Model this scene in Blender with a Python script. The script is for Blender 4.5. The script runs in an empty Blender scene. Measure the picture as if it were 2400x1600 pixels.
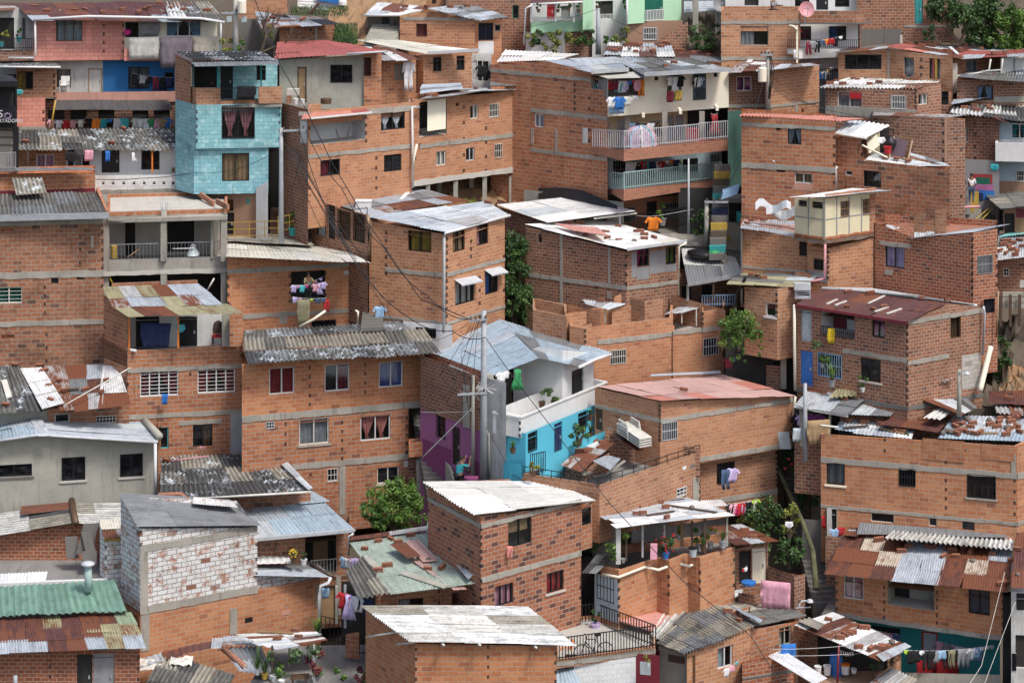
import bpy,math,random
from mathutils import Vector
F,HZ,CX=5700.0,-550.0,1200.0
SH=[0]
def P(px,py,Y):
 Y+=SH[0]
 return Vector(((px-CX)*Y/F,Y,-(py-HZ)*Y/F))
def hillz(Y):
 if Y<90:return-47+(Y-90)*.1
 if Y<125:return-47+(Y-90)*.55
 if Y<141:return-27.75+(Y-125)*.85
 return-14.15+(Y-141)*.45
sc=bpy.context.scene
COLL=sc.collection
R=random.Random(7)
MATS={}
def newmat(name):
 m=bpy.data.materials.new(name);m.use_nodes=True
 nt=m.node_tree;nt.nodes.clear()
 out=nt.nodes.new('ShaderNodeOutputMaterial');b=nt.nodes.new('ShaderNodeBsdfPrincipled')
 nt.links.new(b.outputs[0],out.inputs[0])
 return m,nt,b
def N(nt,t,**kw):
 n=nt.nodes.new(t)
 for k,v in kw.items():
  if k in n.inputs.keys()if hasattr(n.inputs,'keys')else False:n.inputs[k].default_value=v
  else:setattr(n,k,v)
 return n
def rgb(c):return(c[0],c[1],c[2],1)
def mixc(nt,fac,a,b,mode='MIX'):
 n=nt.nodes.new('ShaderNodeMix');n.data_type='RGBA';n.blend_type=mode
 for s,v in((n.inputs[0],fac),(n.inputs[6],a),(n.inputs[7],b)):
  if hasattr(v,'is_output'):nt.links.new(v,s)
  else:s.default_value=v if isinstance(v,(int,float))else rgb(v)
 return n.outputs[2]
def ramp(nt,src,stops,interp='LINEAR'):
 n=nt.nodes.new('ShaderNodeValToRGB');cr=n.color_ramp;cr.interpolation=interp
 while len(cr.elements)<len(stops):cr.elements.new(.5)
 for e,(p,c)in zip(cr.elements,stops):
  e.position=p;e.color=rgb(c)if not isinstance(c,(int,float))else(c,c,c,1)
 nt.links.new(src,n.inputs[0]);return n.outputs[0]
def noise(nt,vec,scale,detail=4,rough=.6,dist=0):
 n=nt.nodes.new('ShaderNodeTexNoise');n.inputs['Scale'].default_value=scale
 n.inputs['Detail'].default_value=detail;n.inputs['Roughness'].default_value=rough
 n.inputs['Distortion'].default_value=dist
 if vec is not None:nt.links.new(vec,n.inputs['Vector'])
 return n.outputs['Fac']
def mapping(nt,vec,scale=(1,1,1),loc=(0,0,0)):
 n=nt.nodes.new('ShaderNodeMapping');n.inputs['Scale'].default_value=scale
 n.inputs['Location'].default_value=loc;nt.links.new(vec,n.inputs[0]);return n.outputs[0]
def vmath(nt,op,a,b):
 n=nt.nodes.new('ShaderNodeVectorMath');n.operation=op
 for s,v in((n.inputs[0],a),(n.inputs[1],b)):
  if hasattr(v,'is_output'):nt.links.new(v,s)
  else:s.default_value=v
 return n.outputs[0]
def objrand(nt,uv):
 oi=nt.nodes.new('ShaderNodeObjectInfo')
 n=nt.nodes.new('ShaderNodeCombineXYZ')
 m=nt.nodes.new('ShaderNodeMath');m.operation='MULTIPLY';m.inputs[1].default_value=37.0
 nt.links.new(oi.outputs['Random'],m.inputs[0]);nt.links.new(m.outputs[0],n.inputs[0]);nt.links.new(m.outputs[0],n.inputs[1])
 return oi,vmath(nt,'ADD',uv,n.outputs[0])
def bump(nt,b,h,strength=.3,dist=.02):
 n=nt.nodes.new('ShaderNodeBump');n.inputs['Strength'].default_value=strength
 n.inputs['Distance'].default_value=dist;nt.links.new(h,n.inputs['Height']);nt.links.new(n.outputs[0],b.inputs['Normal'])
def brick(name,c1,c2,cd,mortar,msize=.012,dark=.12,stain=.5,bw=.40,rh=.20,smear=.3,wash=None):
 0
 m,nt,b=newmat(name);MATS[name]=m
 uv=nt.nodes.new('ShaderNodeUVMap').outputs[0]
 oi,uvo=objrand(nt,uv)
 wob=nt.nodes.new('ShaderNodeTexNoise');wob.inputs['Scale'].default_value=3.5;wob.inputs['Detail'].default_value=3
 nt.links.new(uvo,wob.inputs['Vector'])
 w=vmath(nt,'SUBTRACT',wob.outputs['Color'],(.5,.5,.5));w=vmath(nt,'MULTIPLY',w,(.055,.04,0))
 uvw=vmath(nt,'ADD',uv,w)
 t=nt.nodes.new('ShaderNodeTexBrick');t.offset=.5;t.offset_frequency=2;t.squash=1
 for k,v in(('Scale',1),('Mortar Size',msize),('Mortar Smooth',.25),('Brick Width',bw),('Row Height',rh),('Bias',0)):t.inputs[k].default_value=v
 t.inputs['Color1'].default_value=(0,0,0,1);t.inputs['Color2'].default_value=(1,1,1,1);t.inputs['Mortar'].default_value=(.5,.5,.5,1)
 nt.links.new(uvw,t.inputs['Vector'])
 d2=1-dark
 col=ramp(nt,t.outputs['Color'],[(0,c1),(.45,[(a+bb)/2 for a,bb in zip(c1,c2)]),(d2-.03,c2),(min(.995,d2+.03),cd)])
 g=noise(nt,mapping(nt,uvo,(3,14,1)),3,5,.7)
 col=mixc(nt,.55,col,ramp(nt,g,[(.3,.42),(.7,1.5)]),'MULTIPLY')
 if wash:
  wn=noise(nt,uvo,2.2,6,.75)
  wv=ramp(nt,wn,[(wash[1]-.05,1.0),(wash[1]+.05,0.0)])
  wb=ramp(nt,t.outputs['Color'],[(wash[2],1.0),(min(1,wash[2]+.02),0.0)])
  mm=nt.nodes.new('ShaderNodeMath');mm.operation='MULTIPLY';nt.links.new(wv,mm.inputs[0]);nt.links.new(wb,mm.inputs[1])
  col=mixc(nt,mm.outputs[0],col,wash[0])
 sm=noise(nt,uvo,5,5,.8)
 smr=ramp(nt,sm,[(.60-.05*smear,0.0),(.68,min(.95,.8*smear))])
 mx=nt.nodes.new('ShaderNodeMath');mx.operation='MAXIMUM';nt.links.new(t.outputs['Fac'],mx.inputs[0]);nt.links.new(smr,mx.inputs[1])
 mcol=mixc(nt,noise(nt,uvo,1.4,3),[x*.8 for x in mortar],[x*1.15 for x in mortar])
 col=mixc(nt,mx.outputs[0],col,mcol)
 s1=noise(nt,uvo,.5,6,.65)
 col=mixc(nt,1.0,col,ramp(nt,s1,[(.25,1-.45*stain),(.5,1.0),(.75,1.12)]),'MULTIPLY')
 s2=noise(nt,mapping(nt,uvo,(2.2,.35,1)),1.0,6,.7)
 col=mixc(nt,1.0,col,ramp(nt,s2,[(.24,1-.75*stain),(.42,1.0)]),'MULTIPLY')
 col=mixc(nt,.6,col,ramp(nt,oi.outputs['Random'],[(0,(.74,.78,.84)),(.35,(1.02,.96,.9)),(.7,(.92,.98,1.04)),(1,(1.18,1.1,1.0))]),'MULTIPLY')
 nt.links.new(col,b.inputs['Base Color']);b.inputs['Roughness'].default_value=.9
 inv=nt.nodes.new('ShaderNodeMath');inv.operation='SUBTRACT';inv.inputs[0].default_value=1
 nt.links.new(t.outputs['Fac'],inv.inputs[1]);bump(nt,b,inv.outputs[0],.45,.012)
 return m
def plaster(name,c,stain=.35,rough=.9,scale=1.0,dirt=(.25,.24,.2)):
 m,nt,b=newmat(name);MATS[name]=m
 uv=nt.nodes.new('ShaderNodeUVMap').outputs[0];oi,uvo=objrand(nt,uv)
 n1=noise(nt,uvo,.9*scale,7,.65);n2=noise(nt,mapping(nt,uvo,(3,.35,1)),1.3*scale,6,.7);n3=noise(nt,uvo,14*scale,3)
 col=mixc(nt,ramp(nt,n1,[(.35,.9*stain),(.62,0.0)]),c,[a*.45+d*.3 for a,d in zip(c,dirt)])
 col=mixc(nt,ramp(nt,n2,[(.3,.85*stain),(.47,0.0)]),col,[a*.25+d*.15 for a,d in zip(c,dirt)])
 col=mixc(nt,.35,col,ramp(nt,n3,[(.3,.75),(.7,1.15)]),'MULTIPLY')
 nt.links.new(col,b.inputs['Base Color']);b.inputs['Roughness'].default_value=rough
 bump(nt,b,n3,.25,.01)
 return m
def sheetmat(name,mott=.5,rough=.5,paint=0,spec=.5,streak=1.0):
 0
 m,nt,b=newmat(name);MATS[name]=m
 uv=nt.nodes.new('ShaderNodeUVMap').outputs[0];oi,uvo=objrand(nt,uv)
 at=nt.nodes.new('ShaderNodeAttribute');at.attribute_name='tint'
 col=at.outputs['Color'];rustv=at.outputs['Alpha']
 st=noise(nt,mapping(nt,uvo,(5,.5,1)),1.2,6,.7);bl=noise(nt,uvo,1.6,7,.72);fine=noise(nt,uvo,9,4,.7)
 col=mixc(nt,mott,col,ramp(nt,st,[(.3,.25),(.48,.9),(.75,1.35)]),'MULTIPLY')
 col=mixc(nt,mott,col,ramp(nt,bl,[(.3,.45),(.5,1.0),(.75,1.25)]),'MULTIPLY')
 col=mixc(nt,mott*.8,col,ramp(nt,fine,[(.3,.6),(.7,1.3)]),'MULTIPLY')
 rn=noise(nt,mapping(nt,uvo,(2.6,.8,1)),1.5,7,.75)
 ad=nt.nodes.new('ShaderNodeMath');ad.operation='ADD';nt.links.new(rn,ad.inputs[0]);nt.links.new(rustv,ad.inputs[1])
 rm=ramp(nt,ad.outputs[0],[(.84,0.0),(.95,.45),(1.02,1.0)])
 rc=mixc(nt,fine,(.085,.032,.022),(.26,.095,.045))
 col=mixc(nt,rm,col,rc)
 if paint:
  pn=noise(nt,uvo,2.3,8,.85,.6);pl=noise(nt,uvo,.45,2)
  pa=ramp(nt,pn,[(.53,0.0),(.57,1.0)]);pb=ramp(nt,pl,[(.47,0.0),(.53,1.0)])
  mm=nt.nodes.new('ShaderNodeMath');mm.operation='MULTIPLY';nt.links.new(pa,mm.inputs[0]);nt.links.new(pb,mm.inputs[1])
  col=mixc(nt,mm.outputs[0],col,(.6,.66,.72))
 nt.links.new(col,b.inputs['Base Color']);b.inputs['Roughness'].default_value=rough
 b.inputs['Specular IOR Level'].default_value=spec
 bump(nt,b,fine,.15,.01)
 return m
def flat(name,c,rough=.6,metal=0,var=.25):
 if name in MATS:return MATS[name]
 m,nt,b=newmat(name);MATS[name]=m
 tc=nt.nodes.new('ShaderNodeTexCoord').outputs['Object']
 n=noise(nt,tc,3.0,5,.7)
 nt.links.new(mixc(nt,1.0,c,ramp(nt,n,[(.3,1-var),(.7,1+var)]),'MULTIPLY'),b.inputs['Base Color'])
 b.inputs['Roughness'].default_value=rough;b.inputs['Metallic'].default_value=metal
 return m
def glassmat():
 m=bpy.data.materials.new('window_glass');m.use_nodes=True;nt=m.node_tree;nt.nodes.clear()
 out=nt.nodes.new('ShaderNodeOutputMaterial');mx=nt.nodes.new('ShaderNodeMixShader')
 t=nt.nodes.new('ShaderNodeBsdfTransparent');t.inputs[0].default_value=(.75,.78,.8,1)
 g=nt.nodes.new('ShaderNodeBsdfGlossy');g.inputs['Roughness'].default_value=.08;g.inputs[0].default_value=(.8,.85,.9,1)
 mx.inputs[0].default_value=.09
 nt.links.new(t.outputs[0],mx.inputs[1]);nt.links.new(g.outputs[0],mx.inputs[2]);nt.links.new(mx.outputs[0],out.inputs[0])
 MATS['glass']=m;return m
def darkglass():
 m,nt,b=newmat('dark_glass');MATS['dglass']=m
 tc=nt.nodes.new('ShaderNodeTexCoord').outputs['Object']
 n=noise(nt,mapping(nt,tc,(1,1,2.2)),1.6,3)
 nt.links.new(ramp(nt,n,[(.4,(.006,.006,.007)),(.6,(.02,.021,.024)),(.75,(.06,.06,.065))]),b.inputs['Base Color'])
 b.inputs['Roughness'].default_value=.12;b.inputs['Specular IOR Level'].default_value=.35
def leafmat(name,a,b_,c):
 m,nt,b=newmat(name);MATS[name]=m
 at=nt.nodes.new('ShaderNodeAttribute');at.attribute_name='tint'
 sep=nt.nodes.new('ShaderNodeSeparateColor');nt.links.new(at.outputs['Color'],sep.inputs[0])
 nt.links.new(ramp(nt,sep.outputs[0],[(0,a),(.5,b_),(1,c)]),b.inputs['Base Color'])
 b.inputs['Roughness'].default_value=.55
brick('b_orange',(.37,.125,.052),(.50,.20,.09),(.25,.09,.048),(.40,.35,.29),.015,.04,.7,.42,.195,.9)
brick('b_bright',(.44,.16,.068),(.54,.24,.11),(.32,.115,.058),(.43,.36,.29),.011,.03,.5,.41,.19,.5)
brick('b_red',(.28,.08,.033),(.40,.128,.055),(.18,.065,.038),(.42,.36,.30),.014,.05,.55,.32,.155,.5)
brick('b_brown',(.23,.09,.048),(.34,.145,.078),(.15,.065,.042),(.38,.33,.28),.015,.06,.75,.32,.155,.9)
brick('b_tan',(.39,.16,.074),(.50,.24,.12),(.28,.11,.06),(.46,.39,.32),.012,.04,.55,.36,.165,.6)
brick('b_pale',(.43,.175,.082),(.53,.25,.125),(.33,.13,.068),(.44,.36,.29),.009,.04,.45,.37,.155,.7)
brick('b_dirty',(.27,.105,.052),(.39,.165,.085),(.15,.07,.046),(.36,.32,.27),.015,.07,1.15,.43,.205,1.2)
brick('b_checker',(.36,.12,.056),(.45,.175,.088),(.15,.058,.04),(.46,.40,.33),.012,.14,.45,.36,.185,.4)
brick('b_small',(.34,.12,.06),(.40,.15,.08),(.25,.085,.05),(.38,.29,.24),.010,.06,.3,.26,.10)
brick('b_white',(.42,.165,.085),(.54,.235,.125),(.3,.13,.08),(.28,.25,.22),.017,.1,.45,.44,.2,smear=.3,wash=((.80,.79,.76),.56,.965))
brick('b_pink',(.68,.28,.22),(.76,.35,.28),(.62,.26,.2),(.42,.15,.12),.010,.05,.35,smear=.05)
brick('b_turq',(.24,.50,.56),(.28,.57,.63),(.22,.47,.53),(.11,.31,.36),.008,.05,.8,smear=.05,wash=((.40,.66,.71),.49,.6))
brick('b_greyblk',(.42,.38,.33),(.52,.47,.41),(.3,.26,.22),(.3,.27,.24),.012,.1,.5)
brick('b_whiteblk',(.70,.70,.69),(.76,.76,.75),(.62,.6,.58),(.5,.5,.49),.006,.05,.4)
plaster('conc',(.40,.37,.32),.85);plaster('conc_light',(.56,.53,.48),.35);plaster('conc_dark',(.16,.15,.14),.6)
plaster('concfloor',(.50,.48,.44),.45);plaster('floor_dark',(.26,.25,.24),.9)
plaster('white',(.74,.74,.73),.3);plaster('white_old',(.66,.65,.62),.8);plaster('cream',(.86,.80,.64),.1);plaster('ivory',(.74,.66,.44),.25)
plaster('greyplaster',(.42,.405,.345),.6);plaster('olive',(.33,.31,.25),.5);plaster('bluepaint',(.02,.16,.40),.2)
plaster('sky',(.10,.50,.66),.15);plaster('skylow',(.05,.36,.50),.2);plaster('purple',(.42,.14,.31),.4);plaster('magenta',(.25,.05,.16),.4)
plaster('mint',(.46,.73,.49),.15);plaster('palegreen',(.36,.50,.48),.3);plaster('teal',(.03,.30,.30),.25);plaster('paleblue',(.42,.52,.58),.25)
plaster('pinkplaster',(.58,.30,.23),.5);plaster('earth',(.34,.20,.10),.7,scale=2);plaster('soil',(.10,.075,.05),.7);plaster('darkgreen_wall',(.06,.16,.13),.5)
plaster('tile_brown',(.36,.21,.14),.4);plaster('room_dark',(.022,.021,.02),.3);plaster('greypaint',(.27,.27,.28),.5)  # room_dark: near-black colour standing in for the shade inside rooms and gaps
plaster('grassm',(.07,.12,.025),.6,scale=5)
sheetmat('zinc',.55,.45);sheetmat('fibre',.95,.85,1);sheetmat('fibre_plain',.9,.85,0);sheetmat('paintsheet',.3,.6);glassmat();darkglass()
leafmat('leaf',(.012,.03,.010),(.035,.085,.018),(.10,.19,.035))
leafmat('leaf_bright',(.02,.05,.008),(.07,.15,.02),(.20,.33,.05))
leafmat('leaf_yellow',(.05,.07,.01),(.16,.18,.03),(.36,.34,.06))
leafmat('leaf_red',(.05,.012,.02),(.12,.02,.03),(.22,.05,.05))
COL=dict(white=(.75,.75,.76),offwhite=(.62,.60,.54),cream=(.62,.56,.42),black=(.012,.012,.014),grey=(.28,.28,.29),pale=(.42,.48,.5),red=(.42,.02,.025),maroon=(.18,.02,.035),crimson=(.30,.035,.04),pink=(.68,.34,.42),hotpink=(.62,.03,.22),rose=(.60,.28,.30),orange=(.72,.20,.02),yellow=(.66,.46,.03),blue=(.03,.16,.48),navy=(.02,.03,.09),lightblue=(.28,.44,.62),indigo=(.06,.10,.36),teal=(.03,.30,.34),green=(.04,.28,.10),lime=(.40,.60,.05),lilac=(.52,.42,.66),purple=(.22,.05,.2),brown=(.10,.055,.03),tan=(.36,.24,.13),khaki=(.22,.2,.12),denim=(.06,.10,.18),silver=(.5,.52,.54),mustard=(.42,.28,.05),turquoise=(.08,.42,.46),salmon=(.6,.24,.2),mauve=(.20,.165,.19),beige=(.50,.43,.35),woodd=(.09,.06,.045),wood=(.28,.17,.09),steel=(.36,.38,.40),darkgreen=(.01,.12,.08),plum=(.1,.06,.08))
def cloth(c):return flat('cloth_'+c,COL[c],.95,0,.3)
def paint(c):return flat('paint_'+c,COL[c],.5,0,.18)
def M(x):
 if x in MATS:return MATS[x]
 return paint(x)
class MB:
 def __init__(s):s.v=[];s.f=[];s.uv=[];s.mi=[];s.t=[];s.smooth=False
 def face(s,pts,uv=None,mi=0,tint=None):
  i=len(s.v);s.v+=[tuple(p)for p in pts];s.f.append(tuple(range(i,i+len(pts))))
  if uv is None:
   a,b,c=Vector(pts[0]),Vector(pts[1]),Vector(pts[-1]);e1=b-a
   if e1.length<1e-6:e1=c-a
   e1=e1.normalized()if e1.length>1e-9 else Vector((1,0,0));n=e1.cross(c-a)
   e2=n.cross(e1).normalized()if n.length>1e-9 else Vector((0,0,1))
   uv=[((Vector(p)-a).dot(e1)+a.x,(Vector(p)-a).dot(e2)+a.z)for p in pts]
  s.uv+=[tuple(u)for u in uv];s.mi.append(mi);s.t+=[tint or(.5,.5,.5,0)]*len(pts)
 def box(s,O,U,V,W,mi=0):
  0
  O,U,V,W=map(Vector,(O,U,V,W));c=[O,O+U,O+U+V,O+V,O+W,O+U+W,O+U+V+W,O+V+W]
  for q in((0,1,2,3),(4,5,6,7),(0,1,5,4),(1,2,6,5),(2,3,7,6),(3,0,4,7)):s.face([c[k]for k in q],mi=mi)
 def tube(s,pts,r,n=6,mi=0,r1=None,caps=True):
  pts=[Vector(p)for p in pts];rings=[]
  for i,p in enumerate(pts):
   d=(pts[min(i+1,len(pts)-1)]-pts[max(i-1,0)]).normalized()
   a=d.cross(Vector((0,0,1)));a=a.normalized()if a.length>.05 else Vector((1,0,0));b=d.cross(a).normalized()
   rr=r if r1 is None else r+(r1-r)*i/(len(pts)-1)
   rings.append([p+a*rr*math.cos(6.2832*k/n)+b*rr*math.sin(6.2832*k/n)for k in range(n)])
  base=len(s.v)
  for rg in rings:s.v+=[tuple(q)for q in rg]
  for i in range(len(rings)-1):
   for k in range(n):
    q=(base+i*n+k,base+i*n+(k+1)%n,base+(i+1)*n+(k+1)%n,base+(i+1)*n+k)
    s.f.append(q);s.uv+=[(k/n,i),((k+1)/n,i),((k+1)/n,i+1),(k/n,i+1)];s.mi.append(mi);s.t+=[(.5,.5,.5,0)]*4
  if caps:
   for i,rev in((0,1),(len(rings)-1,0)):
    q=[base+i*n+k for k in range(n)]
    if rev:q.reverse()
    s.f.append(tuple(q));s.uv+=[(0,0)]*n;s.mi.append(mi);s.t+=[(.5,.5,.5,0)]*n
 def lathe(s,c,prof,n=12,mi=0):
  c=Vector(c);base=len(s.v)
  for r,z in prof:
   s.v+=[(c.x+r*math.cos(6.2832*k/n),c.y+r*math.sin(6.2832*k/n),c.z+z)for k in range(n)]
  for i in range(len(prof)-1):
   for k in range(n):
    s.f.append((base+i*n+k,base+i*n+(k+1)%n,base+(i+1)*n+(k+1)%n,base+(i+1)*n+k));s.uv+=[(0,0),(1,0),(1,1),(0,1)];s.mi.append(mi);s.t+=[(.5,.5,.5,0)]*4
  for i in(0,len(prof)-1):
   s.f.append(tuple(base+i*n+k for k in range(n)));s.uv+=[(0,0)]*n;s.mi.append(mi);s.t+=[(.5,.5,.5,0)]*n
 def build(s,name,mats,parent=None,loc=None,weld=False,smooth=False):
  if not s.f:return None
  if not isinstance(mats,(list,tuple)):mats=[mats]
  mats=[M(m)if isinstance(m,str)else m for m in mats]
  if parent is not None:L=Vector(parent['wl'])
  elif loc is not None:L=Vector(loc)
  else:
   xs=[v[0]for v in s.v];ys=[v[1]for v in s.v];L=Vector(((min(xs)+max(xs))/2,(min(ys)+max(ys))/2,min(v[2]for v in s.v)))
  me=bpy.data.meshes.new(name);me.from_pydata([(v[0]-L.x,v[1]-L.y,v[2]-L.z)for v in s.v],[],s.f)
  ul=me.uv_layers.new(name='UVMap');ul.data.foreach_set('uv',[c for u in s.uv for c in u])
  ca=me.color_attributes.new('tint','FLOAT_COLOR','CORNER');ca.data.foreach_set('color',[c for t in s.t for c in t])
  for m in mats:me.materials.append(m)
  me.polygons.foreach_set('material_index',s.mi)
  if smooth:me.polygons.foreach_set('use_smooth',[True]*len(s.f))
  me.update()
  o=bpy.data.objects.new(name,me);COLL.objects.link(o)
  if parent is not None:o.parent=parent;o['wl']=list(L)
  else:o.location=L;o['wl']=list(L)
  return o
def tag(o,label=None,cat=None,group=None,kind=None):
 if label:o['label']=label
 if cat:o['category']=cat
 if group:o['group']=group
 if kind:o['kind']=kind
 return o
def empty(name,loc,label,cat,group=None):
 o=bpy.data.objects.new(name,None);COLL.objects.link(o);o.location=loc;o['wl']=list(loc);o.empty_display_size=.3
 return tag(o,label,cat,group)
class Block:
 0
 def __init__(s,H,pts,Y,top,bot,mat,back=5.0,ext=1.5,inner=None,cap='floor_dark',btop=None,para=None,name='wall',open_=False,rise=0,endopen=False):
  s.H=H;s.mat=mat;s.name=name;s.holes=[];s.ex=MB();s.inner=inner;s.capmat=cap;s.endopen=endopen
  h0=pts[0][1]-HZ;Y+=SH[0]
  s.px=[p[0]for p in pts];s.Ys=[Y*h0/(p[1]-HZ)for p in pts]
  s.p=[Vector(((px-CX)*y/F,y))for px,y in zip(s.px,s.Ys)]
  if isinstance(top,(int,float)):s.zt=[-(top-HZ)*Y/F]*len(pts)
  else:s.zt=[-(t-HZ)*y/F for px,t,y in zip(s.px,top,s.Ys)]
  s.zb=-(bot-HZ)*Y/F-ext
  s.open=open_
  s.u=[0]
  for a,b in zip(s.p,s.p[1:]):s.u.append(s.u[-1]+(b-a).length)
  n=len(pts)
  if para is None:para=(n==3 and s.Ys[1]<min(s.Ys[0],s.Ys[2])-.3)
  if para:s.bp=[s.p[0]+s.p[2]-s.p[1]];s.bz=[s.zt[0]+s.zt[2]-s.zt[1]]
  else:
   s.bp=[q*((q.y+back)/q.y)for q in reversed(s.p)];s.bz=[z+rise*back for z in reversed(s.zt)]
   if n>2:s.bp=[s.bp[0],s.bp[-1]];s.bz=[s.bz[0],s.bz[-1]]
  if not btop and inner is None:s.bz=[z-.18 for z in s.bz]
  if btop:s.bz=[-(t-HZ)*q.y/F for q,t in zip(s.bp,btop)]
  H.blocks.append(s)
 def seg(s,px):
  for i in range(len(s.px)-1):
   if px<=s.px[i+1]or i==len(s.px)-2:return i
 def hit(s,px,i=None):
  if i is None:i=s.seg(px)
  A,B=s.p[i],s.p[i+1];d=(px-CX)/F;AB=B-A
  t=(d*A.y-A.x)/(AB.x-d*AB.y);q=A+AB*t
  return i,t*AB.length,q
 def at(s,px,py):
  i,u,q=s.hit(px);return Vector((q.x,q.y,-(py-HZ)*q.y/F))
 def rect(s,x0,y0,x1,y1):
  xm=(x0+x1)/2;i,um,q=s.hit(xm);u0=s.hit(x0,i)[1];u1=s.hit(x1,i)[1]
  L=(s.p[i+1]-s.p[i]).length
  return i,u0,u1,-(y1-HZ)*q.y/F,-(y0-HZ)*q.y/F
 def frame(s,i):
  A,B=s.p[i],s.p[i+1];U=(B-A).normalized();Nn=Vector((-U.y,U.x))
  if Nn.dot(A)<0:Nn=-Nn
  return A,U,Nn
 def pos(s,i,u,z,n=0):
  A,U,Nn=s.frame(i);q=A+U*u+Nn*n;return Vector((q.x,q.y,z))
 def bx(s,mb,i,u0,u1,z0,z1,n0,n1,mi=0):
  mb.box(s.pos(i,u0,z0,n0),s.pos(i,u1,z0,n0)-s.pos(i,u0,z0,n0),(0,0,z1-z0),s.pos(i,u0,z0,n1)-s.pos(i,u0,z0,n0),mi)
 def build(s):
  H=s.H;mb=MB();n=len(s.p)
  for i in range(n-1):
   A,B=s.p[i],s.p[i+1];L=(B-A).length
   if L<1e-4:continue
   hs=[h for h in s.holes if h[0]==i];us={0,L}
   for h in hs:us|={max(0,h[1]),min(L,h[2])}
   us=sorted(us)
   topz=lambda u:s.zt[i]+(s.zt[i+1]-s.zt[i])*u/L
   for ua,ub in zip(us,us[1:]):
    if ub-ua<1e-4:continue
    um=(ua+ub)/2;cov=sorted((h[3],h[4])for h in hs if h[1]<um<h[2]);z=s.zb
    for c0,c1 in cov+[(None,None)]:
     if c0 is None:ta,tb=topz(ua),topz(ub)
     else:ta=tb=min(c0,topz(um))
     if max(ta,tb)-z>.004:
      mb.face([s.pos(i,ua,z),s.pos(i,ub,z),s.pos(i,ub,tb),s.pos(i,ua,ta)],[(s.u[i]+ua,z),(s.u[i]+ub,z),(s.u[i]+ub,tb),(s.u[i]+ua,ta)])
     if c1 is not None:z=max(z,c1)
   for h in hs:
    _,u0,u1,z0,z1,d,rev=h;u0=max(u0,0);u1=min(u1,L)
    if not rev:continue
    q=[(u0,z0),(u1,z0),(u1,z1),(u0,z1)]
    for k in range(4):
     a,b=q[k],q[(k+1)%4];mb.face([s.pos(i,a[0],a[1],0),s.pos(i,b[0],b[1],0),s.pos(i,b[0],b[1],d),s.pos(i,a[0],a[1],d)])
  ring=[(q,z)for q,z in zip(s.p,s.zt)]+[(q,z)for q,z in zip(s.bp,s.bz)]
  m=len(ring);u=s.u[-1]
  for k in range(n-1,m):
   (a,za),(b,zb)=ring[k],ring[(k+1)%m];L=(b-a).length
   if s.endopen:continue
   mb.face([(a.x,a.y,s.zb),(b.x,b.y,s.zb),(b.x,b.y,zb),(a.x,a.y,za)],[(u,s.zb),(u+L,s.zb),(u+L,zb),(u,za)]);u+=L
  minz=min(z for _,z in ring)
  if s.inner is not None:
   c=sum((q for q,_ in ring),Vector((0,0)))/m;fz=minz-s.inner
   inr=[(q+(c-q).normalized()*.17,z)for q,z in ring]
   for k in range(m):
    (a,za),(b,zb)=ring[k],ring[(k+1)%m];(c0,_),(c1,_)=inr[k],inr[(k+1)%m]
    mb.face([(a.x,a.y,za),(b.x,b.y,zb),(c1.x,c1.y,zb),(c0.x,c0.y,za)])
    mb.face([(c0.x,c0.y,fz),(c1.x,c1.y,fz),(c1.x,c1.y,zb),(c0.x,c0.y,za)])
   fl=MB();fl.face([(q.x,q.y,fz)for q,_ in inr]);fl.build('terrace_floor',s.capmat,H.root)
   s.fz=fz
  elif not s.open:
   mb.face([(q.x,q.y,z-.3)for q,z in ring])
  for k,f in enumerate(s.ex.f):mb.face([s.ex.v[q]for q in f],mi=1)
  mb.build(s.name,[s.mat,'black']if s.ex.f else s.mat,H.root)
 def band(s,px,py,th=12,mat='conc',x0=None,x1=None,proud=.03,name='concrete_band'):
  i,u,q=s.hit(px);z=-(py-HZ)*q.y/F;t=th*q.y/F;mb=MB()
  if isinstance(mat,(list,)):pass
  for k in range(len(s.p)-1):
   L=(s.p[k+1]-s.p[k]).length;a,b=0,L
   if x0 is not None:
    if x1<=s.px[k]or x0>=s.px[k+1]:continue
    a=max(0,s.hit(max(x0,s.px[k]),k)[1]);b=min(L,s.hit(min(x1,s.px[k+1]),k)[1])
   n_=max(2,int((b-a)/.3));zs=[(z-t/2+R.uniform(-.035,.02),z+t/2+R.uniform(-.02,.035))for _ in range(n_+1)]if th>4 else[(z-t/2,z+t/2)]*(n_+1)
   for e in range(n_):
    ua,ub=a+(b-a)*e/n_,a+(b-a)*(e+1)/n_;(l0,h0_),(l1,h1_)=zs[e],zs[e+1];q4=[s.pos(k,ua,l0,-proud),s.pos(k,ub,l1,-proud),s.pos(k,ub,h1_,-proud),s.pos(k,ua,h0_,-proud)]
    mb.face(q4,[(s.u[k]+ua,l0),(s.u[k]+ub,l1),(s.u[k]+ub,h1_),(s.u[k]+ua,h0_)]);mb.face([q4[3],q4[2],s.pos(k,ub,h1_,.02),s.pos(k,ua,h0_,.02)]);mb.face([q4[0],q4[1],s.pos(k,ub,l1,.02),s.pos(k,ua,l0,.02)])
  return mb.build(name,mat,s.H.root)
 def colm(s,px,y0,y1,w=10,mat='conc',proud=.034,name='concrete_column'):
  i,u0,u1,z0,z1=s.rect(px-w/2,y0,px+w/2,y1);mb=MB();s.bx(mb,i,u0,u1,z0,z1,-proud,.05)
  return mb.build(name,mat,s.H.root)
 def patch(s,x0,y0,x1,y1,mat,name='painted_patch',proud=.012,lbl=None):
  i,u0,u1,z0,z1=s.rect(x0,y0,x1,y1);mb=MB();L=(s.p[i+1]-s.p[i]).length
  s.bx(mb,i,max(u0,0),min(u1,L),z0,z1,-proud,.02);o=mb.build(name,mat,s.H.root)
  if lbl:o['label']=lbl
  return o
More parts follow.
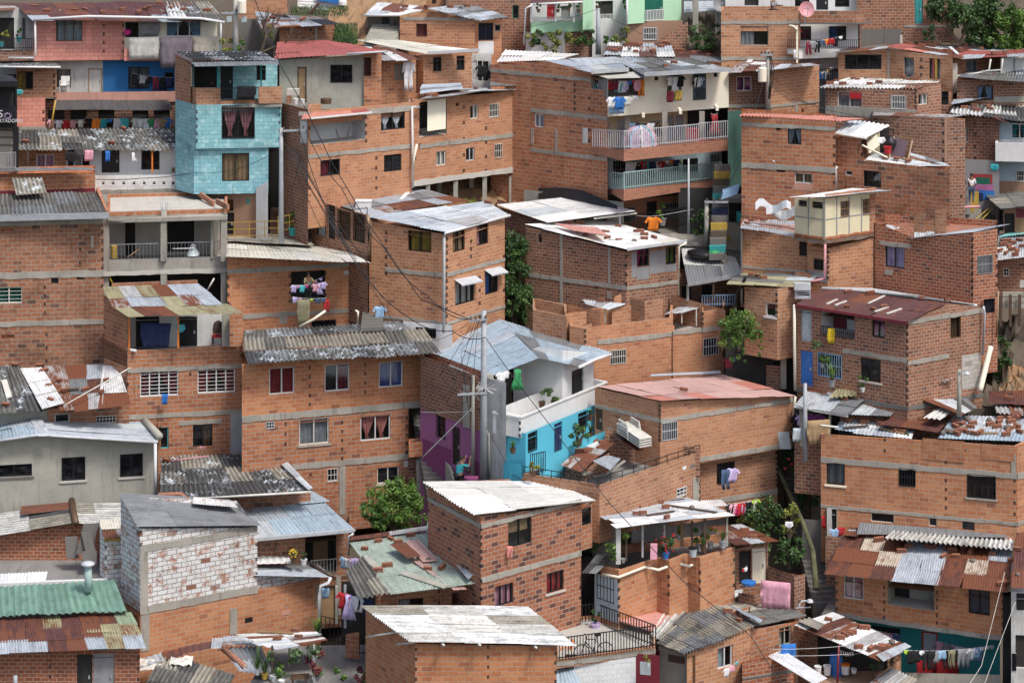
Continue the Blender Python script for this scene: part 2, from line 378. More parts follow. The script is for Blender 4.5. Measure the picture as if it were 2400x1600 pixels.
 def vents(s,px,y0,y1,n,w=5):
  0
  mb=s.ex
  for k in range(n):
   py=y0+(y1-y0)*k/max(1,n-1);i,u0,u1,z0,z1=s.rect(px-w/2,py-4.2,px+w/2,py+4.2)
   for a in range(2):
    zz=z0+(z1-z0)*(a+.05)/2;s.bx(mb,i,u0,u1,zz,zz+(z1-z0)*.36,-.006,.02)
 def hole(s,x0,y0,x1,y1,d=.14,rev=True):
  i,u0,u1,z0,z1=s.rect(x0,y0,x1,y1);L=(s.p[i+1]-s.p[i]).length
  u0=max(u0,.01);u1=min(u1,L-.01)
  s.holes.append((i,u0,u1,z0,z1,d,rev));return i,u0,u1,z0,z1
 def win(s,x0,y0,x1,y1,fr='black',cur=None,n=2,style='full',gr=None,grn=6,sill=None,glass=None,lbl=None,fw=.05,arch=False):
  i,u0,u1,z0,z1=s.hole(x0,y0,x1,y1,.16);root=s.H.root;w=u1-u0
  mb=MB();f=fw;d0,d1=.06,.12
  s.bx(mb,i,u0,u1,z0,z0+f,d0,d1);s.bx(mb,i,u0,u1,z1-f,z1,d0,d1)
  s.bx(mb,i,u0,u0+f,z0+f,z1-f,d0,d1);s.bx(mb,i,u1-f,u1,z0+f,z1-f,d0,d1)
  for k in range(1,n):
   uu=u0+w*k/n;s.bx(mb,i,uu-f/2,uu+f/2,z0+f,z1-f,d0-.01,d1)
  o=mb.build('window',fr,root)
  if lbl:o['label']=lbl
  g=MB();g.face([s.pos(i,u0,z0,.09),s.pos(i,u1,z0,.09),s.pos(i,u1,z1,.09),s.pos(i,u0,z1,.09)])
  if cur is None:g.build('pane','dglass' if glass is None else glass,o)
  else:
   g.build('pane','glass',o)
   b=MB();b.face([s.pos(i,u0-.05,z0-.05,.45),s.pos(i,u1+.05,z0-.05,.45),s.pos(i,u1+.05,z1+.05,.45),s.pos(i,u0-.05,z1+.05,.45)])
   for q in(((u0,z0),(u1,z0)),((u1,z0),(u1,z1)),((u1,z1),(u0,z1)),((u0,z1),(u0,z0))):
    (a,za),(c,zc)=q;b.face([s.pos(i,a,za,.16),s.pos(i,c,zc,.16),s.pos(i,c,zc,.45),s.pos(i,a,za,.45)])
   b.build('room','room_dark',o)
   c=MB();H_=z1-z0
   def drape(ua,ub,prof,zlo):
    m_=max(6,int((ub-ua)/.05));pr=None;ph=R.random()*6
    for k in range(m_+1):
     t=k/m_;row=[]
     for j in range(7):
      v=j/6;l,r=prof(v);uu=ua+(ub-ua)*(l+(r-l)*t);row.append(s.pos(i,uu,z1-(z1-zlo)*v,.2+.035*math.sin(t*m_*1.35+ph+.4*v)))
     if pr:
      for j in range(6):c.face([pr[j],pr[j+1],row[j+1],row[j]])
     pr=row
   um=(u0+u1)/2
   if style=='full':drape(u0+.03,um+.02,lambda v:(0,1),z0);drape(um-.02,u1-.03,lambda v:(0,1),z0)
   elif style=='left':drape(u0+.03,um,lambda v:(0,1),z0)
   elif style=='right':drape(um,u1-.03,lambda v:(0,1),z0)
   elif style=='tied':
    drape(u0+.03,um,lambda v:(.0+.35*min(v*1.2,1)**1.5,1-.45*min(v*1.2,1)**1.5+(.1 if v>.85 else 0)),z0+.05*H_)
    drape(um,u1-.03,lambda v:(.0+.35*min(v*1.2,1)**1.5,1-.45*min(v*1.2,1)**1.5+(.1 if v>.85 else 0)),z0+.05*H_)
   elif style=='sides':drape(u0+.03,um,lambda v:(0,1-.6*v),z0);drape(um,u1-.03,lambda v:(.6*v,1),z0)
   elif style=='half':drape(u0+.03,u1-.03,lambda v:(0,1),(z0+z1)/2)
   elif style=='low':drape(u0+.03,u1-.03,lambda v:(0,1),z0)
   c.build('curtain',cloth(cur),o,smooth=True)
  if gr:
   b=MB();t=.022
   for k in range(grn+1):
    uu=u0+(w-t)*k/grn;s.bx(b,i,uu,uu+t,z0,z1,-.03,-.01)
   for zz in((z0,z0+t),(z1-t,z1),((z0+z1)/2,(z0+z1)/2+t)):s.bx(b,i,u0,u1,zz[0],zz[1],-.035,-.006)
   b.build('grille',gr,o)
  if sill:
   b=MB();s.bx(b,i,u0-.08,u1+.08,z0-.08,z0-.002,-.06,.05);b.build('sill',sill,o)
  return o
 def gridwin(s,x0,y0,x1,y1,fr='white',nx=4,nz=7,cur='maroon',style='sides'):
  o=s.win(x0,y0,x1,y1,fr,cur,nx,style);i,u0,u1,z0,z1=s.rect(x0,y0,x1,y1);b=MB()
  for k in range(nz+1):
   z=z0+(z1-z0-.02)*k/nz;s.bx(b,i,u0,u1,z,z+.02,.03,.05)
  b.build('grille',fr,o);return o
 def door(s,x0,y0,x1,y1,col='white',slats=5,frame=None,lbl=None,handle=True):
  i,u0,u1,z0,z1=s.hole(x0,y0,x1,y1,.1);mb=MB();s.bx(mb,i,u0,u1,z0,z1,.06,.1)
  for k in range(slats):
   a=u0+(u1-u0)*(k+.25)/slats;s.bx(mb,i,a,a+(u1-u0)*.5/slats,z0+.1,z1-.35,.045,.061)
  o=mb.build('door',col,s.H.root)
  if lbl:o['label']=lbl
  if frame:
   f=MB();t=.06
   s.bx(f,i,u0,u0+t,z0,z1,-.01,.059);s.bx(f,i,u1-t,u1,z0,z1,-.01,.059);s.bx(f,i,u0+t,u1-t,z1-t,z1,-.01,.059);f.build('frame',frame,o)
  if handle:
   h=MB();s.bx(h,i,u1-.16,u1-.1,(z0+z1)/2-.08,(z0+z1)/2+.06,.01,.045);h.build('handle','steel',o)
  return o
 def room(s,x0,y0,x1,y1,d=1.3,wall='white',floor='concfloor',ceil='conc',name='loggia'):
  i,u0,u1,z0,z1=s.hole(x0,y0,x1,y1,d,False);mb=MB()
  q=lambda u,z,n:s.pos(i,u,z,n)
  mb.face([q(u0,z0,d),q(u1,z0,d),q(u1,z1,d),q(u0,z1,d)],mi=0)
  mb.face([q(u0,z0,0),q(u0,z0,d),q(u0,z1,d),q(u0,z1,0)],mi=0);mb.face([q(u1,z0,0),q(u1,z0,d),q(u1,z1,d),q(u1,z1,0)],mi=0)
  mb.face([q(u0,z0,0),q(u1,z0,0),q(u1,z0,d),q(u0,z0,d)],mi=1);mb.face([q(u0,z1,0),q(u1,z1,0),q(u1,z1,d),q(u0,z1,d)],mi=2)
  mb.build(name,[wall,floor,ceil],s.H.root)
  s.rm=(i,u0,u1,z0,z1,d);return s.rm
 def innerp(s,x0,y0,x1,y1,col,n=None,name='inner_door',t=.04):
  0
  i,u0,u1,z0,z1,d=s.rm
  A,U,Nn=s.frame(i);A2=A+Nn*d
  def hx(px):
   dd=(px-CX)/F;t_=(dd*A2.y-A2.x)/(U.x-dd*U.y);return t_,(A2+U*t_).y
  a,ya=hx(x0);b,yb=hx(x1);ym=(ya+yb)/2
  zz0=max(z0,-(y1-HZ)*ym/F);zz1=min(z1-.03,-(y0-HZ)*ym/F);a=max(a,u0+.02);b=min(b,u1-.02)
  mb=MB();s.bx(mb,i,a,b,zz0,zz1,d-t,d-.002);o=mb.build(name,col,s.H.root);return o
 def rail(s,x0,y0,x1,y1,col='black',n=14,off=-.03,t=.022,name='railing'):
  i,u0,u1,z0,z1=s.rect(x0,y0,x1,y1);mb=MB()
  for k in range(n+1):
   uu=u0+(u1-u0-t)*k/n;s.bx(mb,i,uu,uu+t,z0+.03,z1-.03,off,off+t)
  s.bx(mb,i,u0,u1,z1-.03,z1,off-.01,off+t+.01);s.bx(mb,i,u0,u1,z0,z0+.03,off-.005,off+t+.005)
  return mb.build(name,col,s.H.root)
class House:
 def __init__(s,name,label,px,py,Y,cat='house',group=None):
  s.blocks=[];s.root=empty(name,P(px,py,Y),label,cat,group)
 def block(s,*a,**k):return Block(s,*a,**k)
 def done(s):
  for b in s.blocks:b.build()
 def roof(s,*a,**k):return roof(*a,parent=s.root,**k)
 def box(s,name,mat,p,U,V,W):
  mb=MB();mb.box(p,U,V,W);return mb.build(name,mat,s.root)
 def tube(s,name,mat,pts,r=.05,n=8):
  mb=MB();mb.tube(pts,r,n);return mb.build(name,mat,s.root,smooth=True)
 def post(s,name,mat,px,y0,y1,Y,w=.12):
  a=P(px,y0,Y);b=P(px,y1,Y);mb=MB();mb.box(b-Vector((w/2,w/2,0)),(w,0,0),(0,w,0),(0,0,a.z-b.z));return mb.build(name,mat,s.root)
T=dict(q=(.58,.50,.40,.38),Y=(.37,.345,.2,.3),g=(.33,.42,.28,.2),Z=(.44,.48,.53,.18),ZB=(.40,.50,.58,.12),ZC=(.55,.59,.62,.25),ZR=(.46,.46,.46,.40),W=(.80,.80,.79,.05),WD=(.74,.72,.67,.2),R=(.10,.045,.04,.5),R2=(.16,.07,.05,.55),M=(.13,.055,.05,.3),FG=(.17,.165,.15,0),FD=(.085,.085,.085,0),FL=(.36,.33,.27,0),DG=(.10,.10,.105,0),FW=(.62,.61,.57,.02),PK=(.60,.38,.34,.12),RD=(.42,.12,.10,.12),SA=(.62,.25,.19,.08),GR=(.19,.33,.26,.14),GP=(.40,.47,.40,.18),CR=(.68,.65,.56,.08),YE=(.37,.345,.21,.3),BK=(.035,.035,.04,0),GY=(.22,.23,.24,.08),TQ=(.25,.6,.6,.1))
def pick(pal,rnd):
 return T[rnd.choice(pal)]
def roof(fl,fr,br,bl,pal=('Z',),mat='zinc',sw=.85,rows=2,wave=.12,amp=.016,run='down',seed=0,jit=.08,parent=None,name='roof',lift=0,und=.03,miss=0,plan=None):
 0
 rnd=random.Random(seed+len(pal)*13+int(fl.x*10));mb=MB();up=Vector((0,0,1))
 if wave>=.18:amp*=1.35
 if run=='across':fl,fr,br,bl=fl,bl,br,fr
 W_=((fr-fl).length+(br-bl).length)/2;D_=((bl-fl).length+(br-fr).length)/2
 cols=max(1,round(W_/sw));pt=lambda u,v:(fl*(1-u)+fr*u)*(1-v)+(bl*(1-u)+br*u)*v
 nrm=(fr-fl).cross(bl-fl);nrm=nrm.normalized()if nrm.length>1e-6 else up
 if nrm.z<0:nrm=-nrm
 ph=rnd.random()*6
 for j in range(rows):
  for i in range(cols):
   if plan:tint=T[plan[(rows-1-j)%len(plan)][i%len(plan[0])]]
   else:tint=pick(pal,rnd)
   if miss and rnd.random()<miss:continue
   b=1+rnd.uniform(-.1,.1);tint=(tint[0]*b,tint[1]*b,tint[2]*b,max(0,tint[3]+rnd.uniform(-.12,.12)if tint[3]>.08 else tint[3]))
   ua,ub=i/cols,(i+1)/cols+.03/W_;va,vb=j/rows-(.12/D_ if j else 0),(j+1)/rows
   if j==0:va-=rnd.uniform(0,jit)/D_*1.5
   ub=min(ub,1.02);z0=lift+.012*(j%2)+.006*(i%2)+rnd.uniform(0,.012)
   nw=max(2,int((ub-ua)*W_/wave*4));nv=3;pr=None;dp=.8;tilt=rnd.uniform(-.012,.012)
   u_off=rnd.uniform(-.01,.01)
   base=len(mb.v);cnt=0
   for k in range(nw+1):
    u=ua+(ub-ua)*k/nw
    wz=amp*math.sin(u*W_/wave*6.2832+ph);dk=.72+.3*(wz/amp)if mat.startswith('fib')and mat!='paintsheet' else .9+.12*(wz/amp)  # troughs tinted darker: wave shading painted into the colour, along with gathered dirt
    for q in range(nv+1):
     v=va+(vb-va)*q/nv
     h=z0+wz+und*math.sin(u*W_*.9+ph)*math.sin(v*D_*.8+ph*2)*.6+tilt*(q-1)
     p=pt(u+u_off*(1-q/nv)/1,v)+nrm*h;mb.v.append(tuple(p))
    if k:
     for q in range(nv):
      a=base+(k-1)*(nv+1)+q;mb.f.append((a,a+nv+1,a+nv+2,a+1));uu0=(ua+(ub-ua)*(k-1)/nw)*W_+i*3.7;uu1=(ua+(ub-ua)*k/nw)*W_+i*3.7
      v0=(va+(vb-va)*q/nv)*D_+j*5.1;v1=(va+(vb-va)*(q+1)/nv)*D_+j*5.1
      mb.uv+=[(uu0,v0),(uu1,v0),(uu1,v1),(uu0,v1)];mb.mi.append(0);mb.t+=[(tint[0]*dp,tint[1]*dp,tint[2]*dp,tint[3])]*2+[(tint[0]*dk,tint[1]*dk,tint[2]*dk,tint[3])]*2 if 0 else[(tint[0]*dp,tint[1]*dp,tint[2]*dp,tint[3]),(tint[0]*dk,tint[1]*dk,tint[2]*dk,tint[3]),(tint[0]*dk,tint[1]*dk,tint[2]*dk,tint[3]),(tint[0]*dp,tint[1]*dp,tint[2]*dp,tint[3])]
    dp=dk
 o=mb.build(name,mat,parent,smooth=True)
 o['rq']=1
 return Quad(fl,fr,br,bl,o)
class Quad:
 def __init__(s,a,b,c,d,o):s.c=(a,b,c,d);s.o=o
 def hit(s,px,py):
  d=Vector(((px-CX)/F,1,-(py-HZ)/F));best=None
  a,b,c,e=s.c
  for t in((a,b,c),(a,c,e)):
   n=(t[1]-t[0]).cross(t[2]-t[0]);den=n.dot(d)
   if abs(den)<1e-9:continue
   k=n.dot(t[0])/den;p=d*k
   ins=True
   for q in range(3):
    e1=t[(q+1)%3]-t[q]
    if n.dot(e1.cross(p-t[q]))<-1e-6:ins=False
   if ins:return p,n.normalized()if n.z>0 else-n.normalized()
   if best is None:best=(p,n.normalized()if n.z>0 else-n.normalized())
  return best
def Yb(Yf,pyf,pyb,s):
 return Yf*(s+(pyf-HZ)/F)/((pyb-HZ)/F+s)
def qroof(H,Y,fl,fr,br,bl,s=.15,Yr=None,**k):
 0
 Yr=Yr or Y
 return roof(P(fl[0],fl[1],Y),P(fr[0],fr[1],Yr),P(br[0],br[1],Yb(Yr,fr[1],br[1],s)),P(bl[0],bl[1],Yb(Y,fl[1],bl[1],s)),parent=H.root if H else None,**k)
def proof(H,a,b,c,d,**k):
 0
 return roof(P(*a),P(*b),P(*c),P(*d),parent=H.root if H else None,**k)
_bm=None
def brickmesh():
 global _bm
 if _bm:return _bm
 mb=MB();w,d,h=.38,.12,.14;mb.box((-w/2,-d/2,0),(w,0,0),(0,d,0),(0,0,h))
 for k in range(3):
  for z in(.02,.08):
   for sx in(-1,1):mb.box((sx*(w/2)+(-.001 if sx<0 else-.004),-d/2+.012+k*.036,z),(.005,0,0),(0,.026,0),(0,0,.04),1)
 for sy in(-1,1):
  for k in range(4):mb.box((-w/2+.01,sy*d/2-.003,.02+k*.03),(w-.02,0,0),(0,.006,0),(0,0,.008),1)
 o=mb.build('loose_brick',[flat('clay',(.30,.12,.07),.9,0,.4),flat('clay_dark',(.05,.025,.02),.9)],loc=(0,0,0));_bm=o.data;bpy.data.objects.remove(o);return _bm
_bm2=None
def stonemesh():
 global _bm2
 if _bm2:return _bm2
 mb=MB();rnd=random.Random(3);mb.lathe((0,0,0),[(.06,0),(.14,.03),(.15,.08),(.09,.13),(.02,.15)],8);mb.v=[(x*(1+rnd.uniform(-.2,.2)),y*(.8+rnd.uniform(-.2,.2)),z)for x,y,z in mb.v]
 o=mb.build('stone',flat('stone',(.16,.13,.11),.95,0,.4),loc=(0,0,0),smooth=True);_bm2=o.data;bpy.data.objects.remove(o);return _bm2
def bricks(q,pts,where,seed=1,sc_=1.0):
 rnd=random.Random(seed)
 for(x,y)in pts:
  p,n=q.hit(x,y);stone=rnd.random()<.12
  o=bpy.data.objects.new('stone' if stone else'loose_brick',stonemesh()if stone else brickmesh());COLL.objects.link(o);o.location=p+n*.03
  o.rotation_euler=(Vector((0,0,1)).rotation_difference(n)).to_euler();o.rotation_euler.rotate_axis('Z',rnd.uniform(-1.2,1.2)if rnd.random()<.6 else rnd.uniform(-.25,.25))
  k=sc_*rnd.uniform(.85,1.1);o.scale=(k*rnd.uniform(.75,1.05),k,k)
  tag(o,('small dark stone' if stone else'loose clay brick')+' weighing down '+where,'stone' if stone else'brick',('stones' if stone else'loose bricks')+' on '+where)
def plank(q,a,b,where,col='woodd',w=.12,name='plank',lab='weathered plank',h=.05):
 pa,n=q.hit(*a);pb,_=q.hit(*b);d=pb-pa;sd=d.cross(n).normalized()*w;mb=MB();mb.box(pa-sd/2+n*.03,d,sd,n*h)
 return tag(mb.build(name,col),lab+' lying on '+where,name.replace('_',' '),'scrap on '+where)
def leaves(mb,c,rad,n,size,rnd,dens=.0,tone=0.0,flatn=.5):
 0
 c=Vector(c);cl=[]
 k=max(4,int(n/60))
 for _ in range(k):
  th=rnd.random()*6.283;zz=rnd.uniform(-1,1);rr=math.sqrt(1-zz*zz);q=rnd.uniform(.3,1.12)**.7
  cl.append((Vector((rad[0]*rr*math.cos(th)*q,rad[1]*rr*math.sin(th)*q,rad[2]*zz*q)),rnd.uniform(.12,.42)*min(rad[0],rad[2])*1.1,rnd.uniform(0,1)))
 for a in range(n):
  cc,cr,tn=cl[a%k]
  v=Vector((rnd.gauss(0,1),rnd.gauss(0,1),rnd.gauss(0,1))).normalized()*cr*(rnd.random()**.4)
  p=c+cc+v;nn=(v.normalized()+Vector((rnd.gauss(0,.6),rnd.gauss(0,.6),rnd.gauss(0,.6)+.4))).normalized()
  a1=nn.cross(Vector((rnd.gauss(0,1),rnd.gauss(0,1),rnd.gauss(0,1)))).normalized();a2=nn.cross(a1);s=size*rnd.uniform(.6,1.3)
  t=min(1,max(0,.25+.45*tn+rnd.uniform(-.2,.25)+tone));mb.face([p-a1*s,p+a2*s*.45-a1*.1*s,p+a1*s,p-a2*s*.45+a1*.1*s],[(0,0),(1,0),(1,1),(0,1)],0,(t,t,t,0))
def bush(name,label,p,rad,n=1500,size=.09,mat='leaf',cat='bush',group=None,seed=1,trunk=True,extra=None):
 rnd=random.Random(seed);p=Vector(p);root=empty(name,p-Vector((0,0,rad[2])),label,cat,group)
 mb=MB();leaves(mb,p,rad,n,size,rnd)
 for e in(extra or[]):leaves(mb,p+Vector(e[0]),e[1],e[2],size,rnd)
 mb.build('foliage',mat,root)
 if trunk:
  t=MB()
  for k in range(5):
   q=Vector((rnd.uniform(-.6,.6)*rad[0],rnd.uniform(-.6,.6)*rad[1],rnd.uniform(.1,.6)*rad[2]));b=p-Vector((0,0,rad[2]*1.3))
   t.tube([b,b*.4+(p+q)*.6+Vector((rnd.uniform(-.1,.1),0,0)),p+q],.05+.03*rad[2],6,0,.012)
  t.build('branches',flat('bark',(.10,.075,.05),.95,0,.4),root)
 return root
def potplant(px,py,Y,label,h=.5,pot='white',mat='leaf',potsz=.14,spiky=False,seed=1,name='potted_plant',group=None,flower=None,pothang=False):
 rnd=random.Random(seed);p=P(px,py,Y);root=empty(name,p,label,'potted plant',group)
 mb=MB();r=potsz;mb.lathe(p,[(r*.7,0),(r,r*1.6),(r*1.08,r*1.6),(r*1.08,r*1.8),(r*.9,r*1.8),(r*.85,r*1.5)],12);mb.build('pot',pot,root,smooth=False)
 l=MB();c=p+Vector((0,0,r*1.7+h*.45))
 if spiky:
  for k in range(26):
   a=rnd.random()*6.283;tl=rnd.uniform(.15,.75);d=Vector((math.cos(a)*tl,math.sin(a)*tl,1)).normalized();b=p+Vector((0,0,r*1.7));sd=d.cross(Vector((0,0,1))).normalized()*.018
   m1=b+d*h*.6;e=b+d*h*1.0+Vector((math.cos(a),math.sin(a),-.6))*h*.22*tl;t=rnd.random()
   l.face([b-sd,b+sd,m1+sd,m1-sd],[(0,0)]*4,0,(t,t,t,0));l.face([m1-sd,m1+sd,e],[(0,0)]*3,0,(t,t,t,0))
 else:leaves(l,c,(h*.42,h*.42,h*.5),220,.05+.03*h,rnd)
 l.build('foliage',mat,root)
 if flower:
  fm=MB()
  for k in range(16):
   v=Vector((rnd.gauss(0,1),rnd.gauss(0,1)-.6,rnd.gauss(0,.8)+.3)).normalized();q=c+Vector((v.x*h*.45,v.y*h*.45,v.z*h*.5));fm.lathe(q,[(.008,-.03),(.045,0),(.04,.03),(.01,.04)],6)
  fm.build('flowers',cloth(flower),root)
 return root
GAR={}
def gmesh(kind):
 if kind in GAR:return GAR[kind]
 o={'shirt':[(-.13,0),(-.20,-.02),(-.36,-.22),(-.28,-.28),(-.19,-.18),(-.21,-.62),(.21,-.62),(.19,-.18),(.28,-.28),(.36,-.22),(.20,-.02),(.13,0),(0,-.05)],'longshirt':[(-.13,0),(-.2,-.02),(-.27,-.5),(-.2,-.52),(-.17,-.2),(-.2,-.68),(.2,-.68),(.17,-.2),(.2,-.52),(.27,-.5),(.2,-.02),(.13,0)],'trousers':[(-.2,0),(-.22,-.3),(-.2,-.95),(-.05,-.95),(0,-.35),(.05,-.95),(.2,-.95),(.22,-.3),(.2,0)],'shorts':[(-.2,0),(-.24,-.42),(-.03,-.42),(0,-.22),(.03,-.42),(.24,-.42),(.2,0)],'towel':[(-.28,0),(-.29,-.4),(-.27,-.75),(.27,-.73),(.29,-.4),(.28,0)],'sheet':[(-.75,0),(-.76,-.6),(-.72,-1.2),(.73,-1.15),(.76,-.6),(.75,0)],'rug':[(-.78,0),(-.78,-.5),(-.77,-1.15),(.77,-1.15),(.78,-.5),(.78,0)],'small':[(-.12,0),(-.14,-.12),(-.03,-.24),(.03,-.24),(.14,-.12),(.12,0)],'sock':[(-.04,0),(-.05,-.2),(-.03,-.3),(.1,-.3),(.1,-.24),(.04,-.18),(.04,0)],'dress':[(-.1,0),(-.16,-.02),(-.13,-.3),(-.32,-.95),(.32,-.95),(.13,-.3),(.16,-.02),(.1,0)],'overall':[(-.13,0),(-.28,-.05),(-.34,-.55),(-.26,-.56),(-.2,-.2),(-.22,-.7),(-.22,-1.5),(-.05,-1.5),(0,-.8),(.05,-1.5),(.22,-1.5),(.22,-.7),(.2,-.2),(.26,-.56),(.34,-.55),(.28,-.05),(.13,0)]}[kind]
 import bmesh
 bm=bmesh.new();vs=[bm.verts.new((x,0,z))for x,z in o];bm.faces.new(vs)
 x0=min(x for x,_ in o);x1=max(x for x,_ in o);z0=min(z for _,z in o)
 for k in range(1,9):
  x=x0+(x1-x0)*k/9;bmesh.ops.bisect_plane(bm,geom=bm.verts[:]+bm.edges[:]+bm.faces[:],plane_co=(x,0,0),plane_no=(1,0,0))
 for k in range(1,4):bmesh.ops.bisect_plane(bm,geom=bm.verts[:]+bm.edges[:]+bm.faces[:],plane_co=(0,0,z0*k/4),plane_no=(0,0,1))
 bmesh.ops.triangulate(bm,faces=bm.faces[:])
 ret=[]
 for variant in range(2):
  b2=bm.copy()
  for v in b2.verts:
   dz=-v.co.z;v.co.y+=.035*math.sin(v.co.x*22+variant*2+dz*3)*min(1,dz*3+.2);v.co.x*=1-.12*min(1,dz)*(variant);v.co.x+=.02*math.sin(dz*7+variant)
  r=bmesh.ops.solidify(b2,geom=b2.faces[:],thickness=.012)
  for f in b2.faces:f.smooth=True
  me=bpy.data.meshes.new(kind);b2.to_mesh(me);b2.free();ret.append(me)
 bm.free();GAR[kind]=ret;return ret
GM={}
KN=dict(shirt='shirt',longshirt='long-sleeved shirt',trousers='trousers',shorts='shorts',towel='towel',sheet='bed sheet',rug='rug',small='small garment',sock='sock',dress='dress',overall='overall')
def garment(kind,col,p,label,group=None,s=1.0,yaw=0,sx=1.0):
 key=(kind,col,R.randrange(2))
 if key not in GM:
  me=gmesh(kind)[key[2]].copy();me.materials.append(cloth(col));GM[key]=me
 o=bpy.data.objects.new(dict(longshirt='shirt',small='underwear',sheet='bed_sheet').get(kind,kind),GM[key]);COLL.objects.link(o);o.location=p;o.scale=(s*sx,s,s);o.rotation_euler=(R.uniform(-.05,.08),R.uniform(-.05,.05),yaw)
 return tag(o,label,'bedding' if kind=='sheet' else'rug' if kind=='rug' else'towel' if kind=='towel' else'clothing',group)
def laundry(a,b,items,place,s=.8,rope=True,sag=.06,yaw=None,col='white'):
 0
 A,B=P(*a),P(*b);n=len(items);ang=math.atan2((B-A).y,(B-A).x)
 if rope:
  r=MB();r.tube([A+(B-A)*t/8-Vector((0,0,sag*4*(t/8)*(1-t/8)))for t in range(9)],.008,5);tag(r.build('clothesline',col),'thin clothesline strung '+place,'clothesline')
 from collections import Counter
 cnt=Counter(items)
 for k,it in enumerate(items):
  c,kd=it.split();t=(k+.5)/n;p=A+(B-A)*t-Vector((0,0,sag*4*t*(1-t)))+Vector((0,-.01-.02*(k%2),0))
  lab=f'{c} {KN[kd]} hanging {place}';grp=None
  if cnt[it]>1:
   nb=[items[j].replace('small','garment').replace('longshirt','shirt')for j in(k-1,k+1)if 0<=j<n]
   lab2=f'{c} {KN[kd]} beside {nb[0]} {place}'
   lab=lab2 if len(lab2.split())<=16 else lab;grp='laundry '+place
  garment(kd,c,p,lab,grp,s*R.uniform(.9,1.08),ang if yaw is None else yaw)
def cable(pts,label,r=.014,sag=.0,group=None,col='black',name='power_cable',cat='cable'):
 ps=[P(*p)for p in pts];out=[]
 for a,b in zip(ps,ps[1:]):
  m=10
  for k in range(m):
   t=k/m;out.append(a+(b-a)*t-Vector((0,0,sag*4*t*(1-t))))
 out.append(ps[-1]);mb=MB();mb.tube(out,r,5);return tag(mb.build(name,col,smooth=True),label,cat,group)
def fence(a,b,h,n,col,label,name='metal_railing',cat='railing',t=.025,parent=None,mid=False):
 A,B=P(*a),P(*b);d=B-A;root=parent or empty(name,A,label,cat);up=Vector((0,0,h));w=d.normalized()*t;sd=Vector((-w.y,w.x,0))
 m=MB();m.box(A+up,d,sd,(0,0,t*1.2));m.box(A+Vector((0,0,.08)),d,sd,(0,0,t))
 if mid:m.box(A+up*.55,d,sd,(0,0,t))
 for k in range(n+1):m.box(A+d*(k/n),w,sd,up+Vector((0,0,.001)))
 o=m.build('railing',col,root)
 if not parent:
  o.parent=None;bpy.data.objects.remove(root);o.name=name;o.location=Vector(o['wl']);tag(o,label,cat);return o
 return root
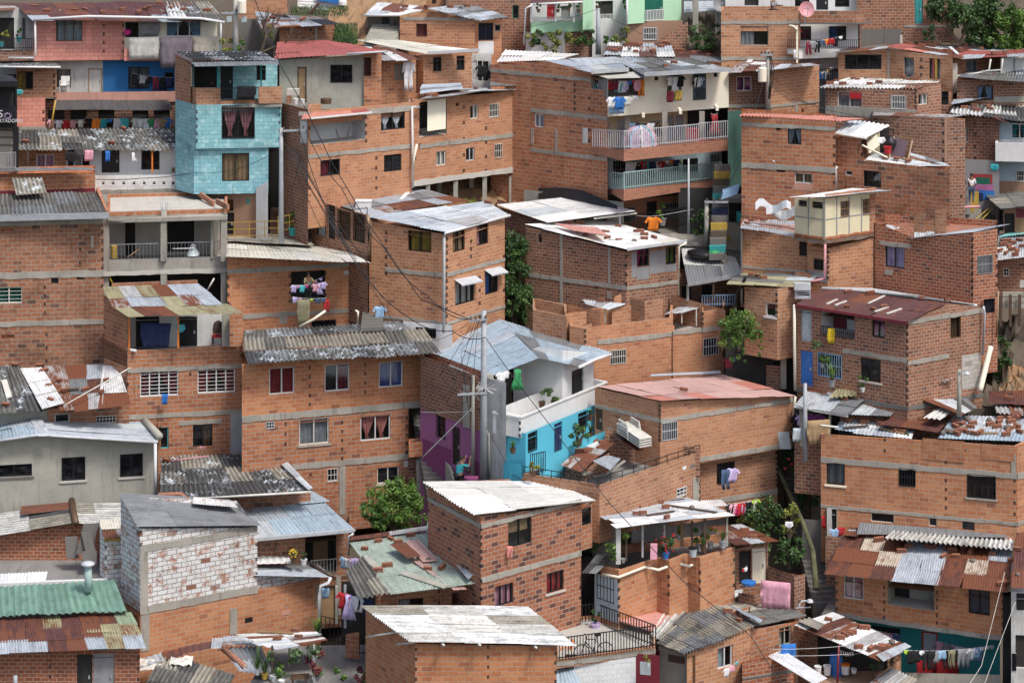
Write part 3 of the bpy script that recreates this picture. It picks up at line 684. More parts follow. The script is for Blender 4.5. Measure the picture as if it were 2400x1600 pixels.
def person(p,label,shirt,legs,skin=(.22,.11,.07),hair=(.01,.008,.007),h=1.65,yaw=0,lean=0,armf=(.25,.25),elbow=(.9,.9),longhair=False,sit=0):
 0
 root=empty('person',p,label,'person');s=h/1.7
 def rot(v):
  x,y,z=v;y2=y*math.cos(lean)-z*math.sin(lean)*(-1)if 0 else y
  c,d=math.cos(yaw),math.sin(yaw);return(x*c-y*d,x*d+y*c,z)
 hip=(0,0,.92)
 V=[((0,0,.92),.145)];E=[]
 def add(par,co,r):V.append((co,r));E.append((par,len(V)-1));return len(V)-1
 ln=math.sin(lean)
 ch=add(0,(0,-ln*.2,1.12),.135);sh=add(ch,(0,-ln*.42,1.36),.15);nk=add(sh,(0,-ln*.52,1.47),.055);h1=add(nk,(0,-ln*.56-.01,1.55),.085);h2=add(h1,(0,-ln*.6-.01,1.64),.088)
 nose=add(h1,(0,-ln*.58-.105,1.57),.014)
 kn=[];hands=[]
 for k,sx in enumerate((-1,1)):
  a=add(sh,(sx*.17,-ln*.42,1.37),.062);f=armf[k];el=(sx*.23,-ln*.42-.28*math.sin(f),1.37-.28*math.cos(f));b=add(a,el,.045)
  g=f+elbow[k];wr=(sx*.2,el[1]-.25*math.sin(g),el[2]-.25*math.cos(g));c=add(b,wr,.03);dr=Vector((0,-math.sin(g),-math.cos(g)))
  pl=Vector(wr)+dr*.06;d=add(c,tuple(pl),.036);hands.append(wr)
  for q in range(4):
   o=pl+Vector(((q-1.5)*.02,0,0))+dr*(.05+.01*(q%3));e=add(d,tuple(o),.010);o2=o+dr*.03+Vector((0,-.015,.01));add(e,tuple(o2),.009)
  th=add(d,tuple(pl+Vector((-sx*.045,0,0))+dr*.01),.011)
 for sx in(-1,1):
  a=add(0,(sx*.09,0,.86),.1);b=add(a,(sx*.1,-.03-sit,.48),.062);c=add(b,(sx*.1,.02,.09),.04);add(c,(sx*.11,-.13,.035),.035)
 me=bpy.data.meshes.new('body');me.from_pydata([rot((a[0]*s,a[1]*s,a[2]*s))for a,_ in V],E,[]);o=bpy.data.objects.new('body',me);COLL.objects.link(o);o.parent=root
 me.materials.append(flat('skin_%d'%int(skin[0]*100),skin,.6,0,.1));md=o.modifiers.new('skin','SKIN');sv=me.skin_vertices[0].data
 for k,(_,r)in enumerate(V):sv[k].radius=(r*s,r*s)
 sv[0].use_root=True;o.modifiers.new('sub','SUBSURF').levels=1;o.modifiers['sub'].render_levels=2
 def cl(name,ch_,col,grow):
  m2=bpy.data.meshes.new(name);vv=[V[i]for i in ch_[0]];m2.from_pydata([rot((a[0]*s,a[1]*s,a[2]*s))for a,_ in vv],ch_[1],[]);q=bpy.data.objects.new(name,m2);COLL.objects.link(q);q.parent=root
  m2.materials.append(cloth(col));q.modifiers.new('skin','SKIN');s2=m2.skin_vertices[0].data
  for k,(_,r)in enumerate(vv):s2[k].radius=(r*s*grow,r*s*grow)
  s2[0].use_root=True;q.modifiers.new('sub','SUBSURF').render_levels=2
 fi=[i for i,(_,r)in enumerate(V)]
 armA=7;nA=4+8+1
 a1,a2=7,7+13;l1=a2+13
 cl('shirt',([0,1,2,a1,a1+1,a2,a2+1],[(0,1),(1,2),(2,3),(3,4),(2,5),(5,6)]),shirt,1.14)
 cl('trousers',([0,l1,l1+1,l1+2,l1+4,l1+5,l1+6],[(0,1),(1,2),(2,3),(0,4),(4,5),(5,6)]),legs,1.12)
 hb=MB();hc=Vector(rot((0,(-ln*.6+.02)*s,1.66*s)));hb.lathe(hc+Vector((0,.0,-.07*s)),[(.085*s,0),(.1*s,.04*s),(.095*s,.09*s),(.06*s,.125*s),(.01*s,.135*s)],14)
 if longhair:hb.lathe(Vector(rot((0,(-ln*.5+.07)*s,1.42*s))),[(.05*s,0),(.085*s,.1*s),(.09*s,.24*s),(.03*s,.28*s)],12)
 hb.v=[(v[0]+p.x,v[1]+p.y,v[2]+p.z)for v in hb.v];hb.build('hair',flat('hair_dark',hair,.7),root,smooth=True)
 return root
def pole(px,ytop,ybot,Y,label,r=.13,mat='conc_light',arms=(),name='utility_pole',lean=0):
 a,b=P(px,ytop,Y),P(px+lean,ybot,Y);root=empty(name,b,label,'utility pole');mb=MB();mb.tube([b,(a+b)/2,a],r*1.25,10,0,r*.8);mb.build('shaft',mat,root,smooth=True)
 for(y,xl,xr,dy)in arms:
  c=MB();p0,p1=P(xl,y+dy,Y),P(xr,y,Y);c.box(p0-Vector((0,.18,.05)),p1-p0,(0,.08,0),(0,0,.09));c.build('crossarm','steel',root)
  st=MB()
  mid=P(px,y+26,Y);st.tube([mid,P((xl+px)/2,y+dy/2,Y)],.022,5);st.build('strut','steel',root)
  for t in(.08,.36,.64,.92):
   q=p0+(p1-p0)*t;i=MB();i.lathe(q+Vector((0,-.14,.04)),[(.03,0),(.055,.03),(.03,.07),(.05,.1),(.02,.15)],8);i.build('insulator','brown',root)
 return root
def _vent(s,x0,y0,x1,y1,mat='room_dark'):
 i,u0,u1,z0,z1=s.hole(x0,y0,x1,y1,.12);mb=MB();mb.face([s.pos(i,u0,z0,.12),s.pos(i,u1,z0,.12),s.pos(i,u1,z1,.12),s.pos(i,u0,z1,.12)]);return mb.build('opening',mat,s.H.root)  # panel closes the hole; room_dark paints its inner shade
Block.vent=_vent
def slab(H,name,mat,pts,th=.12):
 0
 q=[P(*p)for p in pts];mb=MB();d=Vector((0,0,th));n=len(q)
 mb.face(q);mb.face([p-d for p in q])
 for k in range(n):mb.face([q[k],q[(k+1)%n],q[(k+1)%n]-d,q[k]-d])
 return mb.build(name,mat,H.root if H else None)
def pipe(H,pts,col='white',r=.05,name='drain_pipe'):
 return H.tube(name,col,[P(*p)for p in pts],r,8)
SUN_AZ,SKY,SUNE,EXPO=140,.13,2.1,.38
H=House('painted_house','long pink and cream painted house with brown tin roof and rugs over its balcony',290,143,123.5)
b=H.block([(79,142),(291,140)],123.5,[46,41],143,'b_pink',ext=0)
b.win(131,45,193,97,'woodd','pale',3,'low');b.vents(243,60,120,4);b.vents(289,60,120,4)
b2=H.block([(291,140),(515,139)],123.5,[115,115],143,'b_pink',ext=0,back=1.2)
b=H.block([(291,140),(509,139)],123.9,[40,50],118,'cream',ext=0)
b.win(293,52,325,88,'black');b.win(389,48,471,86,'white','lightblue',3,'sides')
b=H.block([(125,222),(241,222)],124.3,143,235,'white_old',back=3)
b.win(128,162,166,206,'grey','grey',2,'low');b.door(206,160,241,218,'offwhite',4,'tan')
b=H.block([(241,222),(410,222)],124.3,142,235,'bluepaint',back=3)
b.win(301,157,349,208,'black','grey',2,'full','black',6);b.win(386,170,407,207,'black',None,1)
H.block([(128,236),(412,234)],123.2,[217,214],236,'pinkplaster',ext=.1,back=.2)
proof(H,(128,258,122.0),(402,257,122.0),(394,233,123.2),(133,236,123.2),pal=('DG','DG'),sw=2.4,rows=1,wave=.11,name='awning')
b=H.block([(105,302),(412,302)],123.6,236,302,'b_brown',back=2)
for x in(112,165,230,310,360):b.vent(x,258,x+38,298)
H.tube('downpipe','mustard',[P(130,236,122),P(118,306,122)],.05)
qroof(H,123.0,(77,48),(524,52),(440,4),(28,8),.25,pal=('M','M','M','R','M','Z','R'),rows=3,sw=1.0,wave=.13,plan=['MMMMMMMWRFG'.replace('FG','R'),'x'][:1]and None,mat='zinc',seed=3)
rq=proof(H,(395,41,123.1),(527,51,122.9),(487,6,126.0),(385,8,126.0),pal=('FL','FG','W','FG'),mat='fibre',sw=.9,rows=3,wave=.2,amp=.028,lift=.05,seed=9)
bricks(rq,[(350,20),(372,12),(400,22),(430,26),(485,28),(378,30)],'the long brown tin roof',4)
bricks(Quad(P(77,48,123),P(400,42,123),P(380,6,126),P(60,8,126),None),[(60,16),(80,19),(175,27),(200,26),(288,25),(240,32),(110,30),(325,32),(340,24),(140,29)],'the brown end of the long roof',5)
H.tube('gutter','white',[P(x,y,122.8)for x,y in((78,47),(205,39),(370,42),(470,44),(527,53))],.07);pipe(H,[(82,48,122.9),(84,130,122.9),(78,136,122.9),(20,136,123)]);pipe(H,[(518,52,122.8),(517,120,122.8)])
H.done()
for kx,(x,c,l)in enumerate(((337,'offwhite','stained white rug with rusty lower edge drying over the balcony'),(483,'beige','beige rug with wavy lines drying over the balcony'))):
 garment('rug',c,P(x,88 if kx==0 else 86,123.3),l,'rugs on the balcony',.98,0,1.02 if kx==0 else .88)
garment('rug','mauve',P(411,87,123.25),'long purple grey rug hanging between the white and beige rugs','rugs on the balcony',1.35,0,.78)
garment('towel','grey',P(350,51,123.7),'grey patterned cloth hanging beside the cream house window',None,1.0,0,1.8)
garment('small','hotpink',P(298,70,123.6),'bright pink bag hanging in the dark cream house window',None,1.2)
laundry((310,172,124.0),(405,182,124.0),['black longshirt','grey shirt','black shorts','maroon trousers','black trousers','navy shirt'],'in front of the blue wall',.75)
laundry((112,280,122.9),(215,278,122.9),['pink shirt','white shirt','red towel','rose shirt','offwhite shirt','red shorts'],'under the left end of the grey awning',.7)
laundry((200,276,122.8),(300,276,122.8),['black shirt','orange towel','teal shirt','blue small','offwhite towel','turquoise towel'],'under the middle of the grey awning',.75)
laundry((312,276,122.8),(398,276,122.8),['offwhite shirt','white shirt','white dress','green shirt','pink shirt','tan shirt','blue shirt'],'under the right end of the grey awning',.8)
root=empty('plastic_chair',P(151,218,123.6),'white plastic armchair on the terrace by the grey curtained window','chair');c=P(151,219,123.6)
m=MB();m.box(c+Vector((-.22,-.2,.4)),(.44,0,0),(0,.42,0),(0,0,.04));m.build('seat','white',root)
m=MB();m.box(c+Vector((-.22,.2,.42)),(.44,0,0),(0,.05,0),(0,.08,.42));m.build('backrest','white',root)
for sx in(-.22,.18):
 m=MB();m.box(c+Vector((sx,-.2,.6)),(.05,0,0),(0,.42,0),(0,0,.04));m.build('armrest','white',root)
 for sy in(-.2,.18):m=MB();m.box(c+Vector((sx,sy,0)),(.04,0,0),(0,.04,0),(0,0,.6 if sy<0 else .42));m.build('leg','white',root)
H=House('balcony_house','pale house at the left edge with black balcony railing and plants',40,140,124)
b=H.block([(-25,120),(34,120),(79,119)],124.6,[14,14,38],140,'white_old',back=4)
b.vent(-10,42,33,116);b.win(51,42,61,92,'grey','pale',1,'low')
H.block([(-25,138),(80,138)],123.4,118,138,'b_brown',ext=.1,back=1)
fence((-20,117,123.3),(78,117,123.3),.55,20,'black',None,parent=H.root)
proof(H,(-25,28,124),(34,24,124),(30,8,126),(-25,8,126),pal=('R','FG'),sw=1)
H.done()
b=H.blocks[0]
potplant(45,98,124,'leafy plant in pot behind the black balcony railing',.5,'teal',seed=2);potplant(3,110,123.9,'tall yellow green plant at the left end of the black balcony',.8,'turquoise','leaf_yellow',seed=3)
H=House('brick_house','narrow house half brick half pink with ochre curtained window beside awning',90,300,122.9)
b=H.block([(38,228),(133,228)],122.9,157,228,'b_tan',ext=0,back=3);b.win(40,167,78,211,'brown','mustard',2,'left');b.vents(127,178,220,4)
b=H.block([(38,228),(106,228)],122.9,228,305,'b_pink',back=3)
b.vents(102,262,280,2)
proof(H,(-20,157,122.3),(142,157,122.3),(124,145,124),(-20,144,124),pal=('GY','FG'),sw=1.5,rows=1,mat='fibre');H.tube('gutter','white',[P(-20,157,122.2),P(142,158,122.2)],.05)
H.block([(42,307),(108,305)],122.2,[297,297],307,'conc',ext=0,back=.6)
H.done()
garment('small','turquoise',P(44,210,122.5),'small turquoise rag below the ochre curtain',None,1.3)
H=House('black_building','black fronted building with banner at the left edge of the hillside',10,400,119)
b=H.block([(-30,300),(40,300)],119,190,300,'black',back=4,ext=0);b.vent(-20,205,36,248);
b=H.block([(-30,300),(33,300)],119.6,300,420,'greyplaster',back=3);H.post('corner_post','black',37,298,402,119,.25)
for yy in(305,322,340):b.band(10,yy,4,'conc_dark')
fence((-30,400,118.8),(36,396,118.8),.8,16,'steel',None,parent=H.root)
s_=MB();s_.box(P(-30,291,118.7),(P(38,289,118.7)-P(-30,291,118.7)),(0,.04,0),(0,0,.85));ban=s_.build('banner','black',H.root)
def text(body,p,size,mat,parent,yaw=0,name='lettering',ext=.004):
 cu=bpy.data.curves.new(name,'FONT');cu.body=body;cu.size=size;cu.extrude=ext;o=bpy.data.objects.new(name,cu);COLL.objects.link(o)
 me=bpy.data.meshes.new_from_object(o);bpy.data.objects.remove(o);o=bpy.data.objects.new(name,me);COLL.objects.link(o);me.materials.clear();me.materials.append(M(mat));o.parent=parent;o.location=Vector(p)-Vector(parent['wl']);o.rotation_euler=(math.pi/2,0,yaw);return o
text('RTADORES',P(-3,287,118.6),.235,'white',H.root);text('S',P(-4,275,118.6),.5,'white',H.root)
em=MB();
for a in range(10):
 t=a*.628;em.tube([P(18,272,118.58)+Vector((math.cos(t)*.1,0,math.sin(t)*.1)),P(18,272,118.58)+Vector((math.cos(t+.5)*.2,0,math.sin(t+.5)*.17))],.014,4)
em.build('emblem','lilac',H.root)
proof(H,(-30,196,118.2),(41,192,118.2),(28,178,120),(-30,165,121),pal=('BK','GY'),sw=1,rows=1);H.box('fascia','black',P(-30,204,118.1),P(41,204,118.1)-P(-30,204,118.1),(0,.1,0),(0,0,.28))
H.done()
H=House('turquoise_house','tall turquoise painted block house with brick balconies and dark flat roof',460,450,118.4)
b=H.block([(411,233),(460,246),(659,243)],120.3,[233,246,243],334,'b_turq',ext=0,para=True)
b.vents(461,262,330,5);b.vents(655,250,325,5)
b.win(520,247,597,324,'black','rose',2,'tied','black',12,lbl='tall window with tied rose curtains and black guard')
b3=H.block([(411,340),(455,350),(629,348)],119.9,[330,343,341],444,'b_turq',ext=0,para=True)
b3.win(520,359,584,425,'black','tan',2,'full',lbl='window with brown tan curtains')
bb=H.block([(411,233),(447,242)],120.3,[130,150],240,'b_tan',ext=0,back=2)
w=H.block([(450,236),(650,234)],120.6,150,246,'b_turq',ext=0,back=2)
w.vent(455,156,511,206);w.door(517,152,546,232,'black',3);w.win(601,154,623,189,'black',None,1,lbl='small dark square window')
H.block([(447,243),(460,247),(517,246)],119.2,[203,206,206],243,'b_tan',ext=0,back=.25,para=False)
H.block([(606,244),(661,243)],118.4,203,243,'b_tan',ext=0,back=.25,para=False)
H.block([(517,246),(606,244)],118.5,234,246,'b_tan',ext=0,back=.3)
slab(H,'balcony_floor','conc',[(450,248,118.6),(661,245,118.5),(655,236,120.6),(440,238,120.6)])
rr=H.blocks[-1];rr.rail(517,206,606,234,'black',16)
H.post('post','teal',511,155,236,118.8,.1);H.post('post','teal',612,152,205,118.6,.06)
proof(H,(449,140,118.6),(648,143,118.6),(612,121,121.4),(409,121,121.4),pal=('BK','BK','GY'),sw=1,rows=2,wave=.18,mat='fibre');proof(H,(455,156,117.9),(656,152,117.9),(650,140,118.8),(449,143,118.8),pal=('GY',),sw=1.2,rows=1,wave=.16,name='awning')
e=H.block([(500,548),(602,552)],119.4,452,552,'tile_brown',back=2);e.win(505,468,547,492,'black','orange',2,'full','black',6);e.door(505,498,549,549,'black',4)
H.block([(600,552),(628,556)],118.6,[440,425],556,'white',back=.8)
e.patch(578,466,585,477,'teal','meter_box')
H.done()
garment('towel','black',P(577,202,118.3),'black and white patterned blanket over the turquoise house balcony rail',None,.85,0,1.9)
laundry((494,190,119.6),(500,190,119.6),['brown small'],'beside the brick parapet of the turquoise house',.6,False)
H=House('courtyard_house','low white house under long mossy corrugated roof with pierced white parapet',250,450,120.6)
b=H.block([(45,405),(156,405)],120.9,344,412,'b_orange',back=3);b.win(85,362,127,402,'white','pink',2)
b=H.block([(156,405),(448,405)],120.9,344,455,'white',back=3)
b.vent(158,352,175,392);b.win(172,362,211,398,'silver','offwhite',2,'left');b.door(238,351,280,405,'black',3);b.win(331,353,374,398,'black',None,2,gr=None);b.patch(402,393,437,404,'wood')
p=H.block([(221,456),(452,452)],119.9,[411,409],456,'b_whiteblk',back=.2,ext=0)
for x in(242,265,290,314,338,361,384,406,417,440):p.vent(x-3,425,x+3,433)
p.band(300,449,9,'conc')
H.post('post','orange',357,352,405,120.3,.07);H.post('post','woodd',66,350,404,120.2,.1)
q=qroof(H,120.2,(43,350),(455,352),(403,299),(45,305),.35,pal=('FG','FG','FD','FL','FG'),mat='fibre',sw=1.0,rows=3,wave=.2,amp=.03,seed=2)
proof(H,(455,345,120.0),(445,350,119.8),(402,290,122.6),(410,288,122.6),pal=('GY',),sw=1,rows=3,wave=.1,name='flashing',lift=.08)
bricks(q,[(262,338),(60,335),(290,305)],'the long mossy roof',8)
H.done()
garment('towel','pink',P(208,352,120.1),'pink towel hanging under the mossy roof by the dark doorway',None,.75,0,1.0);garment('towel','blue',P(252,354,120.1),'blue towel hanging before the black door under mossy roof',None,.7,0,.6)
garment('sock','white',P(312,358,120.1),'narrow white cloth hanging on the white wall under mossy roof',None,1.6);garment('small','black',P(165,356,120.1),'black cloth hanging at the left white doorway',None,2.4)
H=House('brick_house','big windowless weathered brick house at left edge with corrugated lean-to roof',100,860,113.6)
b=H.block([(-25,645),(243,638)],113.6,512,862,'b_dirty',ext=2.5,back=2.3)
b.band(100,644,15);b.band(100,757,11);b.band(100,520,14)
b.gridwin(-10,673,52,711,'offwhite',2,4,'darkgreen','full');b.vent(120,649,137,665);b.vent(180,648,198,655);b.vent(2,536,33,546,'b_red');b.vent(3,784,34,793,'b_red')
b.vents(188,555,615,3);b.vents(240,543,670,7);b.vents(105,672,732,4);b.vents(109,783,845,3);b.patch(213,552,219,580,'conc')
b=H.block([(-25,470),(223,462)],116.0,[408,403],480,'b_orange',back=3);b.band(100,448,6,'maroon')
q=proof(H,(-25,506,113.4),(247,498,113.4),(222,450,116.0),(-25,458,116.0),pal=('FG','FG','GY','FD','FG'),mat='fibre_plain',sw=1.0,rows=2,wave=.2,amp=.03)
proof(H,(38,457,115.2),(108,452,115.2),(98,420,115.9),(30,420,115.9),pal=('FL','FG'),mat='fibre',sw=2,rows=1,wave=.2,amp=.03,name='leaning_sheet',lift=.1)
H.box('gutter','steel',P(-25,520,113.3),P(255,512,113.3)-P(-25,520,113.3),(0,.12,0),(0,0,.28))
H.box('side_parapet','b_orange',P(247,512,113.5),(.14,0,0),P(225,460,116.1)-P(247,512,113.5),(0,0,.4))
proof(H,(-25,402,115.9),(224,399,115.9),(205,394,116.6),(-25,394,116.6),pal=('GY','FG'),sw=1.2,rows=1)
H.done()
H=House('unfinished_building','unfinished open concrete frame building with flat slab roof and thin railings',390,720,114.6)
t=H.block([(252,506),(533,498)],114.6,[497,489],507,'b_orange',ext=0,back=4.8,inner=.16,cap='conc_light')
t.band(300,511,9,'conc');t.colm(384,490,507,13,'conc_light',.05)
for x in(249,384,525):H.post('concrete_column','conc',x,511,611,114.9,.27);H.post('concrete_column','conc',x,640,722,114.9,.27)
slab(H,'roof_slab','conc',[(246,514,114.7),(533,506,114.7),(510,462,119.3),(262,466,119.3)],.18)
w=H.block([(243,600),(500,596)],117.6,500,612,'conc_light',back=.3)
w.vent(255,505,318,516);w.vent(293,513,317,602);w.vent(392,505,455,590)
H.box('side_wall','conc',P(494,606,115.2),(.12,0,0),(0,2.6,0),(0,0,1.9))
f=H.block([(243,640),(533,632)],114.6,[609,601],647,'conc',ext=0,back=4.2,cap='concfloor');f.band(300,640,9,'conc_light')
w=H.block([(243,720),(520,716)],117.0,640,730,'room_dark',back=.3)
H.block([(262,672),(463,664)],114.4,[663,655],672,'b_orange',ext=.3,back=.15)
f.rail(258,571,379,608,'grey',14,.0,.012);f.rail(391,567,518,604,'grey',15,.0,.012)
H.tube('ladder_plank','wood',[P(298,604,115.3),P(326,584,115.5)],.04);H.tube('rod','offwhite',[P(502,652,114.8),P(485,682,114.8)],.04);H.tube('rod','yellow',[P(257,650,114.8),P(263,662,114.8)],.04)
for dx in(-6,-3,3,7):H.tube('rebar','grey',[P(384+dx,492,114.7),P(384+dx*1.3,474,114.7)],.012,5)
for(x0,y0,x1,y1)in((462,458,498,484),(505,478,532,492)):H.box('brick_kerb','b_orange',P(x0,y0,119-(x0-462)*.06),P(x1,y1,119-(x1-462)*.06)-P(x0,y0,119-(x0-462)*.06),(.12,0,0),(0,0,.25))
H.done()
for k,(x,y)in enumerate(((267,605),)):
 root=empty('paint_drum',P(x,y,115.1),'pair of stacked yellow paint drums behind the thin railing','drum')
 m=MB();m.lathe(P(x,y,115.1),[(.13,0),(.14,.02),(.14,.28),(.13,.3)],12);m.build('drum','mustard',root);m=MB();m.lathe(P(x,y,115.1)+Vector((0,0,.32)),[(.13,0),(.14,.02),(.14,.28),(.12,.3)],12);m.build('drum','mustard',root)
m=MB();m.lathe(P(452,598,115.4),[(.3,0),(.28,.15),(.15,.35),(.12,.5),(.02,.55)],9);tag(m.build('cement_sack','pale',smooth=True),'grey sacks piled on the unfinished upper floor','sack')
cable([(455,582,115.2),(403,583,115.2)],'white pipe lying on the unfinished floor beside grey sacks',.03,0,None,'white','loose_pipe','pipe')
H=House('brick_house','brick house cut by the top edge above the leafless tree',640,30,131)
b=H.block([(560,40),(674,40)],131,-30,60,'b_pale');b.vent(675-2,-10,674,20)
H.done()
H=House('brick_house','low brick house with scrap tin roof beside the grassy slope',720,100,128)
b=H.block([(655,98),(785,97)],128,[64,58],105,'b_orange',back=4);b.vents(728,70,90,2);b.colm(741,60,98,6)
H.block([(560,110),(655,108)],129.5,45,110,'conc_dark')
q=qroof(H,127.6,(610,62),(790,55),(740,40),(598,28),.3,pal=('BK','Z','ZR','R','GY','BK'),sw=.9,rows=4,jit=.3,und=.1,seed=4)
bricks(q,[(640,45),(670,38),(710,48),(625,52)],'the scrap roof behind the leafless tree',3)
H.done()
def patch_ground(name,mat,pts,label=None,kind='structure',bumpy=.25,n=14):
 a,b,c,d=[P(*p)for p in pts];rnd=random.Random(int(abs(a.x)*10));m=MB();g={}
 for i in range(n+1):
  for j in range(n+1):
   u,v=i/n,j/n;p=(a*(1-u)+b*u)*(1-v)+(d*(1-u)+c*u)*v
   g[i,j]=p+Vector((rnd.uniform(-.06,.06),rnd.uniform(-.08,.08),rnd.uniform(-bumpy,bumpy)*(1 if 0<j else 0)*.5))
 for i in range(n):
  for j in range(n):m.face([g[i,j],g[i+1,j],g[i+1,j+1],g[i,j+1]],[(g[k].x,g[k].z+g[k].y)for k in((i,j),(i+1,j),(i+1,j+1),(i,j+1))])
 o=m.build(name,mat);o['kind']=kind;return o
patch_ground('earth_bank','earth',[(770,100,128.5),(960,115,128.5),(1010,-30,138),(770,-40,138)],bumpy=.6)
patch_ground('grass_slope','grassm',[(783,102,127.6),(840,102,127.6),(812,60,128.6),(786,58,128.6)],bumpy=.3)
def grass(name,label,c,rad,n,size,mat='leaf_bright',seed=1):
 m=MB();rnd=random.Random(seed)
 for _ in range(n):
  p=P(*c)+Vector((rnd.uniform(-1,1)*rad[0],rnd.uniform(-1,1)*rad[1],rnd.uniform(-1,1)*rad[2]));d=Vector((rnd.gauss(0,.4),rnd.gauss(0,.4),1))*size*rnd.uniform(.5,1.3);s=Vector((size*.12,0,0));t=rnd.random();m.face([p-s,p+s,p+d],[(0,0)]*3,0,(t,t,t,0))
 o=m.build(name,mat);return tag(o,label,'grass',kind='stuff')
grass('grass','bright green grass on the bank left of the small steps',(811,82,127.6),(.6,.5,.55),1500,.12,'leaf',2)
grass('grass','grass and weeds along the foot of the corrugated fence',(750,28,133),(1.6,.5,.25),1000,.14,'leaf',3)
def stairs(name,label,a,b,w,n,mat='conc',th=.5):
 0
 A,B=P(*a),P(*b);root=empty(name,A,label,'staircase');d=B-A;wv=Vector(w);hd=Vector((d.x,d.y,0))/n
 for k in range(n):
  m=MB();o=A+hd*k+Vector((0,0,d.z*k/n-th));m.box(o,wv,hd*1.05,(0,0,th+d.z/n));s=m.build('step',mat,root)
 return root
stairs('steps','short flight of worn earth steps beside the grassy bank',(855,97,127.8),(880,45,131),(1.6,.3,0),9,'greyplaster')
root=empty('corrugated_fence',P(750,30,134),'low white corrugated fence with blue tarp at the top edge','fence')
m=MB();proof_parent=type('X',(),{'root':root});roof(P(700,18,134),P(792,30,134),P(797,-12,134.2),P(702,-8,134.2),('W','W','WD'),sw=1.2,rows=1,wave=.2,run='across',parent=root,name='sheets')
m=MB();m.box(P(745,2,133.8),P(800,12,133.8)-P(745,2,133.8),(0,.1,0),(0,0,.7));m.build('tarp','blue',root)
m=MB();m.lathe(P(803,12,133.6),[(.2,0),(.26,.12),(.2,.26),(.03,.32)],10);tag(m.build('sandbag','white',smooth=True),'white sandbag at the right end of the corrugated fence','sandbag')
m=MB();m.tube([P(725,33,132.5),P(748,8,132.5)],.09,6);tag(m.build('wooden_post','woodd'),'leaning wooden post on the grass before the corrugated fence','post')
H=House('brick_house','brick house with low gabled patched roof and white panel below its window',1010,118,129)
b=H.block([(937,117),(1010,118),(1113,119)],129,[44,27,49],150,'b_tan',back=5,para=False);b.win(975,56,1001,87,'brown','maroon',1,'full');b.band(1040,45,6,x0=945,x1=1100)
c=H.block([(1113,119),(1176,118)],129,[49,47],160,'b_pale',back=4);c.win(1121,54,1156,95,'black','navy',2,'full');c.patch(1121,97,1157,128,'white','panel');c.win(1159,58,1174,74,'grey',None,1,lbl='small square grey window')
d=H.block([(862,98),(937,99)],130.2,39,105,'conc_dark',back=4);d.door(894,41,913,96,'black',2);d.vents(925,55,60,1)
q=proof(H,(1004,21,128.5),(1128,49,128.3),(1193,42,128.6),(1100,11,134),pal=('Z','GY','FG','ZC'),mat='fibre_plain',sw=.9,rows=2,wave=.2,amp=.03)
q2=proof(H,(853,36,129.6),(942,37,128.9),(1018,17,131),(885,8,134),pal=('W','ZC','R','W'),sw=.9,rows=3,und=.08)
bricks(q,[(1055,20),(1080,21),(1095,18)],'the patched gable roof',3);bricks(q2,[(1000,20),(950,19)],'the white part of the gable roof',9)
H.tube('gutter','white',[P(853,37,129.4),P(940,36,128.9)],.06)
H.done()
H=House('brick_house','dark brick house with arched window cut by the top edge',1150,100,133)
b=H.block([(1050,100),(1244,100)],133,-30,110,'b_brown');b.win(1201,13,1216,44,'darkgreen',None,1,lbl='narrow arched window');H.done()
H=House('brick_house','brick house far back at the top between earth bank and gabled roof',900,20,136)
b=H.block([(925,15),(1045,12)],136,-30,40,'b_tan');b.vent(958,-12,975,6);b.vent(1012,-12,1022,10);H.done()
H=House('plastered_house','grey plastered house with red corrugated roof, ribbed door and dark window',750,242,122.2)
b=H.block([(655,243),(853,242)],122.2,[141,128],243,'greyplaster',ext=.3,back=4)
b.door(697,157,719,240,'tan',5,'woodd');b.win(774,152,826,195,'black',None,2)
c=H.block([(853,242),(894,241)],122.2,[127,124],243,'b_orange',ext=.3,back=3);c.win(853,135,870,179,'black','maroon',1,'full')
H.block([(640,238),(656,243)],123.5,[118,139],245,'b_brown',back=3)
d=H.block([(893,224),(975,222)],124.2,138,240,'b_tan',back=3);d.win(924,149,949,189,'wood','offwhite',2)
q=proof(H,(645,139,121.8),(906,121,121.6),(760,95,126.5),(650,100,126.2),pal=('RD','RD','RD'),mat='paintsheet',sw=1.0,rows=3,wave=.16);H.tube('gutter','silver',[P(812,127,121.5),P(906,121,121.5)],.05)
q2=proof(H,(893,141,123.8),(978,140,123.8),(905,110,127),(850,108,127),pal=('R','ZR','R2','W'),sw=.6,rows=3,jit=.3,und=.08)
bricks(q2,[(900,125),(925,130),(880,116)],'the rusty roof between red and cream roofs',3)
H.done()
garment('overall','white',P(958,146,123.9),'white overalls hanging beside the pale curtained brick house window',None,1.0)
H=House('brick_house','small brick house with smooth cream sheet roof and two black windows',1050,200,126)
b=H.block([(975,206),(992,209),(1106,204)],126.3,[131,129,126],215,'b_tan',back=4,para=False)
b.win(1015,134,1035,168,'black');b.win(1070,131,1089,165,'black')
qroof(H,125.5,(1001,128),(1124,119),(930,94),(832,95),.16,pal=('CR','CR','CR','WD'),mat='paintsheet',sw=1.0,rows=2,wave=.14);H.box('gutter','silver',P(1002,128,125.4),P(1124,121,125.4)-P(1002,128,125.4),(0,.1,0),(0,0,.14))
c=H.block([(1106,200),(1152,200)],127.3,125,210,'white_old',back=3);c.door(1108,142,1118,188,'silver',2);c.vent(1120,143,1130,190);c.vent(1132,144,1145,190)
H.done()
garment('shirt','black',P(1128,153,126.8),'black jacket hanging in the white doorway right of the cream roof',None,1.0)
garment('towel','black',P(1147,165,126.8),'black cloth hanging right of the white doorway',None,.6)
H=House('brick_house','long two storey brick house with concrete terrace and small red awning',722,455,117)
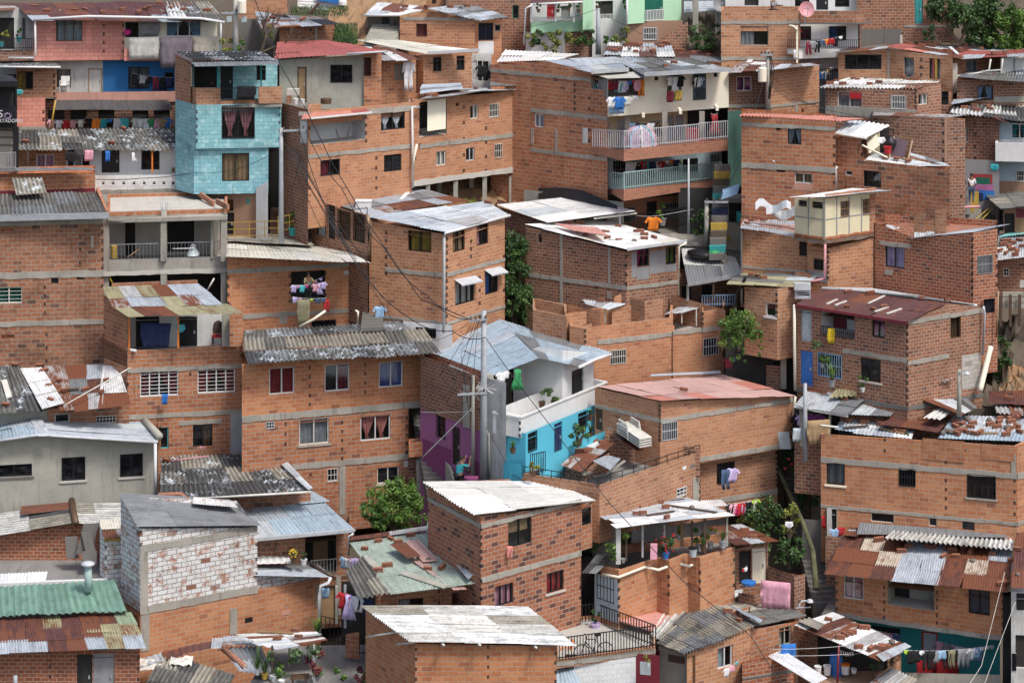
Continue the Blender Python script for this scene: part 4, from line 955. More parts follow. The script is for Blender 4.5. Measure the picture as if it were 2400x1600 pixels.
b=H.block([(722,371),(965,345)],117,[262,240],463,'b_pale',ext=1.5,back=5,inner=.28,cap='conc_dark',btop=[225,245])
b.band(850,354,9);b.band(960,253,12,x0=858,x1=965)
b.win(893,259,949,304,'black','white',2,'tied');b.win(751,374,797,412,'black','maroon',2,'left',lbl='dark window with maroon curtain');b.win(900,362,941,402,'black',None,2)
b.room(727,274,856,334,1.2,'white','concfloor');b.vents(858,275,330,4);b.vents(882,370,440,4);b.vents(725,300,440,2)
proof(H,(706,279,116.2),(872,265,118.2),(858,254,118.9),(712,268,117.0),pal=('SA','RD'),mat='paintsheet',sw=1,rows=1,wave=.16,name='awning');H.box('awning_trim','white',P(728,280,116.3),P(872,266,118.1)-P(728,280,116.3),(0,.05,0),(0,0,.09))
s=H.block([(660,350),(722,371)],119.7,[246,262],480,'b_brown',back=2,para=False);s.vent(702,272,720,336)
H.block([(700,371),(727,371)],116.9,[262,262],272,'conc',ext=0,back=.2)
c=H.block([(965,345),(1257,308)],120.5,[233,211],433,'b_pale',ext=0,back=3.5,para=False)
c.band(1100,329,9,x0=983,x1=1257);c.band(1100,412,12,'conc_light');
c.room(983,237,1047,318,1.0,'greyplaster');c.innerp(983,238,1003,300,'black')
c.win(1102,246,1121,279,'offwhite','offwhite',2,'right');c.win(1146,243,1169,275,'offwhite',None,1,gr='offwhite',grn=6);c.win(1023,354,1045,388,'offwhite','offwhite',2,'full');c.win(1092,346,1112,377,'silver',None,2);c.win(1159,337,1177,370,'tan',None,1,gr='offwhite',grn=4);c.win(1211,332,1229,363,'tan',None,1,gr='offwhite',grn=4);c.win(1213,237,1228,253,'black',None,1,lbl='tiny dark window');c.vent(1068,242,1076,249);c.vents(1087,250,400,5);c.vents(1139,300,400,4);c.vents(984,250,340,4);c.vents(965,360,430,3);c.vent(966,364,975,376)
for x,y in((1003,480),(1030,478),(1068,474),(1105,472),(1136,486),(1160,480),(1198,484)):
 yy=c.hit(x)[2].y;H.post('stilt','greyplaster',x,412,y+10,yy+(.2 if x not in(1030,1105,1160)else 2.4),.22)
mb=MB();A=c.at(1002,306)+Vector((0,-.25,0));Bv=c.at(1045,300)+Vector((0,-.3,0));mb.box(A,Bv-A,(0,.03,0),Vector((0,.2,1.5)));mb.build('sunshade','cream',H.root)
q=proof(H,(984,233,119.9),(1130,216,122.4),(1262,207,126),(1085,199,129),pal=('ZR','GY','ZC','FG'),sw=.8,rows=2,run='across',und=.08,seed=6,name='terrace_sheets')
proof(H,(984,225,121),(1085,213,123),(1080,202,125),(990,205,124),pal=('Z','GY','Z'),sw=.7,rows=1,run='across',wave=.2,amp=.03,lift=.12,name='stacked_sheets')
bricks(q,[(1000,227),(1060,219),(1115,212),(1020,228)],'the terrace edge above the stilts',4)
H.block([(1150,214),(1255,207)],124,[204,198],222,'b_orange',ext=0,back=.3);proof(H,(1148,203,124),(1255,198,125),(1250,193,126),(1150,191,125.5),pal=('GY','Z'),rows=1,name='ledge_sheet')
pipe(H,[(966,250,120.2),(968,440,120.2)]);pipe(H,[(984,251,120.4),(967,251,120.3)]);pipe(H,[(977,338,120.2),(970,370,120.1),(968,395,120.1)],'cream',.06)
H.done()
for x,ps in(((788,0),(792,300)),):pass
m=MB();m.lathe(P(764,243,120.5),[(.26,0),(.27,.02),(.27,.24),(.25,.26)],14);tag(m.build('rusty_drum','brown'),'low rusty round drum on the terrace in front of grey house','drum')
root=empty('laundry_sink',P(686,243,121),'concrete laundry sink on brick legs beside the ribbed door','sink');m=MB();m.box(P(672,224,121),(.6,0,0),(0,.5,0),(0,0,.3));m.build('basin','conc_light',root);m=MB();m.box(P(672,243,121),(.2,0,0),(0,.4,0),(0,0,.4));m.build('base','b_orange',root)
def bucket(px,py,Y,label,col='white',r=.14,h=.3,name='bucket',lid=None,group=None):
 root=empty(name,P(px,py,Y),label,name.replace('_',' '),group);m=MB();m.lathe(P(px,py,Y),[(r*.8,0),(r,h),(r*1.07,h),(r*1.07,h*.93),(r,h*.92)]if not lid else[(r*.85,0),(r,h)],14);m.build('body',col,root)
 if lid:m=MB();m.lathe(P(px,py,Y)+Vector((0,0,h)),[(r*1.08,-.02),(r*1.08,.03),(r*.6,.05)],14);m.build('lid',lid,root)
 else:
  m=MB();c=P(px,py,Y);m.tube([c+Vector((r*math.cos(t),-r*.5*math.sin(t)*1.0,h-.12*math.sin(t)))for t in[k*.393 for k in range(9)]],.01,4);m.build('handle','steel',root)
 return root
bucket(693,245,120.4,'left white bucket by the concrete laundry sink','white');bucket(708,247,120.3,'right white bucket by the laundry sink, nearer the parapet','white')
for k,(x,y,x2,y2,l)in enumerate(((787,302,797,328,'left broom leaning in the white walled red awning balcony'),(820,297,812,326,'brooms leaning in the right corner of the red awning balcony'))):
 m=MB();A,B2=P(x,y,119.3),P(x2,y2,119.2);m.tube([A,B2],.02,5);m.box(B2-Vector((.1,.03,.12)),(.22,0,0),(0,.06,0),(0,0,.13));tag(m.build('broom','wood'),l,'broom')
patch_ground('earth_bank','earth',[(950,500,121),(1300,500,124),(1320,380,131),(960,395,127)],bumpy=.5)
grass('grass','dry grass and weeds under the house on stilts',(1060,476,121.2),(1.2,.4,.15),500,.16,'leaf_yellow',8)
H=House('mint_house','mint green house with white terrace railings, arched opening and green door',1400,75,131)
b=H.block([(1244,78),(1468,70)],131,[50,45],78,'mint',ext=0,back=1.6,cap='concfloor')
w=H.block([(1244,60),(1360,57)],132.6,5,75,'white',back=3);w.door(1282,11,1300,46,'red',3);w.vent(1315,14,1336,45,'greypaint')
w2=H.block([(1366,70),(1390,69)],131,-20,70,'mint',ext=0,back=3)
w3=H.block([(1388,60),(1468,57)],132.0,-25,75,'white',back=3);w3.vent(1402,3,1437,45)
r=H.block([(1470,57),(1597,48)],130.4,[-25,-25],57,'mint',ext=0,back=4);r.door(1511,-5,1554,47,'darkgreen',6)
b.rail(1246,40,1366,51,'white',34,-.02,.035);b.rail(1404,33,1464,45,'white',18,-.02,.035);r.rail(1511,23,1554,48,'white',12,-.1,.035)
for x in(1245,1302,1345):H.post('post','white',x,8,52,130.9,.1)
lo=H.block([(1232,124),(1324,124)],131.6,76,124,'white',back=1);lo.vent(1250,92,1267,106)
lo=H.block([(1324,124),(1472,118)],131.8,70,128,'b_brown',back=1);lo.door(1405,80,1435,118,'brown',4)
lo=H.block([(1470,104),(1600,102)],130.9,50,115,'tile_brown',back=3);lo.win(1507,65,1540,94,'white',None,1,gr='white',grn=8,lbl='arched window with white grille')
st=H.block([(1548,102),(1612,102)],130.3,[92,50],104,'b_brown',back=.5)
proof(H,(1243,12,130.6),(1366,5,130.6),(1366,-10,132),(1243,-10,132),pal=('M','R'),sw=1.2,rows=1);H.tube('gutter','white',[P(1243,11,130.5),P(1366,5,130.5)],.06);pipe(H,[(1248,12,130.4),(1232,20,130.4),(1228,105,130.4)]);pipe(H,[(1470,0,130.2),(1469,56,130.2)])
H.done()
for k,(x,y,l)in enumerate(((1262,24,'fern basket at the left end of the green house terrace'),(1308,24,'hanging fern basket right of the red door'),(1333,20,'hanging basket at the middle of the white terrace'),(1356,24,'hanging fern basket next to the green niche'),(1400,17,'hanging fern at left of the arched opening'),(1466,16,'hanging fern at right of the arched opening'))):
 potplant(x,y+6,130.5,l,.35,'brown','leaf',.1,seed=k+20,name='hanging_plant',group='hanging plants on the green house')
for k,(x,y,l,mt,rd)in enumerate(((1245,92,'small brownish plant at the left end of the white wall','leaf_yellow',.35),(1263,86,'bushy plant with dark leaves hanging on the white wall','leaf',.45),(1287,95,'large trailing fern on the white wall below green house','leaf_yellow',.65),(1310,88,'fern growing right of the large trailing fern','leaf_yellow',.5),(1340,90,'fern before the brick wall under the green house','leaf_yellow',.5),(1365,95,'green bush left of the grey pole','leaf',.45),(1383,92,'narrow green bush touching the grey pole','leaf',.4),(1430,92,'light green palm like plant by the brown door','leaf_bright',.35),(1460,84,'round yellow green bush below the mint wall','leaf_yellow',.6))):
 bush('shrub',l,P(x,y,130.7),(rd,.4,rd),420,.08,mt,'plant','plants below the green house',k+5,False)
root=pole(1402,20,128,129.6,'grey lamp pole in front of the mint green house',.12,'steel')
H=House('scrap_roof_shed','low sheds covered with overlapping rusty and grey roof sheets',1500,150,128.5,'shed')
q=proof(H,(1415,128,128.2),(1580,128,128.2),(1570,100,130.3),(1425,98,130.3),pal=('ZR','R','GY','M','Z','W'),rows=3,sw=.9,jit=.3,und=.1,wave=.16,amp=.03)
q2=proof(H,(1580,143,127.8),(1692,148,127.8),(1690,120,130),(1580,116,130),pal=('M','R','GY','M'),rows=2,sw=1.0,jit=.3,und=.1)
H.block([(1415,140),(1580,140)],128.6,128,150,'b_brown',back=1.5);H.block([(1580,160),(1690,160)],128.2,145,165,'b_red',back=1.5)
bricks(q,[(1440,122),(1475,118),(1500,108),(1550,112),(1530,122),(1460,104),(1560,104),(1490,124)],'the rusty sheds behind the cream building',3);bricks(q2,[(1600,122),(1650,121),(1670,122),(1625,128),(1660,133),(1590,121)],'the maroon shed roof',6)
H.done()
H=House('concrete_frame','dark unfinished concrete frame beside the mint green house',1640,80,131.5,'building')
b=H.block([(1597,75),(1695,75)],133,-30,120,'conc_dark',back=2);
for x in(1630,1683):H.post('concrete_column','conc',x,-20,78,131.5,.3)
proof(H,(1607,30,132),(1680,25,132),(1680,2,132.4),(1607,4,132.4),pal=('Z','ZC'),run='across',rows=1,name='tin_screen')
H.done()
patch_ground('earth_bank','soil',[(1600,130,129.6),(1700,130,129.6),(1690,20,133.5),(1615,30,133.5)],bumpy=.5)
bush('hedge','dense dark rounded bush below the concrete columns',P(1652,100,129.4),(.95,.7,.45),1600,.07,'leaf','bush',None,31,False,[((-.4,.3,.6),(.5,.4,.5),400),((.8,.2,.8),(.25,.4,.6),400)])
def dish(px,py,Y,label,col,r=.38,tilt=(-.3,.5),txt=None):
 root=empty('satellite_dish',P(px,py,Y),label,'satellite dish');n=Vector((tilt[0],-1,tilt[1])).normalized();a=n.cross(Vector((0,0,1))).normalized();b=a.cross(n);c=P(px,py,Y);m=MB();prev=None
 for k in range(7):
  rr=r*k/6;row=[c+a*rr*math.cos(t*.3927)+b*rr*1.05*math.sin(t*.3927)+n*(.12*(k/6)**2)for t in range(16)]
  if prev:
   for t in range(16):m.face([prev[t],prev[(t+1)%16],row[(t+1)%16],row[t]])
  prev=row
 m.build('reflector',col,root,smooth=True);s=MB();s.tube([c-b*r,c+n*.45],.012,5);s.tube([c+a*r*.6,c+n*.45],.01,5);s.lathe(c+n*.45,[(.03,-.05),(.05,0),(.03,.05)],8);s.build('feed_arm','steel',root);s=MB();s.tube([c,c-n*.25,c-n*.25-Vector((0,0,.7))],.025,6);s.build('mast','steel',root);return root
dish(1683,12,131,'dark grey satellite dish on a column near the top edge','grey',.38,(.5,.3))
H=House('apartment_house','three storey house with cream top floor, laundry balcony and long railed balconies',1424,470,121)
b=H.block([(1150,244),(1245,254),(1277,258),(1424,274)],125.5,[152,147,143,176],490,'b_orange',ext=3,back=6,para=False)
b.band(1300,264,9,x0=1245,x1=1424);b.band(1300,358,8,x0=1245,x1=1424);b.band(1200,170,7,x0=1150,x1=1385);b.vents(1347,185,255,6);b.vents(1381,230,330,5)
b.win(1252,267,1274,299,'white','lightblue',2,'full',lbl='white framed window with pale blue curtains');b.colm(1304,303,356,5);b.colm(1248,300,337,5);b.patch(1365,300,1378,336,'white_old')
c=H.block([(1424,274),(1708,252)],120.7,[180,166],274,'cream',ext=0,back=5)
c.room(1425,184,1508,226,1.0,'greypaint');c.win(1534,180,1543,189,'black',None,1,fw=.02);c.room(1564,175,1598,238,1.0,'greyplaster');c.room(1624,173,1655,234,1.0,'paleblue');c.win(1673,171,1682,181,'black',None,1,fw=.02)
c.rail(1565,212,1598,238,'white',7);c.rail(1624,209,1653,234,'black',8,-.05)
b.room(1385,178,1421,210,.9,'conc')
w=H.block([(1388,350),(1650,328)],122.0,[273,256],352,'ivory',back=4,ext=0);w.win(1400,290,1429,318,'white','pink',1,'full','white',8);w.door(1446,281,1465,345,'silver',3);w.win(1479,286,1497,310,'white',None,1,gr='white',grn=6);w.win(1523,284,1555,320,'grey',None,1,gr='grey',grn=6);w.door(1562,271,1580,335,'steel',4);w.door(1583,270,1602,332,'steel',4);w.win(1612,275,1638,308,'steel',None,1,gr='steel',grn=7)
for x,y in((1470,340),(1558,333),(1645,322)):H.post('concrete_column','conc',x,262,y,121.8,.26)
H.post('concrete_column','conc',1384,278,362,121.9,.22)
s=H.block([(1386,352),(1462,371),(1637,352),(1706,346)],121.2,[347,350,333,326],359,'b_small',ext=0,back=1.8,para=False,cap='concfloor')
for(x0,y0,x1,y1)in((1388,345,1462,349),(1462,349,1637,332),(1637,330,1705,324)):
 fence((x0,y0,s.hit(x0+1)[2].y-.05),(x1,y1,s.hit(x1-1)[2].y-.05),.85,int((x1-x0)/5),'silver',None,parent=H.root,t=.03)
v=H.block([(1425,445),(1692,420)],122.3,[372,350],446,'paleblue',back=4,ext=0);v.win(1436,376,1466,418,'black',None,1,gr='steel',grn=5);v.door(1486,385,1510,440,'silver',4);v.win(1600,372,1635,402,'black',None,1,gr='black',grn=7);v.win(1664,360,1689,398,'silver',None,1,gr='silver',grn=7)
s2=H.block([(1426,446),(1462,468),(1637,440),(1692,432)],121.6,[442,443,426,416],449,'b_small',ext=0,back=1.8,para=False,cap='concfloor')
for(x0,y0,x1,y1)in((1427,442,1462,446),(1462,444,1690,418)):
 fence((x0,y0,s2.hit(x0+1)[2].y-.05),(x1,y1,s2.hit(x1-1)[2].y-.05),.8,int((x1-x0)/5),'palegreen',None,parent=H.root,t=.035)
g=H.block([(1458,545),(1612,530)],122.4,[470,455],550,'b_small',back=4);g.win(1460,485,1488,520,'black',None,1,gr='steel',grn=6);g.door(1516,472,1540,535,'black',3);g.win(1553,475,1590,511,'black',None,1,gr='silver',grn=8)
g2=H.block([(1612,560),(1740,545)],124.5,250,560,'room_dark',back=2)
g3=H.block([(1706,350),(1740,345)],123.2,[262,258],545,'darkgreen_wall',back=1.5)
for x,y in((1508,270),(1595,262),(1681,254)):H.box('beam_end','cream',P(x-3,y+6,120.8),(.14,0,0),(0,1.2,0),(0,0,.18))
qa=proof(H,(1386,171,120.6),(1474,166,121.6),(1440,133,127),(1275,143,125),pal=('ZC','FW','Z'),sw=1.1,rows=2,mat='zinc',seed=2);H.box('gutter','steel',P(1386,174,120.5),P(1474,168,121.5)-P(1386,174,120.5),(0,.1,0),(0,0,.2))
qb=proof(H,(1510,177,120.0),(1712,164,122.6),(1575,129,130),(1420,137,127.5),pal=('FG','ZC','FG','Z','FW','GY'),sw=.95,rows=3,mat='fibre_plain',wave=.18,amp=.03,seed=5,und=.06);H.box('gutter','steel',P(1510,180,119.9),P(1712,168,122.4)-P(1510,180,119.9),(0,.1,0),(0,0,.2))
proof(H,(1420,184,119.9),(1509,182,120.6),(1500,169,122),(1384,173,121.8),pal=('CR',),mat='paintsheet',sw=2,rows=1,name='awning')
proof(H,(1165,146,125.6),(1300,141,125.4),(1356,127,129),(1185,117,130),pal=('W','WD','W'),mat='paintsheet',sw=1.1,rows=2,wave=.18,name='white_roof')
bricks(qb,[(1580,150),(1535,137),(1560,158)],'the mixed grey roof of the cream building',3)
H.done()
laundry((1428,188,121.0),(1506,186,121.3),['red shirt','maroon shirt','turquoise shirt','white towel','lilac shirt','blue small','red small','pink longshirt','orange trousers'],'on the cream top floor balcony',.82)
garment('shirt','white',P(1434,227,120.4),'white shirt draped over the cream parapet left of the blue one',None,.9);garment('shirt','blue',P(1452,227,120.35),'blue shirt draped over the cream parapet',None,1.0);garment('towel','lightblue',P(1446,236,120.5),'pale jeans blue sheet draped low over the cream parapet',None,.9,0,1.6);garment('shirt','offwhite',P(1470,226,120.5),'off white shirt draped over the cream parapet right of the blue one',None,.75)
garment('small','white',P(1488,225,120.7),'small white cloth on the cream parapet',None,.9);garment('towel','maroon',P(1571,214,121.5),'maroon towel over the white balcony rail',None,.75,0,.85);garment('towel','mustard',P(1590,212,121.7),'ochre towel over the white balcony rail',None,.7,0,.9)
laundry((1566,178,122.0),(1600,176,122.3),['white shirt','white dress','black shirt'],'in the middle opening of the cream floor',.85);laundry((1628,178,122.8),(1642,178,122.8),['black longshirt','white shirt','lightblue shirt'],'in the right opening of the cream floor',.8)
laundry((1476,288,121.7),(1560,284,122.3),['lightblue shirt','black longshirt','black trousers','white shirt','brown shirt','tan shirt'],'on the long middle balcony',.95);laundry((1665,266,123.4),(1683,265,123.4),['crimson dress'],'in the shade right of the cream building',1.0)
laundry((1468,380,122.0),(1600,372,123.0),['white trousers','white shirt','black shirt','red shorts','teal shirt','navy trousers','offwhite shirt','red shirt','white small','orange small','navy shirt','lime sock'],'on the pale blue balcony',.85)
m=MB();m.lathe(P(1502,344,121.2),[(.75,0),(.78,.3),(.7,.65),(.5,.9),(.2,1.0),(.02,1.02)],16);o=tag(m.build('play_tent',None or MATS.setdefault('tent',flat('tent',(.5,.38,.48),.8,0,.6)),smooth=True),'pink and blue striped play tent on the long middle balcony','tent')
for k in range(8):
 st_=MB();a=k*.7854;c0=P(1502,344,121.2);st_.tube([c0+Vector((.77*math.cos(a),.77*math.sin(a),.05)),c0+Vector((.77*math.cos(a),.77*math.sin(a),.4)),c0+Vector((.55*math.cos(a),.55*math.sin(a),.88)),c0+Vector((.1*math.cos(a),.1*math.sin(a),1.03))],.06,5);q_=st_.build('stripe',('pink','lightblue','white','turquoise')[k%4]);q_.parent=o;q_.location=Vector(q_['wl'])-Vector(o['wl'])
for(x,y,w_,h_,c_,l)in((1470,338,.8,.5,'turquoise','turquoise plastic crate on the middle balcony beside the tent'),(1608,330,.9,.55,'red','red box behind the railing of the middle balcony')):
 m=MB();c0=P(x,y,121.6 if x<1500 else 122.6);m.box(c0,(w_,0,0),(0,.35,0),(0,0,h_));m.box(c0+Vector((-.03,-.03,h_)),(w_+.06,0,0),(0,.41,0),(0,0,.05));tag(m.build('crate',c_),l,'crate')
garment('shirt','orange',P(1530,508,120.5),'bright orange t-shirt hanging alone in front of the black door',None,1.15,0,1.1)
cable([(1490,505,120.6),(1530,507,120.5),(1625,490,120.8)],'thin clothesline carrying the orange t-shirt',.01,.02,None,'white','clothesline','clothesline')
potplant(1392,209,121.9,'green plant in turquoise pot on the brick ledge',.35,'turquoise',seed=4);potplant(1405,209,121.7,'pink flowered plant in white pot on the brick ledge',.4,'white',seed=5,flower='pink')
potplant(1552,528,121.3,'leafy bush by the railing under the orange shirt',.9,'grey','leaf_bright',.2,seed=6)
fence((1465,548,121.2),(1612,528,121.5),.9,30,'black','black railing in front of the ground floor below the orange shirt')
patch_ground('path','conc',[(1450,560,119.6),(1760,590,119.6),(1760,530,122.6),(1450,535,122.6)],bumpy=.04)
H=House('brick_house','brick house with patchwork moss and rust tin porch roof and white grid windows',300,1060,111)
b=H.block([(243,838),(299,861),(569,848)],112.8,[793,823,806],1070,'b_orange',back=4,inner=.3,para=False,cap='floor_dark')
b.band(430,863,9,x0=299,x1=569);b.band(400,973,9,x0=299,x1=569)
b.gridwin(328,867,418,928,'white',4,7,'maroon');b.gridwin(463,858,551,920,'white',4,7,'crimson','sides')
b.win(369,1001,395,1051,'turquoise',None,1);b.win(452,995,498,1046,'black','brown',2,'right');b.colm(556,968,1065,32,'steel',.06,'tin_door');b.vents(300,870,960,4);b.vents(446,876,877,1);b.band(450,990,9,x0=420,x1=520)
b.vents(566,760,905,3)
lw=H.block([(243,838),(299,861)],112.8,[690,742],838,'b_orange',ext=0,back=.2,para=False)
bw=H.block([(262,850),(545,845)],112.9,735,850,'white',back=.3);bw.vent(318,742,373,820);bw.door(420,742,462,815,'black',2);bw.patch(264,745,270,750,'grey','lamp')
H.block([(538,849),(569,848)],111.2,[736,733],812,'b_orange',ext=0,back=.3);H.block([(520,849),(538,849)],111.6,[738,737],812,'greyplaster',ext=0,back=1.4)
H.post('post','orange',303,744,820,111,.07);H.post('post','orange',418,742,815,110.9,.07)
Ym=Yb(110.4,742,721,.3)
q=proof(H,(302,743,110.4),(566,731,110.4),(532,712,Ym),(268,722,Ym),pal=('R','YE','R','YE'),plan=None,sw=.75,rows=1,wave=.1,seed=21)
q=proof(H,(266,722,Ym),(520,712,Ym),(463,664,Yb(Ym,712,664,.3)),(240,674,Yb(Ym,722,674,.3)),pal=('Z','YE','R','ZR','YE','ZR','Z'),sw=.75,rows=2,wave=.1,seed=23)
pipe(H,[(257,811,112.5),(318,822,110.8)],'white',.07)
H.done()
garment('sheet','navy',P(364,757,111.2),'navy blue patterned blanket hanging in the porch between orange posts',None,.95,-.05,1.0);garment('small','turquoise',P(422,760,111.2),'small turquoise cloth beside the right orange post',None,1.6);garment('towel','blue',P(386,923,110.9),'bright blue cloth hanging from the left white grid window',None,.65,0,.75)
laundry((466,1043,111.0),(485,1042,111.0),['pink small','salmon small'],'on the sill of the small lower window',.6,False)
potplant(284,810,112.0,'spiky plant at the left end of the porch',.8,'white','leaf',.14,True,4);
root=empty('wooden_chair',P(508,808,112.0),'dark carved wooden chair with red seat in the porch','chair');c0=P(496,812,112.0)
m=MB();m.box(c0+Vector((0,0,.4)),(.5,0,0),(0,.45,0),(0,0,.08));m.build('seat','red',root);m=MB();m.lathe(c0+Vector((.25,.45,.5)),[(.24,0),(.27,.2),(.2,.5),(.05,.6)],10);m.v=[(v[0],c0.y+.45+(v[1]-c0.y-.45)*.15,v[2])for v in m.v];m.build('backrest','woodd',root)
for dx in(0,.45):
 for dy in(0,.4):m=MB();m.box(c0+Vector((dx,dy,0)),(.05,0,0),(0,.05,0),(0,0,.4));m.build('leg','woodd',root)
H=House('tin_roof_shed','low shed with jumbled rusty, white and grey roof sheets',150,970,109.5,'shed')
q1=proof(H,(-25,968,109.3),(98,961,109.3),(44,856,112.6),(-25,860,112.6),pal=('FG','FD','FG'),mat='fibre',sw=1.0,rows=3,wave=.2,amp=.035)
q2=proof(H,(98,958,109.2),(150,946,109.3),(98,864,112.4),(48,868,112.4),pal=('W','ZC','W'),sw=1.2,rows=3,lift=.1,und=.1,jit=.2)
q3=proof(H,(140,958,109.0),(240,950,109.2),(250,852,112.8),(102,858,112.8),pal=('Z','ZR','R','R','ZR','GY','R'),sw=.8,rows=3,wave=.1,und=.1,jit=.3,seed=31)
q4=proof(H,(230,950,109.1),(304,941,109.3),(278,860,112.0),(240,856,112.5),pal=('ZC','W','R','Z'),sw=.9,rows=3,und=.12,jit=.25,seed=4)
bricks(q2,[(104,872),(95,860),(116,906),(120,939)],'the white shed sheets',5);bricks(q3,[(138,894),(200,915),(133,922),(150,918)],'the rusty shed sheets',6);bricks(q4,[(238,921),(250,893)],'the right end of the shed roof',7);bricks(q1,[(36,858),(14,951)],'the grey left shed roof',8)
plank(q1,(10,893),(22,934),'the grey left shed roof','offwhite',.25);plank(q3,(150,915),(185,914),'the rusty shed sheets')
b=H.block([(112,985),(303,975)],109.9,[958,944],992,'b_dirty',back=3);b.win(128,969,163,990,'white',None,1,lbl='shallow white framed window');b.win(225,974,272,990,'black',None,1,gr='offwhite',grn=6)
H.block([(-25,985),(112,985)],110.0,[968,962],992,'greyplaster',back=3)
cable([(150,950,108.8),(306,861,110.6)],'white pole slanting over the shed roof',.03,0,None,'offwhite','pole','pole')
H.done()
H=House('brick_house','brick house with cream sheet roof and laundry filled opening',690,760,113.8)
b=H.block([(533,640),(853,622)],114.4,[601,614],775,'b_bright',back=4)
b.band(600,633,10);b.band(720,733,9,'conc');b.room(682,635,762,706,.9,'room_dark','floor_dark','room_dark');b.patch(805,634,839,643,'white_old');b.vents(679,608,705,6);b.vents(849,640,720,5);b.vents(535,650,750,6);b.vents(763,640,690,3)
b.win(730,750,787,772,'black',None,2,gr='black',grn=12);b.patch(655,730,672,758,'conc')
q=proof(H,(532,602,114.0),(864,616,112.9),(792,577,118.2),(532,562,119.5),pal=('CR','CR','WD','CR'),mat='paintsheet',sw=1.1,rows=2,wave=.2,amp=.008)
pipe(H,[(763,728,112.8),(735,748,112.7),(702,765,112.8)],'cream',.06);pipe(H,[(834,728,112.8),(839,730,112.7),(838,756,112.8)],'cream',.06)
H.done()
laundry((684,668,113.2),(764,660,112.9),['lilac shirt','pink small','turquoise shirt','hotpink small','black shirt','pink shirt','lilac dress','lilac shirt'],'on the middle line of the laundry opening',.55)
laundry((720,658,113.9),(758,648,113.7),['white small','pink small','lilac small'],'on the upper line of the laundry opening',.6)
laundry((684,695,113.1),(764,698,112.8),['lilac shirt','pink small','black trousers','lime small','denim shorts','denim shorts'],'on the lowest line of the laundry opening',.5)
garment('sheet','khaki',P(711,702,112.85),'long grey green sheet hanging out of the laundry opening',None,.98,0,.42);garment('trousers','red',P(765,702,112.9),'small red trousers at the right of the laundry opening',None,.6)
person(P(722,712,113.75),'woman in green top leaning over the laundry lines in the brick opening','khaki','black',h=1.5,lean=.35,armf=(.9,1.1),elbow=(.5,.4),longhair=True,yaw=.2)
H=House('white_house','narrow pale house with dark doorway in the gap between brick houses',875,715,116.3)
b=H.block([(850,710),(905,712)],116.3,612,735,'paleblue',back=3);b.vent(853,622,861,712);b.vent(893,637,903,712);b.vent(862,670,893,712);b.patch(866,634,873,648,'brown','meter_box')
H.done()
garment('shirt','lightblue',P(889,717,114.2),'pale blue shirt hanging over the steps in the gap',None,1.0);garment('longshirt','black',P(906,716,114.4),'black shirt behind the pale blue one in the gap',None,1.0)
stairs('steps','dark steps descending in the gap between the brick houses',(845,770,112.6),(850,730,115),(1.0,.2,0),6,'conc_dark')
H=House('dark_house','shaded pale house with grated windows behind the grey pole',700,600,119.5)
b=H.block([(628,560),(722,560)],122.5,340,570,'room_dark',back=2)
b=H.block([(683,560),(730,566)],119.6,470,570,'greyplaster',back=2);b.win(706,480,732,520,'black',None,1,gr='black',grn=6);b.patch(690,405,718,465,'purple')if 0 else None
b=H.block([(730,600),(862,640)],118.6,[470,505],650,'b_brown',back=3);b.door(743,478,764,552,'pale',2,'black');b.vent(766,480,785,560);b.win(792,494,822,560,'black',None,1,gr='brown',grn=7);b.win(828,500,856,567,'black',None,1,gr='brown',grn=7)
q=proof(H,(870,506,116.6),(1096,470,118.6),(966,438,121.8),(730,461,119.4),pal=('Z','ZR','GY','R','Z','ZC','R'),sw=.9,rows=3,wave=.12,seed=12,und=.06)
q.o['label']='rusted patched zinc roof';bricks(q,[(835,458),(845,477),(930,492),(805,468)],'the zinc roof behind the corner house',3)
plank(q,(940,473),(960,451),'the zinc roof behind the corner house','white',.2,'plank','white board',.1)
m=MB();p_,n_=q.hit(848,488);m.box(p_-Vector((.3,0,0)),(.75,0,0),(0,.5,0),(0,0,.3));m.box(p_+Vector((-.33,-.03,.3)),(.8,0,0),(0,.56,0),(0,0,.05));tag(m.build('foam_box','white'),'white foam box on the zinc roof behind the corner house','box')
H.block([(1000,500),(1092,490)],119.5,[484,474],520,'b_orange',back=1)
H.done()
stairs('staircase','brown concrete stairs climbing beside the turquoise house and grey pole',(632,560,119.6),(636,440,124.5),(1.15,.1,0),15,'tile_brown')
patch_ground('path','conc',[(535,565,118.0),(735,575,117.0),(720,545,120.0),(530,548,119.8)],bumpy=.03)
for(a_,b_,n_,l_)in(((512,559,118.2),(655,555,117.6),4,'yellow railing along the path below the turquoise house'),((651,546,118.2),(704,536,118.4),2,'short yellow railing beside the potted palm')):
 fence((a_[0],a_[1],a_[2]),(b_[0],b_[1],b_[2]),.75,n_,'mustard',l_,mid=True,t=.03)
potplant(686,552,118.4,'bright green palm in a teal pot behind yellow railing',.9,'teal','leaf_bright',.22,seed=8)
H=House('brick_house','tall corner brick house with shiny zinc roof and white corner downpipe',1046,755,113)
b=H.block([(865,626),(1046,645),(1183,608)],114.75,[518,550,506],757,'b_tan',ext=.6,para=True)
b.band(950,636,8,x0=903,x1=1046);b.band(1100,630,8,x0=1046,x1=1183);b.band(950,747,7);b.vents(905,545,640,6);b.vents(1047,560,740,12);b.vents(1104,565,600,3);b.vents(1181,600,720,4);b.vents(1124,650,740,4)
b.win(956,542,1011,590,'black','mustard',2);b.win(1061,541,1090,589,'black','tan',2,'full');b.win(1117,526,1145,574,'black','rose',2,'left');b.win(1067,657,1112,711,'black','offwhite',3,'full');b.win(1137,634,1168,688,'black','blue',2,'left')
